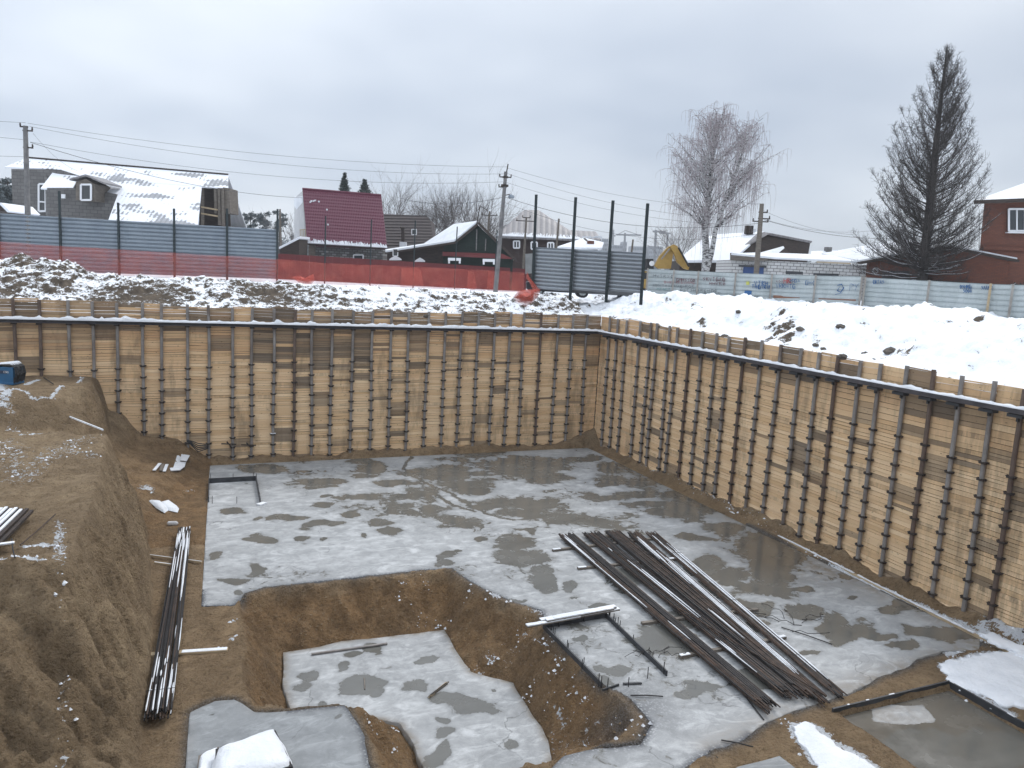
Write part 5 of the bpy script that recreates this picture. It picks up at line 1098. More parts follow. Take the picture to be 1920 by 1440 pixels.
# board lying on the bank at the left
th = thing('timber_board', P(75, 545, 35), 'white snowy bent board lying on the bank at the left above the back wall', 'board')
m = MB(); m.bar(P(78, 521, 36.3), P(85, 538, 35.6), .14, .08, FW); m.build('upper_piece', M['snow'], th); m = MB(); m.bar(P(86, 538, 35.5), P(62, 556, 34.2), .16, .09); m.build('lower_piece', M['snow'], th)

# ================================================================== UTILITY POLES AND WIRES
def pole(label, top, bot, v, r, arms, zb=7.7, extra=None, lamp=False):
    a = P(*top, v); b = P(*bot, v); k = (a[2] - zb) / (a[2] - b[2]); foot = a + (b - a) * k; th = thing('utility_pole', foot, label, 'utility pole')
    d = (foot - a) / np.linalg.norm(foot - a); m = MB(); m.tube([a, a + (foot - a) * .5, foot], [r * .8, r, r * 1.15], 8); m.build('shaft', M['conc_pole'] if extra == 'conc' else M['oldwood'], th)
    for (dz, w_, side) in arms:
        p = a + d * dz; m = MB(); m.bar(p - RT * w_ * .5 * (side <= 0) - RT * r, p + RT * w_ * .5 * (side >= 0) + RT * r, .07, .07)
        ca = m.build('crossarm', M['rust'], th)
        for s_ in ((-1, 1) if side == 0 else (side,)): mi = MB(); q = p + RT * s_ * (w_ * .45 + r); mi.lathe(q + UP * .03, [(0, .02), (.05, .055), (.10, .03), (.14, .05), (.17, .015)], 8); mi.build('insulator', M['rust'], ca, origin=PO[th.name])
    if lamp:
        m = MB(); q = a + d * 1.55; m.tube([q, q + RT * .35 + UP * .1, q + RT * .5 + UP * .05], .03, 6); lm = m.build('lamp_arm', M['rust'], th); m = MB(); m.lathe(q + RT * .5 - UP * .14, [(0, .17), (.08, .22), (.2, .16), (.27, .05)], 12); m.build('lamp_head', M['zinc'], lm, origin=PO[th.name])
        m = MB(); m.tube([a + UP * .5 + RT * .12, a + RT * .05, a + d * .5], .04, 6); m.build('top_spike', M['rust'], th)
        m = MB(); q = a + d * .9; m.box(q, (.42, .3, .14)); m.box(a + d * .35, (.3, .26, .12)); m.build('bracket', M['rust'], th)
    return th
pole('grey concrete utility pole standing before the grey block house at the far left', (47.5, 236), (52, 400), 43.6, .145, [(.25, .5, 1), (1.15, .5, 1), (.05, .3, -1)], extra='conc')
pole('tall leaning utility pole with a lamp in front of the brown house in the middle', (948.5, 322), (930, 535), 52.5, .15, [(.35, .5, 0), (1.0, .5, -1)], extra='conc', lamp=True)
pole('wooden utility pole before the white block garage, right of the birch', (1428.5, 382), (1419, 500), 52, .17, [(.55, .5, 1), (1.15, .7, 0), (.95, .9, 1)], zb=7.9)
pole('thin distant pole with three insulators seen in front of the brown house', (987, 408), (983, 470), 70, .11, [(.3, 1.6, 0), (.0, .5, 0)], zb=7.8)
pole('distant wooden pole with bracket left of the tall leaning pole', (918, 396), (915, 440), 78, .13, [(.4, 1.3, 0)], zb=7.8)
pole('dark slender pole standing behind the first pair of tall green posts', (1048, 410), (1043, 470), 62, .10, [], zb=7.8)
pole('dark slender pole behind the second and third tall green posts', (1187, 449), (1184, 475), 70, .10, [], zb=7.8)
pole('thin pole seen past the end of the blue grey fence by the pines', (525, 392), (527, 470), 78, .10, [], zb=7.8)
def wire(p0, v0, p1, v1, sag, label, grp, r=.008, n=16, cat='wire'):
    a = P(*p0, v0); b = P(*p1, v1); pts = [a + (b - a) * i / n - UP * sag * 4 * (i / n) * (1 - i / n) for i in range(n + 1)]; m = MB(); m.tube(pts, r, 4); return tag(m.build('overhead_wire', M['wire']), label, cat, grp)
g1 = 'wires strung between the left and middle poles'; g2 = 'wires running from the middle pole towards the birch'
wire((52, 231), 43.6, (950, 313), 52.5, .55, 'topmost thin wire between the far left pole and the middle pole', g1)
wire((55, 237), 43.6, (946, 326), 52.5, .75, 'second wire from the top between the far left pole and the middle pole', g1)
wire((57, 266), 43.6, (943, 341), 52.5, .8, 'third wire from the top between the far left pole and the middle pole', g1)
wire((57, 267), 43.6, (568, 371), 62, .6, 'thicker wire from the far left pole to the burgundy roofed house', g1, .014)
wire((-300, 200), 40, (48, 230), 43.6, .1, 'upper wire leaving the far left pole out of the picture', g1); wire((-300, 215), 40, (46, 262), 43.6, .1, 'middle wire leaving the far left pole out of the picture', g1); wire((-300, 270), 40, (45, 294), 43.6, .1, 'lower wire leaving the far left pole out of the picture', g1)
wire((952, 315), 52.5, (1330, 388), 60, .4, 'uppermost wire from the middle pole into the birch crown', g2); wire((950, 325), 52.5, (1340, 408), 60, .5, 'second wire from the middle pole into the birch crown', g2); wire((946, 341), 52.5, (1345, 420), 60, .5, 'third wire from the middle pole into the birch crown', g2)
wire((943, 368), 52.5, (1428, 418), 52, 1.0, 'long low wire between the middle pole and the pole by the white garage', g2, .013); wire((943, 378), 52.5, (1424, 438), 52, 1.2, 'lowest wire between the middle pole and the pole by the white garage', g2)
wire((745, 370), 70, (943, 370), 52.5, .5, 'wire from the far house roofs to the middle pole', g1, .013)
wire((905, 390), 60, (944, 348), 52.5, .1, 'short service wire from the middle pole to the green house', g1)
g3 = 'wires running right from the pole by the white garage'
wire((1432, 395), 52, (1600, 440), 56, .3, 'upper wire from the garage pole behind the larch', g3); wire((1432, 412), 52, (1720, 445), 58, .5, 'lower wire from the garage pole behind the larch', g3, .014); wire((1436, 412), 52, (1640, 432), 60, .4, 'middle wire from the garage pole behind the larch', g3)
wire((1425, 382), 52, (1385, 375), 54, .1, 'short wire from the garage pole into the birch twigs', g3)
wire((62, 250), 43.6, (145, 320), 56, .3, 'service wire from the far left pole down to the grey house roof', g1)

# ================================================================== HOUSES
def poly3(m, pts, thick=.12, dirn=None):
    q = [P(*p) if len(p) == 3 and p[2] > 15 else np.array(p) for p in pts]
    m.prism(q, (np.array(dirn) if dirn is not None else -UP * thick)); return q
def part(parent, pts, mt, name, thick=.12, dirn=None):
    m = MB(); poly3(m, pts, thick, dirn); return m.build(name, M[mt] if isinstance(mt, str) else mt, parent)
def wall_px(parent, pts, v, mt, name='wall', depth=.3, floor=None):
    """vertical wall facing the camera at depth v (or v per point); floor: carried down to that level"""
    q = [P(p[0], p[1], p[2] if len(p) > 2 else v) for p in pts]; m = MB(); m.prism(q, FW * depth); return m.build(name, M[mt] if isinstance(mt, str) else mt, parent)
def window(parent, x0, y0, x1, y1, v, frame='white', fr=.09, mull=1, sill=True, lab=None):
    a = P(x0, y0, v); b = P(x1, y0, v); c = P(x1, y1, v); d = P(x0, y1, v); m = MB()
    for s_, e_ in ((a, b), (d, c)): m.bar(s_, e_, .07, fr, UP)
    for s_, e_ in ((a, d), (b, c)): m.bar(s_ + UP * 0, e_, .07, fr, FW) if 0 else m.prism([s_ - RT * fr / 2, s_ + RT * fr / 2, e_ + RT * fr / 2, e_ - RT * fr / 2], -FW * .05)
    for k in range(mull): u = (k + 1) / (mull + 1); s_ = a + (b - a) * u; e_ = d + (c - d) * u; m.prism([s_ - RT * fr * .35, s_ + RT * fr * .35, e_ + RT * fr * .35, e_ - RT * fr * .35], -FW * .05)
    w_ = m.build('window', M[frame], parent); m = MB(); m.prism([a, b, c, d], FW * .03); m.build('pane', M['glass'], w_, origin=PO[parent.name]); return w_
ZG = 7.6
# A: grey block house with corrugated snowy roof
hA = thing('block_house', P(240, 450, 60), 'grey block house with snowy corrugated roof and small dormer behind the blue grey fence', 'house')
RA = [(50, 296, 60.5), (428, 328, 63), (428, 353, 61.2), (378, 350, 60.8), (371, 424, 56.2), (203, 413, 55.2), (221, 363, 57.8), (190, 362, 57.6), (183, 340, 58.6), (160, 330, 59), (140, 345, 58), (136, 357, 57.2), (76, 353, 56.8), (103, 317, 58.8), (8, 313, 58.6)]
# roof as one tilted sheet: fit plane from ridge and eave
def tilt_plane(a, b, c): n_ = np.cross(b - a, c - a); return a, n_ / np.linalg.norm(n_)
def on_plane(pl, px, py): d = ray(px, py); return ORG + d * (((pl[0] - ORG) @ pl[1]) / (d @ pl[1]))
plA = tilt_plane(P(50, 296, 60.5), P(428, 328, 63), P(203, 413, 55.6))
def roof_part(parent, px, pl, mt, name='roof', th_=.1):
    q = [on_plane(pl, *p[:2]) for p in px]; n_ = pl[1] if pl[1][2] > 0 else -pl[1]; m = MB(); m.prism(q, -n_ * th_); return m.build(name, M[mt], parent), q
roof_part(hA, [(50, 296), (428, 328), (428, 353), (378, 350), (240, 339), (103, 317), (8, 313)], plA, 'roof_snow')
roof_part(hA, [(240, 339.5), (378, 350.5), (371, 424), (203, 413), (221, 364), (188, 361), (193, 336)], plA, 'roof_snow')
roof_part(hA, [(103, 317.5), (150, 324.5), (134, 357), (76, 353)], plA, 'roof_snow')
roof_part(hA, [(150, 324.5), (239.5, 339), (193, 335.6), (160, 330), (146, 334)], plA, 'roof_snow')
# rear slope and gables
a, b = P(50, 296, 60.5), P(428, 328, 63); m = MB(); m.prism([a, b, b + FW * 5.5 - UP * 5, a + FW * 5.5 - UP * 5], -UP * .1); m.build('roof', M['roof_snow'], hA)
mt_ = MB(); mt_.tube([a + UP * .04, b + UP * .04], .07, 6); mt_.build('ridge_cap', M['rust'], hA)
vA = 58.2
def drop(p, z=ZG): q = np.array(p, float).copy(); q[2] = z; return q
A1 = P(21, 317, 59.4); A2 = P(112, 318, 59.4); A3 = P(372, 345, 61.4)
m = MB(); m.prism([A1, A2, P(222, 352, 60), P(222, 440, 60), drop(P(222, 440, 60)), drop(A1)], FW * .3); m.build('wall', M['greyblock'], hA)
m = MB(); q1, q2 = P(88, 352, 57.6), P(218, 364, 58.2); m.prism([q1, P(135, 352, 57.8), P(190, 358, 58.1), q2, drop(q2), drop(q1)], FW * .3); m.build('wall', M['greyblock'], hA)
m = MB(); m.prism([q1 + FW * .3, A1 * 0 + P(88, 330, 59.4), drop(P(88, 330, 59.4)), drop(q1 + FW * .3)], -RT * .2); m.build('wall', M['greyblock'], hA)
# window in the recess, dormer
window(hA, 73, 345, 86, 396, 59.2, mull=0, fr=.14); m = MB(); m.bar(P(73, 378, 59.1), P(86, 379, 59.1), .05, .1); m.build('transom', M['white'], hA)
m = MB(); m.prism([P(142, 342, 56.7), P(160, 335, 56.7), P(177, 345, 56.7), P(177, 377, 56.7), P(142, 375, 56.7)], FW * 2.2); dm = m.build('dormer', M['oldwood'], hA)
for s_ in (((130, 338, 56.5), (160, 330, 56.5)), ((160, 330, 56.5), (194, 345, 56.5))):
    a_, b_ = P(*s_[0]), P(*s_[1]); m = MB(); m.prism([a_, b_, b_ + FW * 2.6, a_ + FW * 2.6], UP * .12); m.build('dormer_roof', M['roof_grey'], dm, origin=PO[hA.name])
window(hA, 152, 346, 171, 375, 56.6, mull=0, fr=.13)
m = MB(); m.box(P(119, 368, 57.5), (.28, .1, .3), (RT, FW, UP)); m.build('meter_box', M['white'], hA)
# open bay at the right end
m = MB(); q = [P(378, 352, 63), P(430, 354, 63), P(431, 440, 63), P(372, 440, 63)]; m.prism(q, FW * .2); m.build('wall', M['darkwood'], hA)
for x, t_, b_, v_, mt2 in ((411, 353, 422, 61.2, 'oldwood'), (404, 353, 400, 61.4, 'oldwood'), (380, 353, 424, 61.4, 'oldwood'), (418, 353, 424, 61, 'oldwood')): m = MB(); m.bar(P(x + (1 if x > 400 else 0), b_, v_), P(x, t_, v_), .22, .12, FW); m.build('post', M[mt2], hA)
m = MB(); m.prism([P(418, 351, 61.1), P(430, 353, 61.1), P(432, 400, 61.1), P(421, 400, 61.1)], FW * 1.8); m.build('side_panel', M['oldwood'], hA)
for y in (388, 400): m = MB(); m.bar(P(377, y, 61.3), P(411, y + 6, 61.3), .06, .12); m.build('rail', M['plank'], hA)
m = MB(); c0_, c1_ = P(372, 345, 61.6), P(430, 352, 61.6); m.prism([drop(P(372, 400, 61.5)), P(372, 424, 61.5), P(432, 424, 61.5), drop(P(432, 400, 61.5))], FW * 6); m.build('wall', M['greyblock'], hA)
# sagging snow on nothing: small outhouse roof left edge
oh = thing('shed', P(5, 395, 50), 'low dark shed roof edge with snow at the far left behind the fence', 'shed'); part(oh, [(-60, 380, 50), (0, 382, 50), (16, 396, 50), (-60, 396, 50)], 'darkwood', 'wall', dirn=FW * 3); m = MB(); m.prism([P(-60, 378, 49.8), P(2, 380, 49.8), P(18, 396, 49.8), P(14, 398, 49.8), P(0, 384, 49.8), P(-60, 382, 49.8)], FW * 3.2); m.build('roof', M['roof_snow2'], oh)

# E: burgundy roof house
hE = thing('mansard_house', P(645, 470, 66), 'house with steep burgundy tiled roof and snowy eaves behind the dark red fence', 'house')
plE = tilt_plane(P(568, 355, 68), P(714, 367, 69), P(577, 456, 65)); rE = [on_plane(plE, *p) for p in ((567, 355), (715, 367), (726, 466), (576, 457))]
m = MB(); nr = 17
# stepped metal tiles: rows of small ridges
nE = plE[1] if plE[1] @ FW < 0 else -plE[1]
cols_ = 46
vs = []; fs = []
for j in range(nr * 3 + 1):
    t = j / (nr * 3); L_ = rE[0] + (rE[3] - rE[0]) * t; R_ = rE[1] + (rE[2] - rE[1]) * t; off = (j % 3) / 3 * .055
    for i in range(cols_ * 2 + 1): u = i / (cols_ * 2); vs.append(L_ + (R_ - L_) * u + nE * (off + .02 * (i % 2)))
W_ = cols_ * 2 + 1
for j in range(nr * 3):
    for i in range(W_ - 1): fs.append((j * W_ + i, j * W_ + i + 1, (j + 1) * W_ + i + 1, (j + 1) * W_ + i))
m.add(vs, fs); m.build('roof', M['roof_red'], hE)
m = MB(); m.prism([p - nE * .02 for p in rE], -nE * .15); m.build('roof_underside', M['darkwood'], hE)
m = MB(); m.tube([rE[0] + UP * .05, rE[1] + UP * .05], .1, 6); m.build('ridge_cap', M['roof_red'], hE)
m = MB(); m.prism([rE[0], rE[1], rE[1] + FW * 3.5 - UP * 5.0, rE[0] + FW * 3.5 - UP * 5.0], -UP * .1); m.build('roof', M['roof_red'], hE)
ms = MB(); R9 = random.Random(3)
for i in range(60):
    u = i / 60; p = rE[3] + (rE[2] - rE[3]) * u; hh = .18 + .25 * R9.random(); q = p + (rE[0] - rE[3]) / np.linalg.norm(rE[0] - rE[3]) * hh
    w2 = (rE[2] - rE[3]) / 60; ms.prism([p + nE * .06, p + w2 + nE * .06, q + w2 * R9.uniform(.3, 1) + nE * .07, q + nE * .07], nE * .1)
for x, y in ((584, 378), (588, 378), (591, 377), (598, 379), (613, 394), (615, 422), (582, 380)): c = on_plane(plE, x, y); ms.box(c + nE * .06, (.14, .05, .12), (RT, nE, UP))
ms.build('snow_cap', M['snow'], hE)
gE = [P(568, 358, 68), P(553, 372, 71), P(554, 440, 71), P(577, 458, 65.2)]
m = MB(); m.prism([P(567, 358, 68.2), drop(P(552, 420, 71)), drop(P(577, 440, 66))], FW * .0 + RT * .15); m.build('gable', M['paleplaster'], hE)
m = MB(); m.prism([P(567, 358, 68.2), P(552, 372, 72), drop(P(552, 420, 72)), drop(P(563, 420, 69.5)), P(567, 440, 68.5)], RT * .15); m.build('gable', M['paleplaster'], hE)
m = MB(); m.prism([P(551, 371, 71.9), P(567, 369, 68), P(567, 380, 68), P(553, 396, 71.9)], RT * .1 + UP * .1); m.build('side_roof', M['snow'], hE)
m = MB(); m.prism([P(586, 462, 66.4), P(718, 468, 68), drop(P(718, 468, 68)), drop(P(586, 462, 66.4))], FW * 3.4); m.build('wall', M['whiteblock_old'] if 'whiteblock_old' in M else M['greyblock'], hE)
m = MB(); m.prism([P(578, 457, 65.6), P(590, 458, 65.6), P(590, 480, 65.6), P(578, 480, 65.6)], FW * .3); m.build('post', M['oldwood'], hE)
window(hE, 663, 478, 681, 490, 66.6, mull=0)
# balcony stairs left
m = MB()
for k in range(4): m.bar(P(563 + k * 3.2, 430 + k * .4, 66), P(563 + k * 3.6, 458 + k * .5, 66), .05, .05, FW)
m.bar(P(562, 431, 66), P(575, 430, 66), .06, .06); m.bar(P(563, 450, 66), P(576, 450, 66), .06, .06); m.build('balcony_rail', M['plank'], hE)
shd = thing('lean_to_shed', P(545, 470, 60.5), 'dark lean-to shed with snowy sloping roof at the left end of the dark red fence', 'shed')
m = MB(); m.prism([P(523, 463, 61), P(562, 443, 62), P(562, 447, 62), P(523, 467, 61)], FW * 3 + UP * .05); m.build('roof', M['roof_snow2'], shd); m = MB(); m.prism([P(525, 467, 61.2), P(561, 448, 62.2), drop(P(561, 448, 62.2)), drop(P(525, 467, 61.2))], FW * 2.5); m.build('wall', M['darkwood'], shd)

# F: dark roofed house behind
hF = thing('dark_roof_house', P(765, 450, 76), 'house with dark brown ribbed roof, chimney and skylight between burgundy and green houses', 'house')
plF = tilt_plane(P(700, 401, 78), P(806, 405, 79), P(715, 462, 73)); fR_ = [on_plane(plF, *p) for p in ((695, 400), (800, 405), (815, 420), (818, 470), (700, 470))]; nF = plF[1] if plF[1] @ FW < 0 else -plF[1]
m = MB(); m.prism(fR_, -nF * .15); m.build('roof', M['roof_brown'], hF)
for k in range(11): m = m if k else MB(); y = 404 + k * 5.6; m.bar(on_plane(plF, 700, y) + nF * .03, on_plane(plF, 806 + k * .8, y + 1.5) + nF * .03, .05, .05)
m.build('roof_battens', M['roof_brown'], hF)
m = MB(); m.prism([fR_[0], fR_[1], fR_[1] + FW * 4 - UP * 4.5, fR_[0] + FW * 4 - UP * 4.5], -UP * .1); m.build('roof', M['roof_brown'], hF)
m = MB(); m.prism([drop(fR_[4] + FW * .6), drop(fR_[3] + FW * .6), fR_[3] + FW * .6, fR_[4] + FW * .6], FW * 5); m.build('wall', M['greyblock'], hF)
m = MB(); c = P(756, 455, 73.2); m.tube([c, P(755, 428, 73.2)], .16, 10); ch = m.build('chimney', M['rust'], hF); m = MB(); m.lathe(P(755, 428, 73.2), [(0, .26), (.08, .28), (.12, .1)], 10); m.build('cap', M['rust'], ch, origin=PO[hF.name])
m = MB(); m.box(P(756, 459, 73), (.6, .6, .5), (RT, FW, UP)); m.build('chimney_foot', M['snow'], hF)
window(hF, 772, 430, 781, 440, 73.6, mull=0, fr=.07)

# G: green-black wooden house
hG = thing('timber_house', P(880, 480, 63), 'low dark green timber house with snowy roof and white carved window tops', 'house')
pk = P(896, 419, 62); rL = [(896, 419, 62), (843, 425, 70), (800, 459, 67.5), (852, 451, 61)]
m = MB(); m.prism([P(896, 418, 62), P(850, 424, 70), P(795, 460, 69), P(852, 453, 61.5), P(872, 438, 61.8)], UP * .18); m.build('roof', M['snow'], hG)
m = MB(); m.prism([P(852, 453, 61.5), P(795, 460, 69), P(722, 471, 66), P(724, 473.5, 63)], UP * .16); m.build('porch_roof', M['snow'], hG)
m = MB(); m.prism([P(894, 417, 61.8), P(899, 417, 61.8), P(966, 484, 61), P(962, 487, 61)], FW * 8); m.build('roof', M['darkwood'], hG)
m = MB(); m.prism([P(894, 418.5, 61.7), P(852, 453, 61.4), P(722, 473.5, 62.8), P(722, 476, 62.8), P(853, 457, 61.4), P(896, 423, 61.7)], FW * .15); m.build('fascia', M['darkwood'], hG)
gw = [P(896, 422, 62.2), P(962, 486, 61.6), drop(P(962, 486, 61.6)), drop(P(832, 460, 62.2)), P(832, 459, 62.2), P(856, 455, 62.2)]
M['darkgreen'] = wood('dark_green_boarding', (.006, .014, .012), (.014, .026, .021)); m = MB(); m.prism(gw, FW * .3); m.build('wall', M['darkgreen'], hG)
m = MB(); m.prism([P(830, 472, 61.9), P(942, 476, 61.4), P(964, 486, 61.2), P(830, 480, 61.9)], -FW * .1); m.build('red_band', M['redfence'], hG)
m = MB(); m.prism([P(726, 476, 63.4), P(832, 460, 62.6), drop(P(832, 460, 62.6)), drop(P(726, 476, 63.4))], FW * 3); m.build('wall', M['darkwood'], hG)
for x in (893, 910): m = MB(); m.bar(P(x, 470, 61.6), P(x + 1, 430 if x < 900 else 448, 61.9), .08, .08, FW); m.build('post', M['greyblock'], hG)
for x0, x1, y in ((840, 864, 486), (905, 928, 488)):
    m = MB(); m.bar(P(x0, y, 61.2), P(x1, y + .5, 61.2), .08, .22); m.bar(P(x0 + 2, y + 8, 61.2), P(x0 + 2, y, 61.2), .14, .1, FW); m.bar(P(x1 - 2, y + 8, 61.2), P(x1 - 2, y, 61.2), .14, .1, FW); m.build('window_casing', M['white'], hG)
for x0, x1, y in ((730, 753, 484), (778, 797, 487)):
    m = MB(); m.prism([P(x0, y + 2, 62), P(x0 + 4, y - 1, 62), P((x0 + x1) / 2, y - 4, 62), P(x1 - 4, y - 1, 62), P(x1, y + 2, 62), P(x1, y + 4, 62), P(x0, y + 4, 62)], -FW * .08); m.build('window_casing', M['white'], hG)
window(hG, 737, 467, 746, 480, 62.6, mull=0, fr=.06)
an = MB(); an.tube([P(894, 420, 61.9), P(900, 386, 61.9)], .04, 5); an.tube([P(899, 385, 61.9), P(915, 395, 61.9)], .02, 4)
for k in range(5): an.tube([P(901 + k * 3, 383 + k * 2, 61.5), P(901 + k * 3, 389 + k * 2, 62.3)], .012, 4)
an.build('antenna', M['rust'], hG)

# I: brown brick house, hip roof
hI = thing('hip_roof_house', P(1030, 470, 72), 'brown brick house with pale grey hip roof behind the tall leaning pole', 'house')
vI = 74
def eave(x, y, v): return P(x, y, v)
e1, e2, e3 = P(930, 443, 72), P(1090, 450, 73), P(1092, 447, 80); r1_, r2_ = P(983, 393.5, 77), P(1010, 394, 77.5)
m = MB()
for q in ([e1, e2, P(1068, 432, 75), r2_, r1_], [P(1068, 432, 75.1), r2_, P(1075, 436, 84)], [r1_, e1, P(925, 443, 83)], [r1_, r2_, P(1075, 436, 84), P(925, 443, 83)]): m.prism(q, -UP * .12)
m.prism([P(1060, 431, 76), P(1117, 434, 77), P(1127, 449, 74), P(1066, 448, 73.5)], -UP * .12)
m.build('roof', M['roof_grey'], hI)
m = MB(); m.prism([P(937, 446, 72.6), P(1085, 452, 73.4), drop(P(1085, 452, 73.4)), drop(P(937, 446, 72.6))], FW * 9); m.build('wall', M['brownbrick'], hI)
m = MB(); m.prism([P(1068, 450, 74.4), P(1122, 452, 74.8), drop(P(1122, 452, 74.8)), drop(P(1068, 450, 74.4))], FW * 7); m.build('wall', M['brownbrick'], hI)
for x, y in ((963, 452), (996, 454), (1027, 455)): window(hI, x, y, x + 11, y + 13, 72.5, fr=.13)
ms = MB()
for i in range(110):
    u = i / 110; p = P(930 + 160 * u, 443 + 7 * u, 72 + u); hh = (.25 + .55 * R9.random()) * (1 if u > .12 else .6); up2 = (r1_ * (1 - u) + P(1068, 432, 75) * u) - p; up2 = up2 / np.linalg.norm(up2)
    w2 = (P(1090, 450, 73) - P(930, 443, 72)) / 110; ms.prism([p + UP * .04, p + w2 + UP * .04, p + up2 * hh + w2 * R9.uniform(.2, 1) + UP * .06, p + up2 * hh + UP * .06], UP * .07)
for i in range(36):
    p = P(1092 + i, 449.5, 74 + i * .02) - FW * .0; ms.box(p + UP * .18 * R9.random() + UP * .05, (.14, .3, .15 + .2 * R9.random()), (RT, FW, UP))
ms.build('snow_cap', M['snow'], hI)
sJ = thing('annex', P(1090, 465, 60), 'small snowy pitched roof showing over the middle corrugated panels', 'annex')
m = MB(); m.prism([P(1095, 449, 62), P(1132, 458, 60.5), P(1128, 468, 59), P(1098, 468, 58.5), ], UP * .15); m.prism([P(1095, 449, 62), P(1045, 466, 58.5), P(1098, 468, 58.4)], UP * .15); m.build('roof', M['snow'], sJ)
m = MB(); m.prism([P(1046, 468, 59), P(1128, 470, 59.6), drop(P(1128, 470, 59.6)), drop(P(1046, 468, 59))], FW * 3); m.build('wall', M['brownbrick'], sJ)
m = MB(); m.prism([P(1094, 451, 61.5), P(1097, 451, 61.5), P(1112, 466, 59.5), P(1106, 466, 59.5)], UP * .2); m.build('gable_trim', M['darkwood'], sJ); m = MB(); m.box(P(1107, 459, 60), (.5, .5, .6), (RT, FW, UP)); m.build('chimney', M['redbrick'], sJ)

# right side buildings
hR = thing('barn', P(1400, 490, 64), 'long dark timber barn with broad snow covered roof behind the birch', 'barn')
plR = tilt_plane(P(1330, 440, 68), P(1432, 434, 68), P(1285, 487, 62)); 
roof_part(hR, [(1320, 446), (1345, 439), (1432, 434), (1392, 470), (1370, 488), (1270, 488)], plR, 'roof_snow2', th_=.2)
m = MB(); m.prism([P(1432, 435, 66), P(1445, 437, 66), P(1523, 452, 68), P(1521, 456, 68), P(1440, 440, 66), P(1378, 476, 64), P(1374, 474, 64)], FW * 2.0 + UP * .0); m.build('roof', M['roof_grey'], hR)
m = MB(); m.prism([P(1436, 440, 66.2), P(1519, 456, 68), drop(P(1510, 470, 68)), drop(P(1380, 470, 64.2)), P(1380, 476, 64.2)], FW * .3); m.build('wall', M['barn_boards'] if 'barn_boards' in M else M['darkwood'], hR)
m = MB(); m.prism([P(1275, 489, 62.6), P(1372, 489, 62.6), drop(P(1372, 489, 62.6)), drop(P(1275, 489, 62.6))], FW * 4); m.build('wall', M['darkwood'], hR)
ch = MB(); ch.box(P(1404, 431, 67.5), (.6, .6, .7), (RT, FW, UP)); cc_ = ch.build('chimney', M['rust'], hR); m = MB(); m.box(P(1412, 432.5, 67.4), (.35, .4, .3), (RT, FW, UP)); m.build('cap', M['snow'], cc_, origin=PO[hR.name])
sh = thing('shed', P(1470, 478, 58.5), 'small low shed with snowy pitched roof in front of the barn gable', 'shed')
m = MB(); m.prism([P(1471, 465, 58), P(1425, 478, 57), P(1452, 481, 57)], UP * .15 + FW * .3); m.build('roof', M['snow'], sh); m = MB(); m.prism([P(1472, 466, 57.9), P(1486, 479, 57.6), P(1486, 482, 57.6), P(1448, 481, 57.4), P(1452, 479, 57.4)], FW * 2); m.build('gable', M['darkwood'], sh)
hW = thing('block_garage', P(1480, 500, 53), 'white block garage with flat snowy roof and blue door behind the graffiti fence', 'garage')
m = MB(); m.prism([P(1371, 478, 54), P(1455, 486, 53.6), P(1625, 494, 52.4), P(1560, 481, 57), P(1430, 476, 58)], UP * .12); m.build('roof', M['snow'], hW)
m = MB(); m.prism([P(1371, 474, 54.02), P(1440, 483.5, 53.7), P(1440, 489, 53.7), P(1371, 488, 54.02)], FW * .3); m.build('fascia', M['oldwood'], hW)
q1, q2, q3 = P(1371, 487, 54.2), P(1441, 489, 53.9), P(1631, 497, 52.6); m = MB(); m.prism([q1, q2, drop(q2), drop(q1)], FW * 4); m.build('wall', M['whiteblock'], hW); m = MB(); m.prism([q2 - FW * .05, q3, drop(q3), drop(q2 - FW * .05)], FW * 3.6); m.build('wall', M['whiteblock'], hW)
dr = MB(); dr.prism([P(1394, 500, 53.9), P(1432, 501, 53.75), drop(P(1432, 501, 53.75)), drop(P(1394, 500, 53.9))], -FW * .06 + UP * 0); dr.build('door', M['bluedoor'], hW); m = MB(); m.bar(P(1385, 498, 53.7), P(1437, 500, 53.6), .1, .14); m.build('lintel', M['form'], hW)
for x0, x1, y in ((1473, 1505, 508), (1525, 1572, 512)): m = MB(); m.prism([P(x0, y, 53.0), P(x1, y + 1.5, 52.8), P(x1, y + 7, 52.8), P(x0, y + 6, 53.0)], -FW * .05 ); m.build('window_opening', M['form'], hW)
hY = thing('beige_house', P(1560, 480, 95), 'small beige gabled house seen in the distance above the white garage', 'house')
m = MB(); m.prism([P(1520, 474, 96), P(1545, 473, 100), P(1583, 473, 96), P(1598, 487, 93), P(1560, 486, 94), P(1520, 486, 94)], UP * .2); m.build('roof', M['snow'], hY); m = MB(); m.prism([P(1576, 474, 93), P(1596, 487, 93), drop(P(1596, 487, 93)), drop(P(1556, 487, 93)), P(1556, 486, 93)], FW * 4); m.build('wall', M['beige'], hY)
m = MB(); m.box(P(1552, 472, 96), (.7, .7, 1.1), (RT, FW, UP)); m.build('chimney', M['greyblock'], hY)
hB = thing('brick_garage', P(1770, 510, 50), 'long red brick garage with low snowy gable roof behind the larch trunk', 'garage')
m = MB(); m.prism([P(1631, 489, 52), P(1782, 465, 49.5), P(1790, 466, 49.4), P(1893, 490, 48.5), drop(P(1893, 490, 48.5)), drop(P(1633, 489, 52))], FW * .4); m.build('wall', M['redbrick'], hB)
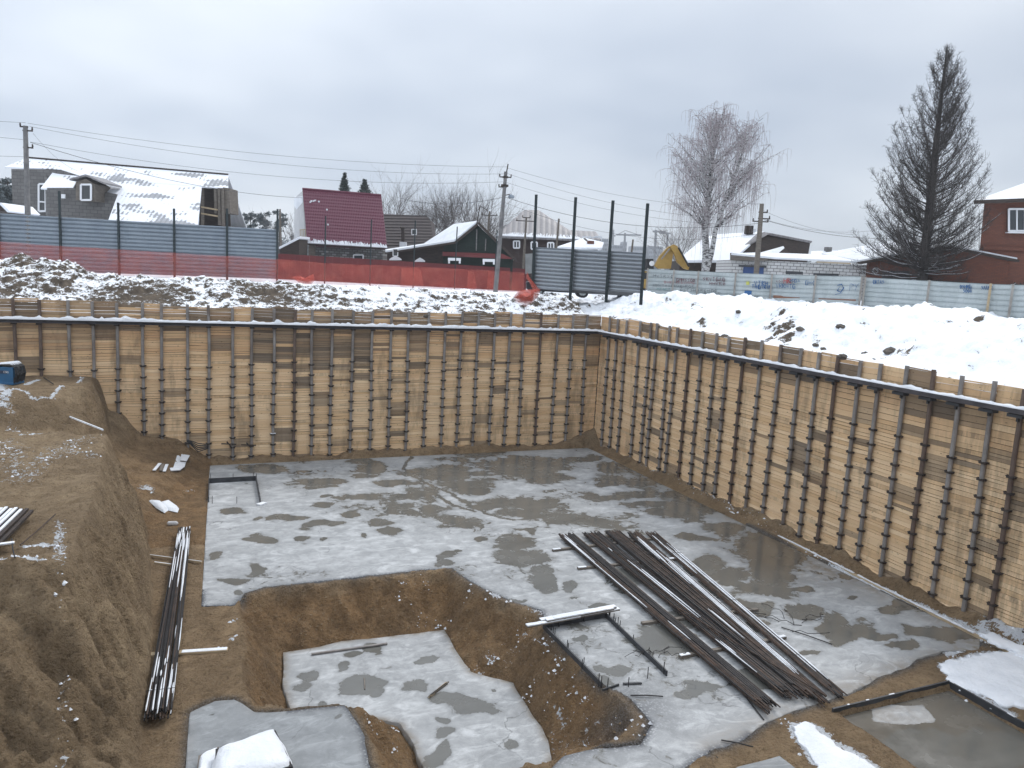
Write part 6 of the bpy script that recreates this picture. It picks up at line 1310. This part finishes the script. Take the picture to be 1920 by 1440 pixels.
for s_, e_ in (((1614, 491, 52.0), (1784, 462, 49.3)), ((1784, 462, 49.3), (1912, 487, 48.2))):
    a_, b_ = P(*s_), P(*e_); m = MB(); m.prism([a_, b_, b_ + FW * 7 + UP * .6, a_ + FW * 7 + UP * .6], -UP * .16); rf = m.build('roof', M['darkwood'], hB); m = MB(); m.prism([a_ + UP * .004 + (FW * .25), b_ + UP * .004 + FW * .25, b_ + FW * 6.9 + UP * .6, a_ + FW * 6.9 + UP * .6], UP * .12); m.build('snow_cap', M['snow'], rf, origin=PO[hB.name])
m = MB(); m.prism([P(1655, 508, 51.5), P(1715, 508, 50.6), drop(P(1715, 508, 50.6)), drop(P(1655, 508, 51.5))], -FW * .08); m.build('garage_door', M['form'], hB)
m = MB(); m.lathe(P(1641, 508, 51.6), [(0, .22), (.03, .22)], 16, -FW); m.build('round_sign', M['white'], hB); m = MB(); m.bar(P(1639, 505, 51.5), P(1641, 511, 51.5), .05, .03, FW); m.bar(P(1642, 505, 51.5), P(1643, 511, 51.5), .05, .03, FW); m.bar(P(1641, 508, 51.5), P(1644, 508, 51.5), .03, .05); m.build('sign_mark', M['redbrick'], hB)
hK = thing('brick_house', P(1900, 470, 50), 'tall red brick house with snowy roof and white window at the right edge', 'house')
a_, b_ = P(1846, 376, 49.4), P(2060, 368, 49.4); DK = a_ - ORG; DK[2] = 0; DK = DK / np.linalg.norm(DK) + RT * .05; m = MB(); m.prism([a_, b_, drop(b_), drop(P(1842, 470, 49.4))], DK * 8); m.build('wall', M['redbrick'], hK)
m = MB(); m.bar(P(1842, 464, 49.3), P(2040, 473, 49.3), .12, .22); m.build('brick_course', M['redbrick'], hK)
a_, b_ = P(1828, 379, 48.6), P(2080, 369, 48.6); m = MB(); m.prism([a_, b_, P(2100, 330, 54), P(1925, 345, 54)], UP * .12); m.build('roof', M['snow'], hK); m = MB(); m.bar(a_, b_, .2, .22); m.build('gutter', M['darkwood'], hK)
m = MB(); m.prism([P(1925, 345, 54), P(2100, 330, 54), b_ + DK * 11, a_ + DK * 11 + RT * .5], UP * .1); m.build('roof', M['snow'], hK); 
w1 = window(hK, 1891, 392, 1936, 433, 49.3, fr=.12, mull=2); m = MB(); m.bar(P(1887, 436, 49.2), P(1940, 437, 49.2), .25, .07); m.build('sill', M['white'], w1, origin=PO[hK.name])
m = MB(); m.tube([P(1836, 400, 49.2), P(1836, 470, 49.2)], .02, 4); m.build('cable_line', M['black'], hK)

# distant city: blocks and cranes
M['farblock'] = mat('far_concrete', (.30, .31, .33), .9); M['farwin'] = mat('far_windows', (.10, .11, .12), .6); M['crane'] = mat('crane_steel', (.16, .16, .17), .7)
def block(x0, x1, y, v, floors, label, open_=False, cols=6):
    a, b = P(x0, y, v), P(x1, y, v); W2 = np.linalg.norm(b - a); h = a[2] - 7.6; th = thing('apartment_block', drop((a + b) / 2), label, 'apartment block'); c = (a + b) / 2; m = MB(); m.box((c[0], c[1], 7.6 + h / 2) + FW * 8, (W2, 16, h), (RT, FW, UP)); m.build('wall', M['farblock'], th)
    for j in range(floors):
        m = MB()
        for i in range(cols): q = a + (b - a) * ((i + .5) / cols) - UP * ((j + .5) * h / floors); m.box(q - FW * .05, (W2 / cols * .6, .2, h / floors * .5), (RT, FW, UP))
        m.build('window_row', M['farwin'], th)
block(1128, 1141, 447, 640, 9, 'leftmost distant apartment block, beige, beside the brown house', cols=4)
block(1146, 1168, 459, 620, 7, 'broad distant apartment block right of the leftmost one', cols=7); block(1168, 1176, 453, 620, 7, 'slim distant apartment tower joined to the broad block', cols=2)
block(1184, 1206, 461, 600, 6, 'distant unfinished apartment block between the third and fourth tall posts', cols=7); block(1218, 1243, 461, 600, 8, 'distant building shell with open floors right of the last tall post', cols=8); block(1256, 1275, 465, 600, 6, 'distant building shell behind the digger arm', cols=6)
def crane(x, yt, yb, x0, x1, yj, v, label):
    a, b = P(x, yt, v), P(x, yb, v); th = thing('tower_crane', drop(b), label, 'tower crane'); m = MB(); m.bar(drop(b), a, 1.4, 1.4, FW); m.build('mast', M['crane'], th); m = MB(); m.bar(P(x0, yj, v), P(x1, yj + (x1 - x0) * .02, v), 1.0, 1.1); m.build('jib', M['crane'], th)
    m = MB(); m.tube([P(x0 + 3, yj, v), a + UP * 2, P(x1 - 6, yj, v)], .25, 4); m.build('tie_line', M['crane'], th)
crane(1150, 431, 470, 1142, 1154, 442, 640, 'leftmost distant tower crane with a short jib'); crane(1172, 437, 470, 1155, 1202, 440, 600, 'second distant tower crane with a long level jib'); crane(1230, 431, 465, 1224, 1247, 434, 520, 'distant tower crane just right of the last tall post'); crane(1252, 437, 465, 1236, 1258, 437, 600, 'distant tower crane half behind the birch')

# ================================================================== BACKHOE AND PARKED CARS
bk = thing('backhoe_loader', P(1240, 560, 54), 'yellow backhoe loader with folded digging arm behind the graffiti fence', 'backhoe')
def blade(pts, v, th_, mt, name): m = MB(); m.prism([P(x, y, v) for x, y in pts], FW * th_); return m.build(name, M[mt], bk, bevel=.02)
bo = blade([(1228, 498), (1237, 480), (1254, 462), (1263, 459), (1266, 468), (1262, 478), (1258, 504), (1234, 504)], 53.5, .45, 'yellow', 'boom')
ar = blade([(1256, 462), (1263, 458), (1270, 461), (1293, 500), (1291, 506), (1283, 504), (1270, 492), (1264, 474)], 53.1, .35, 'yellow', 'dipper_arm')
m = MB(); m.tube([P(1272, 464, 52.9), P(1292, 500, 52.9)], .06, 8); m.build('hydraulic_ram', M['black'], bk); m = MB(); m.tube([P(1240, 486, 53.3), P(1256, 466, 53.3)], .05, 8); m.build('hydraulic_ram', M['pipe'], bk)
m = MB(); m.prism([P(1214, 485, 54), P(1225, 485, 54), P(1226, 506, 54), P(1213, 506, 54)], FW * 1.8); cb_ = m.build('cab', M['black'], bk); m = MB(); m.lathe(P(1222, 494, 53.9), [(0, .18), (.04, .18)], 12, -FW); m.build('mirror', M['white'], cb_, origin=PO[bk.name])
m = MB(); m.prism([P(1208, 508, 54), P(1265, 508, 54), P(1265, 530, 54), P(1209, 530, 54)], FW * 1.8); m.build('body', M['yellow'], bk)
for x, v_ in ((1210, 53.6), (1262, 53.6)):
    m = MB(); m.lathe(P(x, 532, v_), [(-.25, .5), (-.2, .75), (.2, .75), (.25, .5)], 20, FW); wh = m.build('wheel', M['black'], bk); m = MB(); m.lathe(P(x, 532, v_) - FW * .27, [(0, .34), (.04, .3)], 14, -FW); m.build('rim', M['yellow'], wh, origin=PO[bk.name])
paint = {'grey': mat('grey_car_paint', (.08, .085, .09), .3), 'dark': mat('black_car_paint', (.02, .02, .025), .3)}
for x, lab, c_ in ((1052, 'dark car mostly hidden behind the middle corrugated panels, wheels showing under them', 'dark'), (1130, 'grey car mostly hidden behind the middle corrugated panels at the right', 'grey')):
    o2 = P(x, 540, 47); o2[2] = 8.02; cr2 = thing('parked_car', o2, lab, 'car')
    def cp(u, f_, z_): return o2 + RT * u + FW * f_ + UP * z_
    prof = [(-2.1, .35), (-2.15, .75), (-1.3, .95), (-.75, 1.42), (.7, 1.45), (1.35, 1.0), (2.1, .85), (2.15, .4), (1.9, .25), (-1.9, .25)]
    m = MB(); m.prism([cp(a, -.8, b) for a, b in prof], FW * 1.6); m.build('body', paint[c_], cr2, bevel=.05); m = MB(); m.prism([cp(a, -.82, b) for a, b in [(-1.1, .98), (-.68, 1.36), (.62, 1.38), (1.1, 1.02)]], FW * .02); m.build('window', M['glass'], cr2)
    for u in (-1.3, 1.3):
        for f_ in (-.75, .55): m = MB(); m.lathe(cp(u, f_, .3), [(-.0, .2), (.03, .31), (.18, .31), (.2, .2)], 16, FW); wl = m.build('wheel', M['black'], cr2); m = MB(); m.lathe(cp(u, f_ - .005, .3), [(0, .17), (.015, .12)], 12, -FW); m.build('rim', M['zinc_light'], wl, origin=PO[cr2.name])

# ================================================================== TREES
def twigs(base, d, L, r, lev, R, m, spec, up=.3):
    n = spec['seg']; pts = [base]; d = d / np.linalg.norm(d)
    for i in range(n):
        d = d + np.array([R.gauss(0, 1), R.gauss(0, 1), R.gauss(0, 1)]) * spec['wob'] + UP * up * .18; d = d / np.linalg.norm(d); pts.append(pts[-1] + d * L / n)
    m.tube(pts, [r * (1 - .75 * i / n) for i in range(n + 1)], 3 if lev else 5, False)
    if lev >= spec['depth']: return
    for k in range(spec['kids'][lev]):
        u = R.uniform(.25, 1.0); i = min(n - 1, int(u * n)); p = pts[i] + (pts[i + 1] - pts[i]) * (u * n - i); s_ = np.array([R.gauss(0, 1), R.gauss(0, 1), R.gauss(0, 1)]); s_ /= np.linalg.norm(s_); dd_ = d * .75 + s_ * spec['spread']
        twigs(p, dd_, L * R.uniform(.35, .6), r * .5, lev + 1, R, m, spec, up)
# larch
R_ = random.Random(31)
foot = P(1727, 545, 49); top = P(1776, 84, 50.2); foot[2] = 7.9; th = thing('larch_tree', foot, 'tall bare dark larch tree with upswept branches before the brick garage at the right', 'tree')
Hh = np.linalg.norm(top - foot); axis = (top - foot) / Hh; m = MB(); m.tube([foot + axis * Hh * t + RT * .12 * math.sin(t * 7) * (t * (1 - t)) for t in np.linspace(0, 1, 14)], [.34 * (1 - t) ** .8 + .02 for t in np.linspace(0, 1, 14)], 10); m.build('trunk', M['bark_dark'], th)
m = MB(); m2 = MB(); nb = 350
for i in range(nb):
    tau = .11 + .88 * (i / nb) ** .85; az = R_.uniform(0, 2 * math.pi); cw = .5 + .5 * math.cos(az)
    lf = np.interp(tau, [.03, .155, .216, .257, .38, .51, .62, .69, .816, .92, 1.0], [2.8, 4.7, 5.3, 4.8, 4.9, 4.05, 3.3, 2.95, 2.2, 1.2, .15]); rt_ = np.interp(tau, [.03, .18, .31, .4, .5, .6, .714, .784, .93, 1.0], [2.2, 3.8, 3.8, 4.1, 4.0, 3.1, 2.4, 1.8, 1.2, .15])
    rho = (lf * (1 - cw) + rt_ * cw) * R_.uniform(.45, 1.0) ** .7 * .92; climb = rho * np.interp(tau, [.05, .2, .35, .6, 1], [-.12, .12, .62, 1.0, 1.7]) * R_.uniform(.85, 1.2)
    zb = max(.135 * Hh, tau * Hh - climb); t = zb / Hh; base = foot + axis * zb; hd = RT * math.cos(az) + FW * math.sin(az); tip = foot + axis * tau * Hh + hd * rho
    n = 7; c_ = base + hd * rho * .62 + UP * ((tip - base)[2] * .22 - .04 * rho); pts = [base * (1 - q) ** 2 + c_ * 2 * q * (1 - q) + tip * q * q + np.array([R_.gauss(0, .04), R_.gauss(0, .04), R_.gauss(0, .03)]) * (0 < q) for q in np.linspace(0, 1, n + 1)]
    L = float(np.linalg.norm(tip - base)); d0 = (tip - pts[n - 3]); d0 = d0 / np.linalg.norm(d0)
    snowy = t < .27 and R_.random() < .6; r0 = .036 * (1 - t) + .012
    m.tube(pts, [r0 * (1 - .8 * k / n) for k in range(n + 1)], 4, False)
    if snowy: m2.tube([p + UP * r0 * .8 for p in pts], [r0 * .7 * (1 - .7 * k / n) for k in range(n + 1)], 3, False)
    nk = int(4 + L * 9.5 * (1.0 - .3 * t) * (.6 + 1.1 * min(.4, tau)))
    for q in range(nk):
        u = R_.uniform(.1, 1.0) ** .75; i2 = min(n - 1, int(u * n)); p = pts[i2] + (pts[i2 + 1] - pts[i2]) * (u * n - i2); s_ = np.array([R_.gauss(0, 1), R_.gauss(0, 1), R_.gauss(0, .6) + .55]); s_ /= np.linalg.norm(s_); dd_ = d0 * .7 + s_ * .75; dd_ /= np.linalg.norm(dd_); L2 = R_.uniform(.3, .9) * (1.15 - .5 * u) * (1.08 - .62 * t); pp = [p, p + dd_ * L2 * .5, p + (dd_ + UP * .25) * L2]; m.tube(pp, [.008, .007, .004], 3, False)
        for w2 in range(3): v_ = R_.uniform(.2, .95); b2 = pp[0] + (pp[2] - pp[0]) * v_; s2 = np.array([R_.gauss(0, 1), R_.gauss(0, 1), R_.gauss(0, .7) + .5]); s2 = s2 / np.linalg.norm(s2) * R_.uniform(.12, .34); m.tube([b2, b2 + s2], [.006, .003], 3, False)
m.build('crown', M['twig_dark'], th); m2.build('snow_on_branches', M['twig_snow'], th)
# birch
R_ = random.Random(17)
foot = P(1322, 535, 61); foot[2] = 7.9; th = thing('weeping_birch', foot, 'large bare weeping birch with white forked trunk behind the graffiti fence', 'tree')
tm = MB(); cm = MB(); bw = MB()
def limb(pts, r0, r1, mbx, n=8): k = len(pts); mbx.tube(pts, [r0 + (r1 - r0) * i / (k - 1) for i in range(k)], n, False)
tr1 = [P(*p) for p in ((1321, 530, 61), (1324, 480, 61), (1322, 430, 61), (1328, 380, 61), (1333, 330, 61), (1340, 270, 61), (1352, 225, 61))]; tr2 = [P(*p) for p in ((1323, 512, 61), (1334, 475, 60.8), (1342, 430, 60.5), (1352, 400, 60.3), (1370, 350, 60), (1388, 300, 59.6), (1402, 260, 59.4))]
tr1[0] = foot; limb(tr1, .34, .04, tm); limb(tr2, .24, .03, tm); tm.build('trunk', M['birch'], th)
trunks = (tr1, tr2); CB = P(1344, 305, 60.6); nst = 0
def hang(p, L):
    d = np.array([R_.gauss(0, .3), R_.gauss(0, .3), .15]); pts = [p]; q = p
    for j in range(5): d = d * .45 - UP * (.5 + .3 * j) + np.array([R_.gauss(0, .06), R_.gauss(0, .06), 0]); q = q + d / np.linalg.norm(d) * L / 5; pts.append(q)
    cm.tube(pts, [.009, .0085, .008, .007, .006, .003], 3, False)
for k in range(155):
    while True:
        v3 = np.array([R_.uniform(-1, 1) for _ in range(3)])
        if .35 < np.linalg.norm(v3) < 1: break
    if v3[2] < -.2 and R_.random() < .4: v3[2] = -v3[2]
    T_ = CB + RT * v3[0] * 4.7 + FW * v3[1] * 3.6 + UP * v3[2] * 4.7
    tr = trunks[0] if (v3[0] < .1 or R_.random() < .3) else trunks[1]
    reach = np.linalg.norm((T_ - CB)[:2]); zs = min(tr[-1][2] - .3, max(tr[2][2], T_[2] - .8 - reach * R_.uniform(.5, .9)))
    i_ = max(i for i in range(len(tr) - 1) if tr[i][2] <= zs); f_ = (zs - tr[i_][2]) / (tr[i_ + 1][2] - tr[i_][2]); b_ = tr[i_] + (tr[i_ + 1] - tr[i_]) * min(1, f_)
    c_ = b_ * .45 + T_ * .55 + UP * (.15 * reach) ; n = 9; pts = [b_ * (1 - t) ** 2 + c_ * 2 * t * (1 - t) + T_ * t * t + np.array([R_.gauss(0, .05), R_.gauss(0, .05), R_.gauss(0, .05)]) * (t > 0) for t in np.linspace(0, 1, n)]
    bw.tube(pts, [.045 * (1 - .82 * i / n) for i in range(n)], 4, False)
    for q in range(9):
        u = R_.uniform(.25, 1) ** .7; i = min(n - 2, int(u * (n - 1))); p = pts[i] + (pts[i + 1] - pts[i]) * R_.random(); d = np.array([R_.gauss(0, 1), R_.gauss(0, 1), R_.gauss(.35, .4)]); d /= np.linalg.norm(d); L = R_.uniform(.4, 1.1); sb = [p, p + d * L * .5, p + d * L * .85 - UP * .04, p + d * L * 1.1 - UP * .22]
        cm.tube(sb, [.013, .011, .009, .007], 3, False)
        for b3 in sb[1:]:
            if R_.random() < .72: hang(b3, R_.uniform(.35, 1.4) * (2.4 if (v3[2] < .15 and R_.random() < .4) else 1)); nst += 1
cm.build('crown', M['twig_birch'], th); bw.build('limbs', M['birch'], th)
# bare trees between the houses
def bare(px, py_t, py_b, v, label, seed, dens=1.0, wide=.9, name='bare_tree', group='bare trees behind the houses'):
    R2 = random.Random(seed); t_ = P(px, py_t, v); f_ = P(px, py_b, v); f_[2] = 7.7; th = thing(name, f_, label, 'tree', group); h = t_[2] - f_[2]; m = MB(); m.tube([f_, f_ + UP * h * .35, f_ + UP * h * .6 + RT * .1], [.16, .11, .04], 6); m.build('trunk', M['bark_dark'], th); c = MB()
    for k in range(int(16 * dens)):
        b_ = f_ + UP * h * R2.uniform(.15, .6); az = R2.uniform(0, 6.28); el = R2.uniform(.6, 1.35); d = (RT * math.cos(az) + FW * math.sin(az)) * math.cos(el) * wide + UP * math.sin(el); twigs(b_, d, (t_[2] - b_[2]) * R2.uniform(.7, 1.0), .035, 0, R2, c, dict(seg=5, wob=.1, depth=2, kids=(8, 6), spread=.55))
    c.build('crown', M['twig_grey'], th)
bare(728, 349, 470, 88, 'slender bare tree just right of the burgundy roof', 1, .8)
bare(758, 378, 470, 88, 'low bare tree behind the dark brown roof', 2, 1, 1.3)
bare(812, 376, 460, 84, 'broad bare tree over the right end of the dark brown roof', 4, 1.5, 1.4); bare(850, 366, 460, 84, 'bare bushy tree behind the snowy roof of the green house', 5, 1.6, 1.3); bare(886, 362, 460, 84, 'bare tree rising behind the peak of the green house', 6, 1.4, 1.2); bare(912, 392, 460, 80, 'low bare tree left of the tall leaning pole', 7, .8, 1.2)
bare(548, 405, 470, 90, 'small bare tree left of the burgundy roofed house', 8, .6, .8); bare(1275, 425, 500, 110, 'bare tree with hazy twigs left of the birch behind the digger', 9, 1.4, 1.0); bare(1335, 470, 520, 70, 'small bare sapling at the foot of the birch', 10, .6, 1)
def needles(m, c, rad, n, R2, size, flat=.5, droop=0):
    for i in range(n):
        v = np.array([R2.gauss(0, .5), R2.gauss(0, .5), R2.gauss(0, .5) * flat]); p = c + v * rad; a = np.array([R2.gauss(0, 1), R2.gauss(0, 1), R2.gauss(0, .5)]); a = a / np.linalg.norm(a) * size; b = np.array([R2.gauss(0, 1), R2.gauss(0, 1), R2.gauss(0, .5) - droop]); b = b / np.linalg.norm(b) * size * .6; m.add([p, p + a, p + b], [(0, 1, 2)])
def spruce(px, py, v, wpx, pyb, label, seed):
    R2 = random.Random(seed); t_ = P(px, py, v); f_ = P(px, pyb, v); h = t_[2] - f_[2]; rad = wpx * v / FPX; ft = f_.copy(); ft[2] = 7.7; th = thing('spruce_tree', ft, label, 'tree', 'dark spruces behind the burgundy roof'); m = MB(); m.tube([ft, t_], [.2, .03], 6); m.build('trunk', M['bark_dark'], th); m = MB()
    for i in range(420):
        u = R2.random() ** .7; z = t_[2] - u * h * 1.5; rr = rad * (u * 1.7) * R2.uniform(.3, 1.0) * (1 + .3 * math.sin(u * 30)); az = R2.uniform(0, 6.28); needles(m, np.array([t_[0], t_[1], z]) + RT * math.cos(az) * rr + FW * math.sin(az) * rr, .12 + .2 * u, 9, R2, .22, .5, .8)
    m.build('crown', M['needle'], th)
spruce(646, 323, 95, 9, 362, 'left and taller dark spruce tip above the burgundy roof', 1); spruce(684, 336, 95, 12, 368, 'right and broader dark spruce tip above the burgundy roof', 2)
def pine(px, py_t, py_b, v, wpx, label, seed, group):
    R2 = random.Random(seed); t_ = P(px, py_t, v); f_ = P(px, py_b, v); ft = f_.copy(); ft[2] = 7.7; w_ = wpx * v / FPX; h = t_[2] - f_[2]; th = thing('pine_tree', ft, label, 'tree', group); m = MB(); m.tube([ft, t_ - UP * h * .2], [.2, .07], 6)
    cm_ = MB()
    for i in range(int(15)):
        u = R2.random(); z = t_[2] - h * (.08 + .72 * u); az = R2.uniform(0, 6.28); rr = w_ * R2.uniform(.15, .9) * (.55 + .6 * math.sin(math.pi * min(1, u + .2))); c = np.array([t_[0], t_[1], z]) + RT * math.cos(az) * rr + FW * math.sin(az) * rr; m.tube([np.array([t_[0], t_[1], z - .4]), c], [.05, .02], 3, False); needles(cm_, c, w_ * .42, 90, R2, .42, .45)
    m.build('trunk', M['bark_dark'], th); cm_.build('crown', M['pineneedle'], th)
gp = 'snow dusted pines past the end of the blue grey fence'
pine(438, 400, 440, 135, 11, 'leftmost snow dusted pine beside the grey house gable', 1, gp); pine(470, 397, 440, 135, 13, 'second snow dusted pine past the end of the grey house', 2, gp); pine(497, 395, 440, 135, 13, 'third snow dusted pine, rounded crown over the fence top', 3, gp); pine(524, 389, 445, 125, 13, 'tallest snow dusted pine just past the last fence panel', 4, gp); pine(452, 410, 445, 150, 12, 'low dark pine crown behind the first two pines', 5, gp)
gp2 = 'pines at the far left behind the grey house'
pine(14, 325, 400, 90, 24, 'dark pine at the left edge of the picture behind the grey house', 6, gp2); pine(-8, 335, 400, 88, 20, 'pine cut off by the left edge of the picture', 7, gp2)
sp = thing('thuja_bush', P(1905, 510, 46.5), 'dense dark snow flecked evergreen bush at the right edge behind the fence', 'bush'); R2 = random.Random(8); m = MB(); m2 = MB(); c0_ = P(1910, 508, 46.5)
for i in range(160):
    u = R2.random(); z = 7.9 + u * 2.25; rr = .95 * math.sqrt(max(0, 1 - (u * .95) ** 2)) * R2.uniform(.5, 1.08); az = R2.uniform(0, 6.28); c = np.array([c0_[0], c0_[1], z]) + RT * math.cos(az) * rr + FW * math.sin(az) * rr; needles(m, c, .2, 14, R2, .14, .8)
    if R2.random() < .5: needles(m2, c + UP * .1, .12, 4, R2, .09, .3)
m.build('foliage', M['needle'], sp); m2.build('snow_flecks', M['snow'], sp)
# far dark wood line on the horizon
m = MB(); R2 = random.Random(77)
for i in range(2600):
    px = R2.uniform(-400, 2300); v = R2.uniform(420, 520); p = P(px, 475.5 + .0534 * (px - 333), v); p[2] = 7.6 + R2.random() ** .7 * (9 + 4 * math.sin(px * .013) + 3 * math.sin(px * .05)); needles(m, p, 3.0, 5, R2, 3.6, .8)
tag(m.build('distant_wood', M['pineneedle']), kind='stuff')

# ================================================================== AIR
mb = MB(); mb.box((100, 380, 40), (1500, 840, 86)); hz = mb.build('haze', mat('haze_air')); nt = hz.data.materials[0].node_tree; nt.nodes.clear()
o_ = nt.nodes.new('ShaderNodeOutputMaterial'); pv = nt.nodes.new('ShaderNodeVolumePrincipled'); pv.inputs['Density'].default_value = 0.0006; pv.inputs['Color'].default_value = (.86, .91, .97, 1); pv.inputs['Anisotropy'].default_value = 0.0
nt.links.new(pv.outputs[0], o_.inputs['Volume']); tag(hz, kind='stuff')
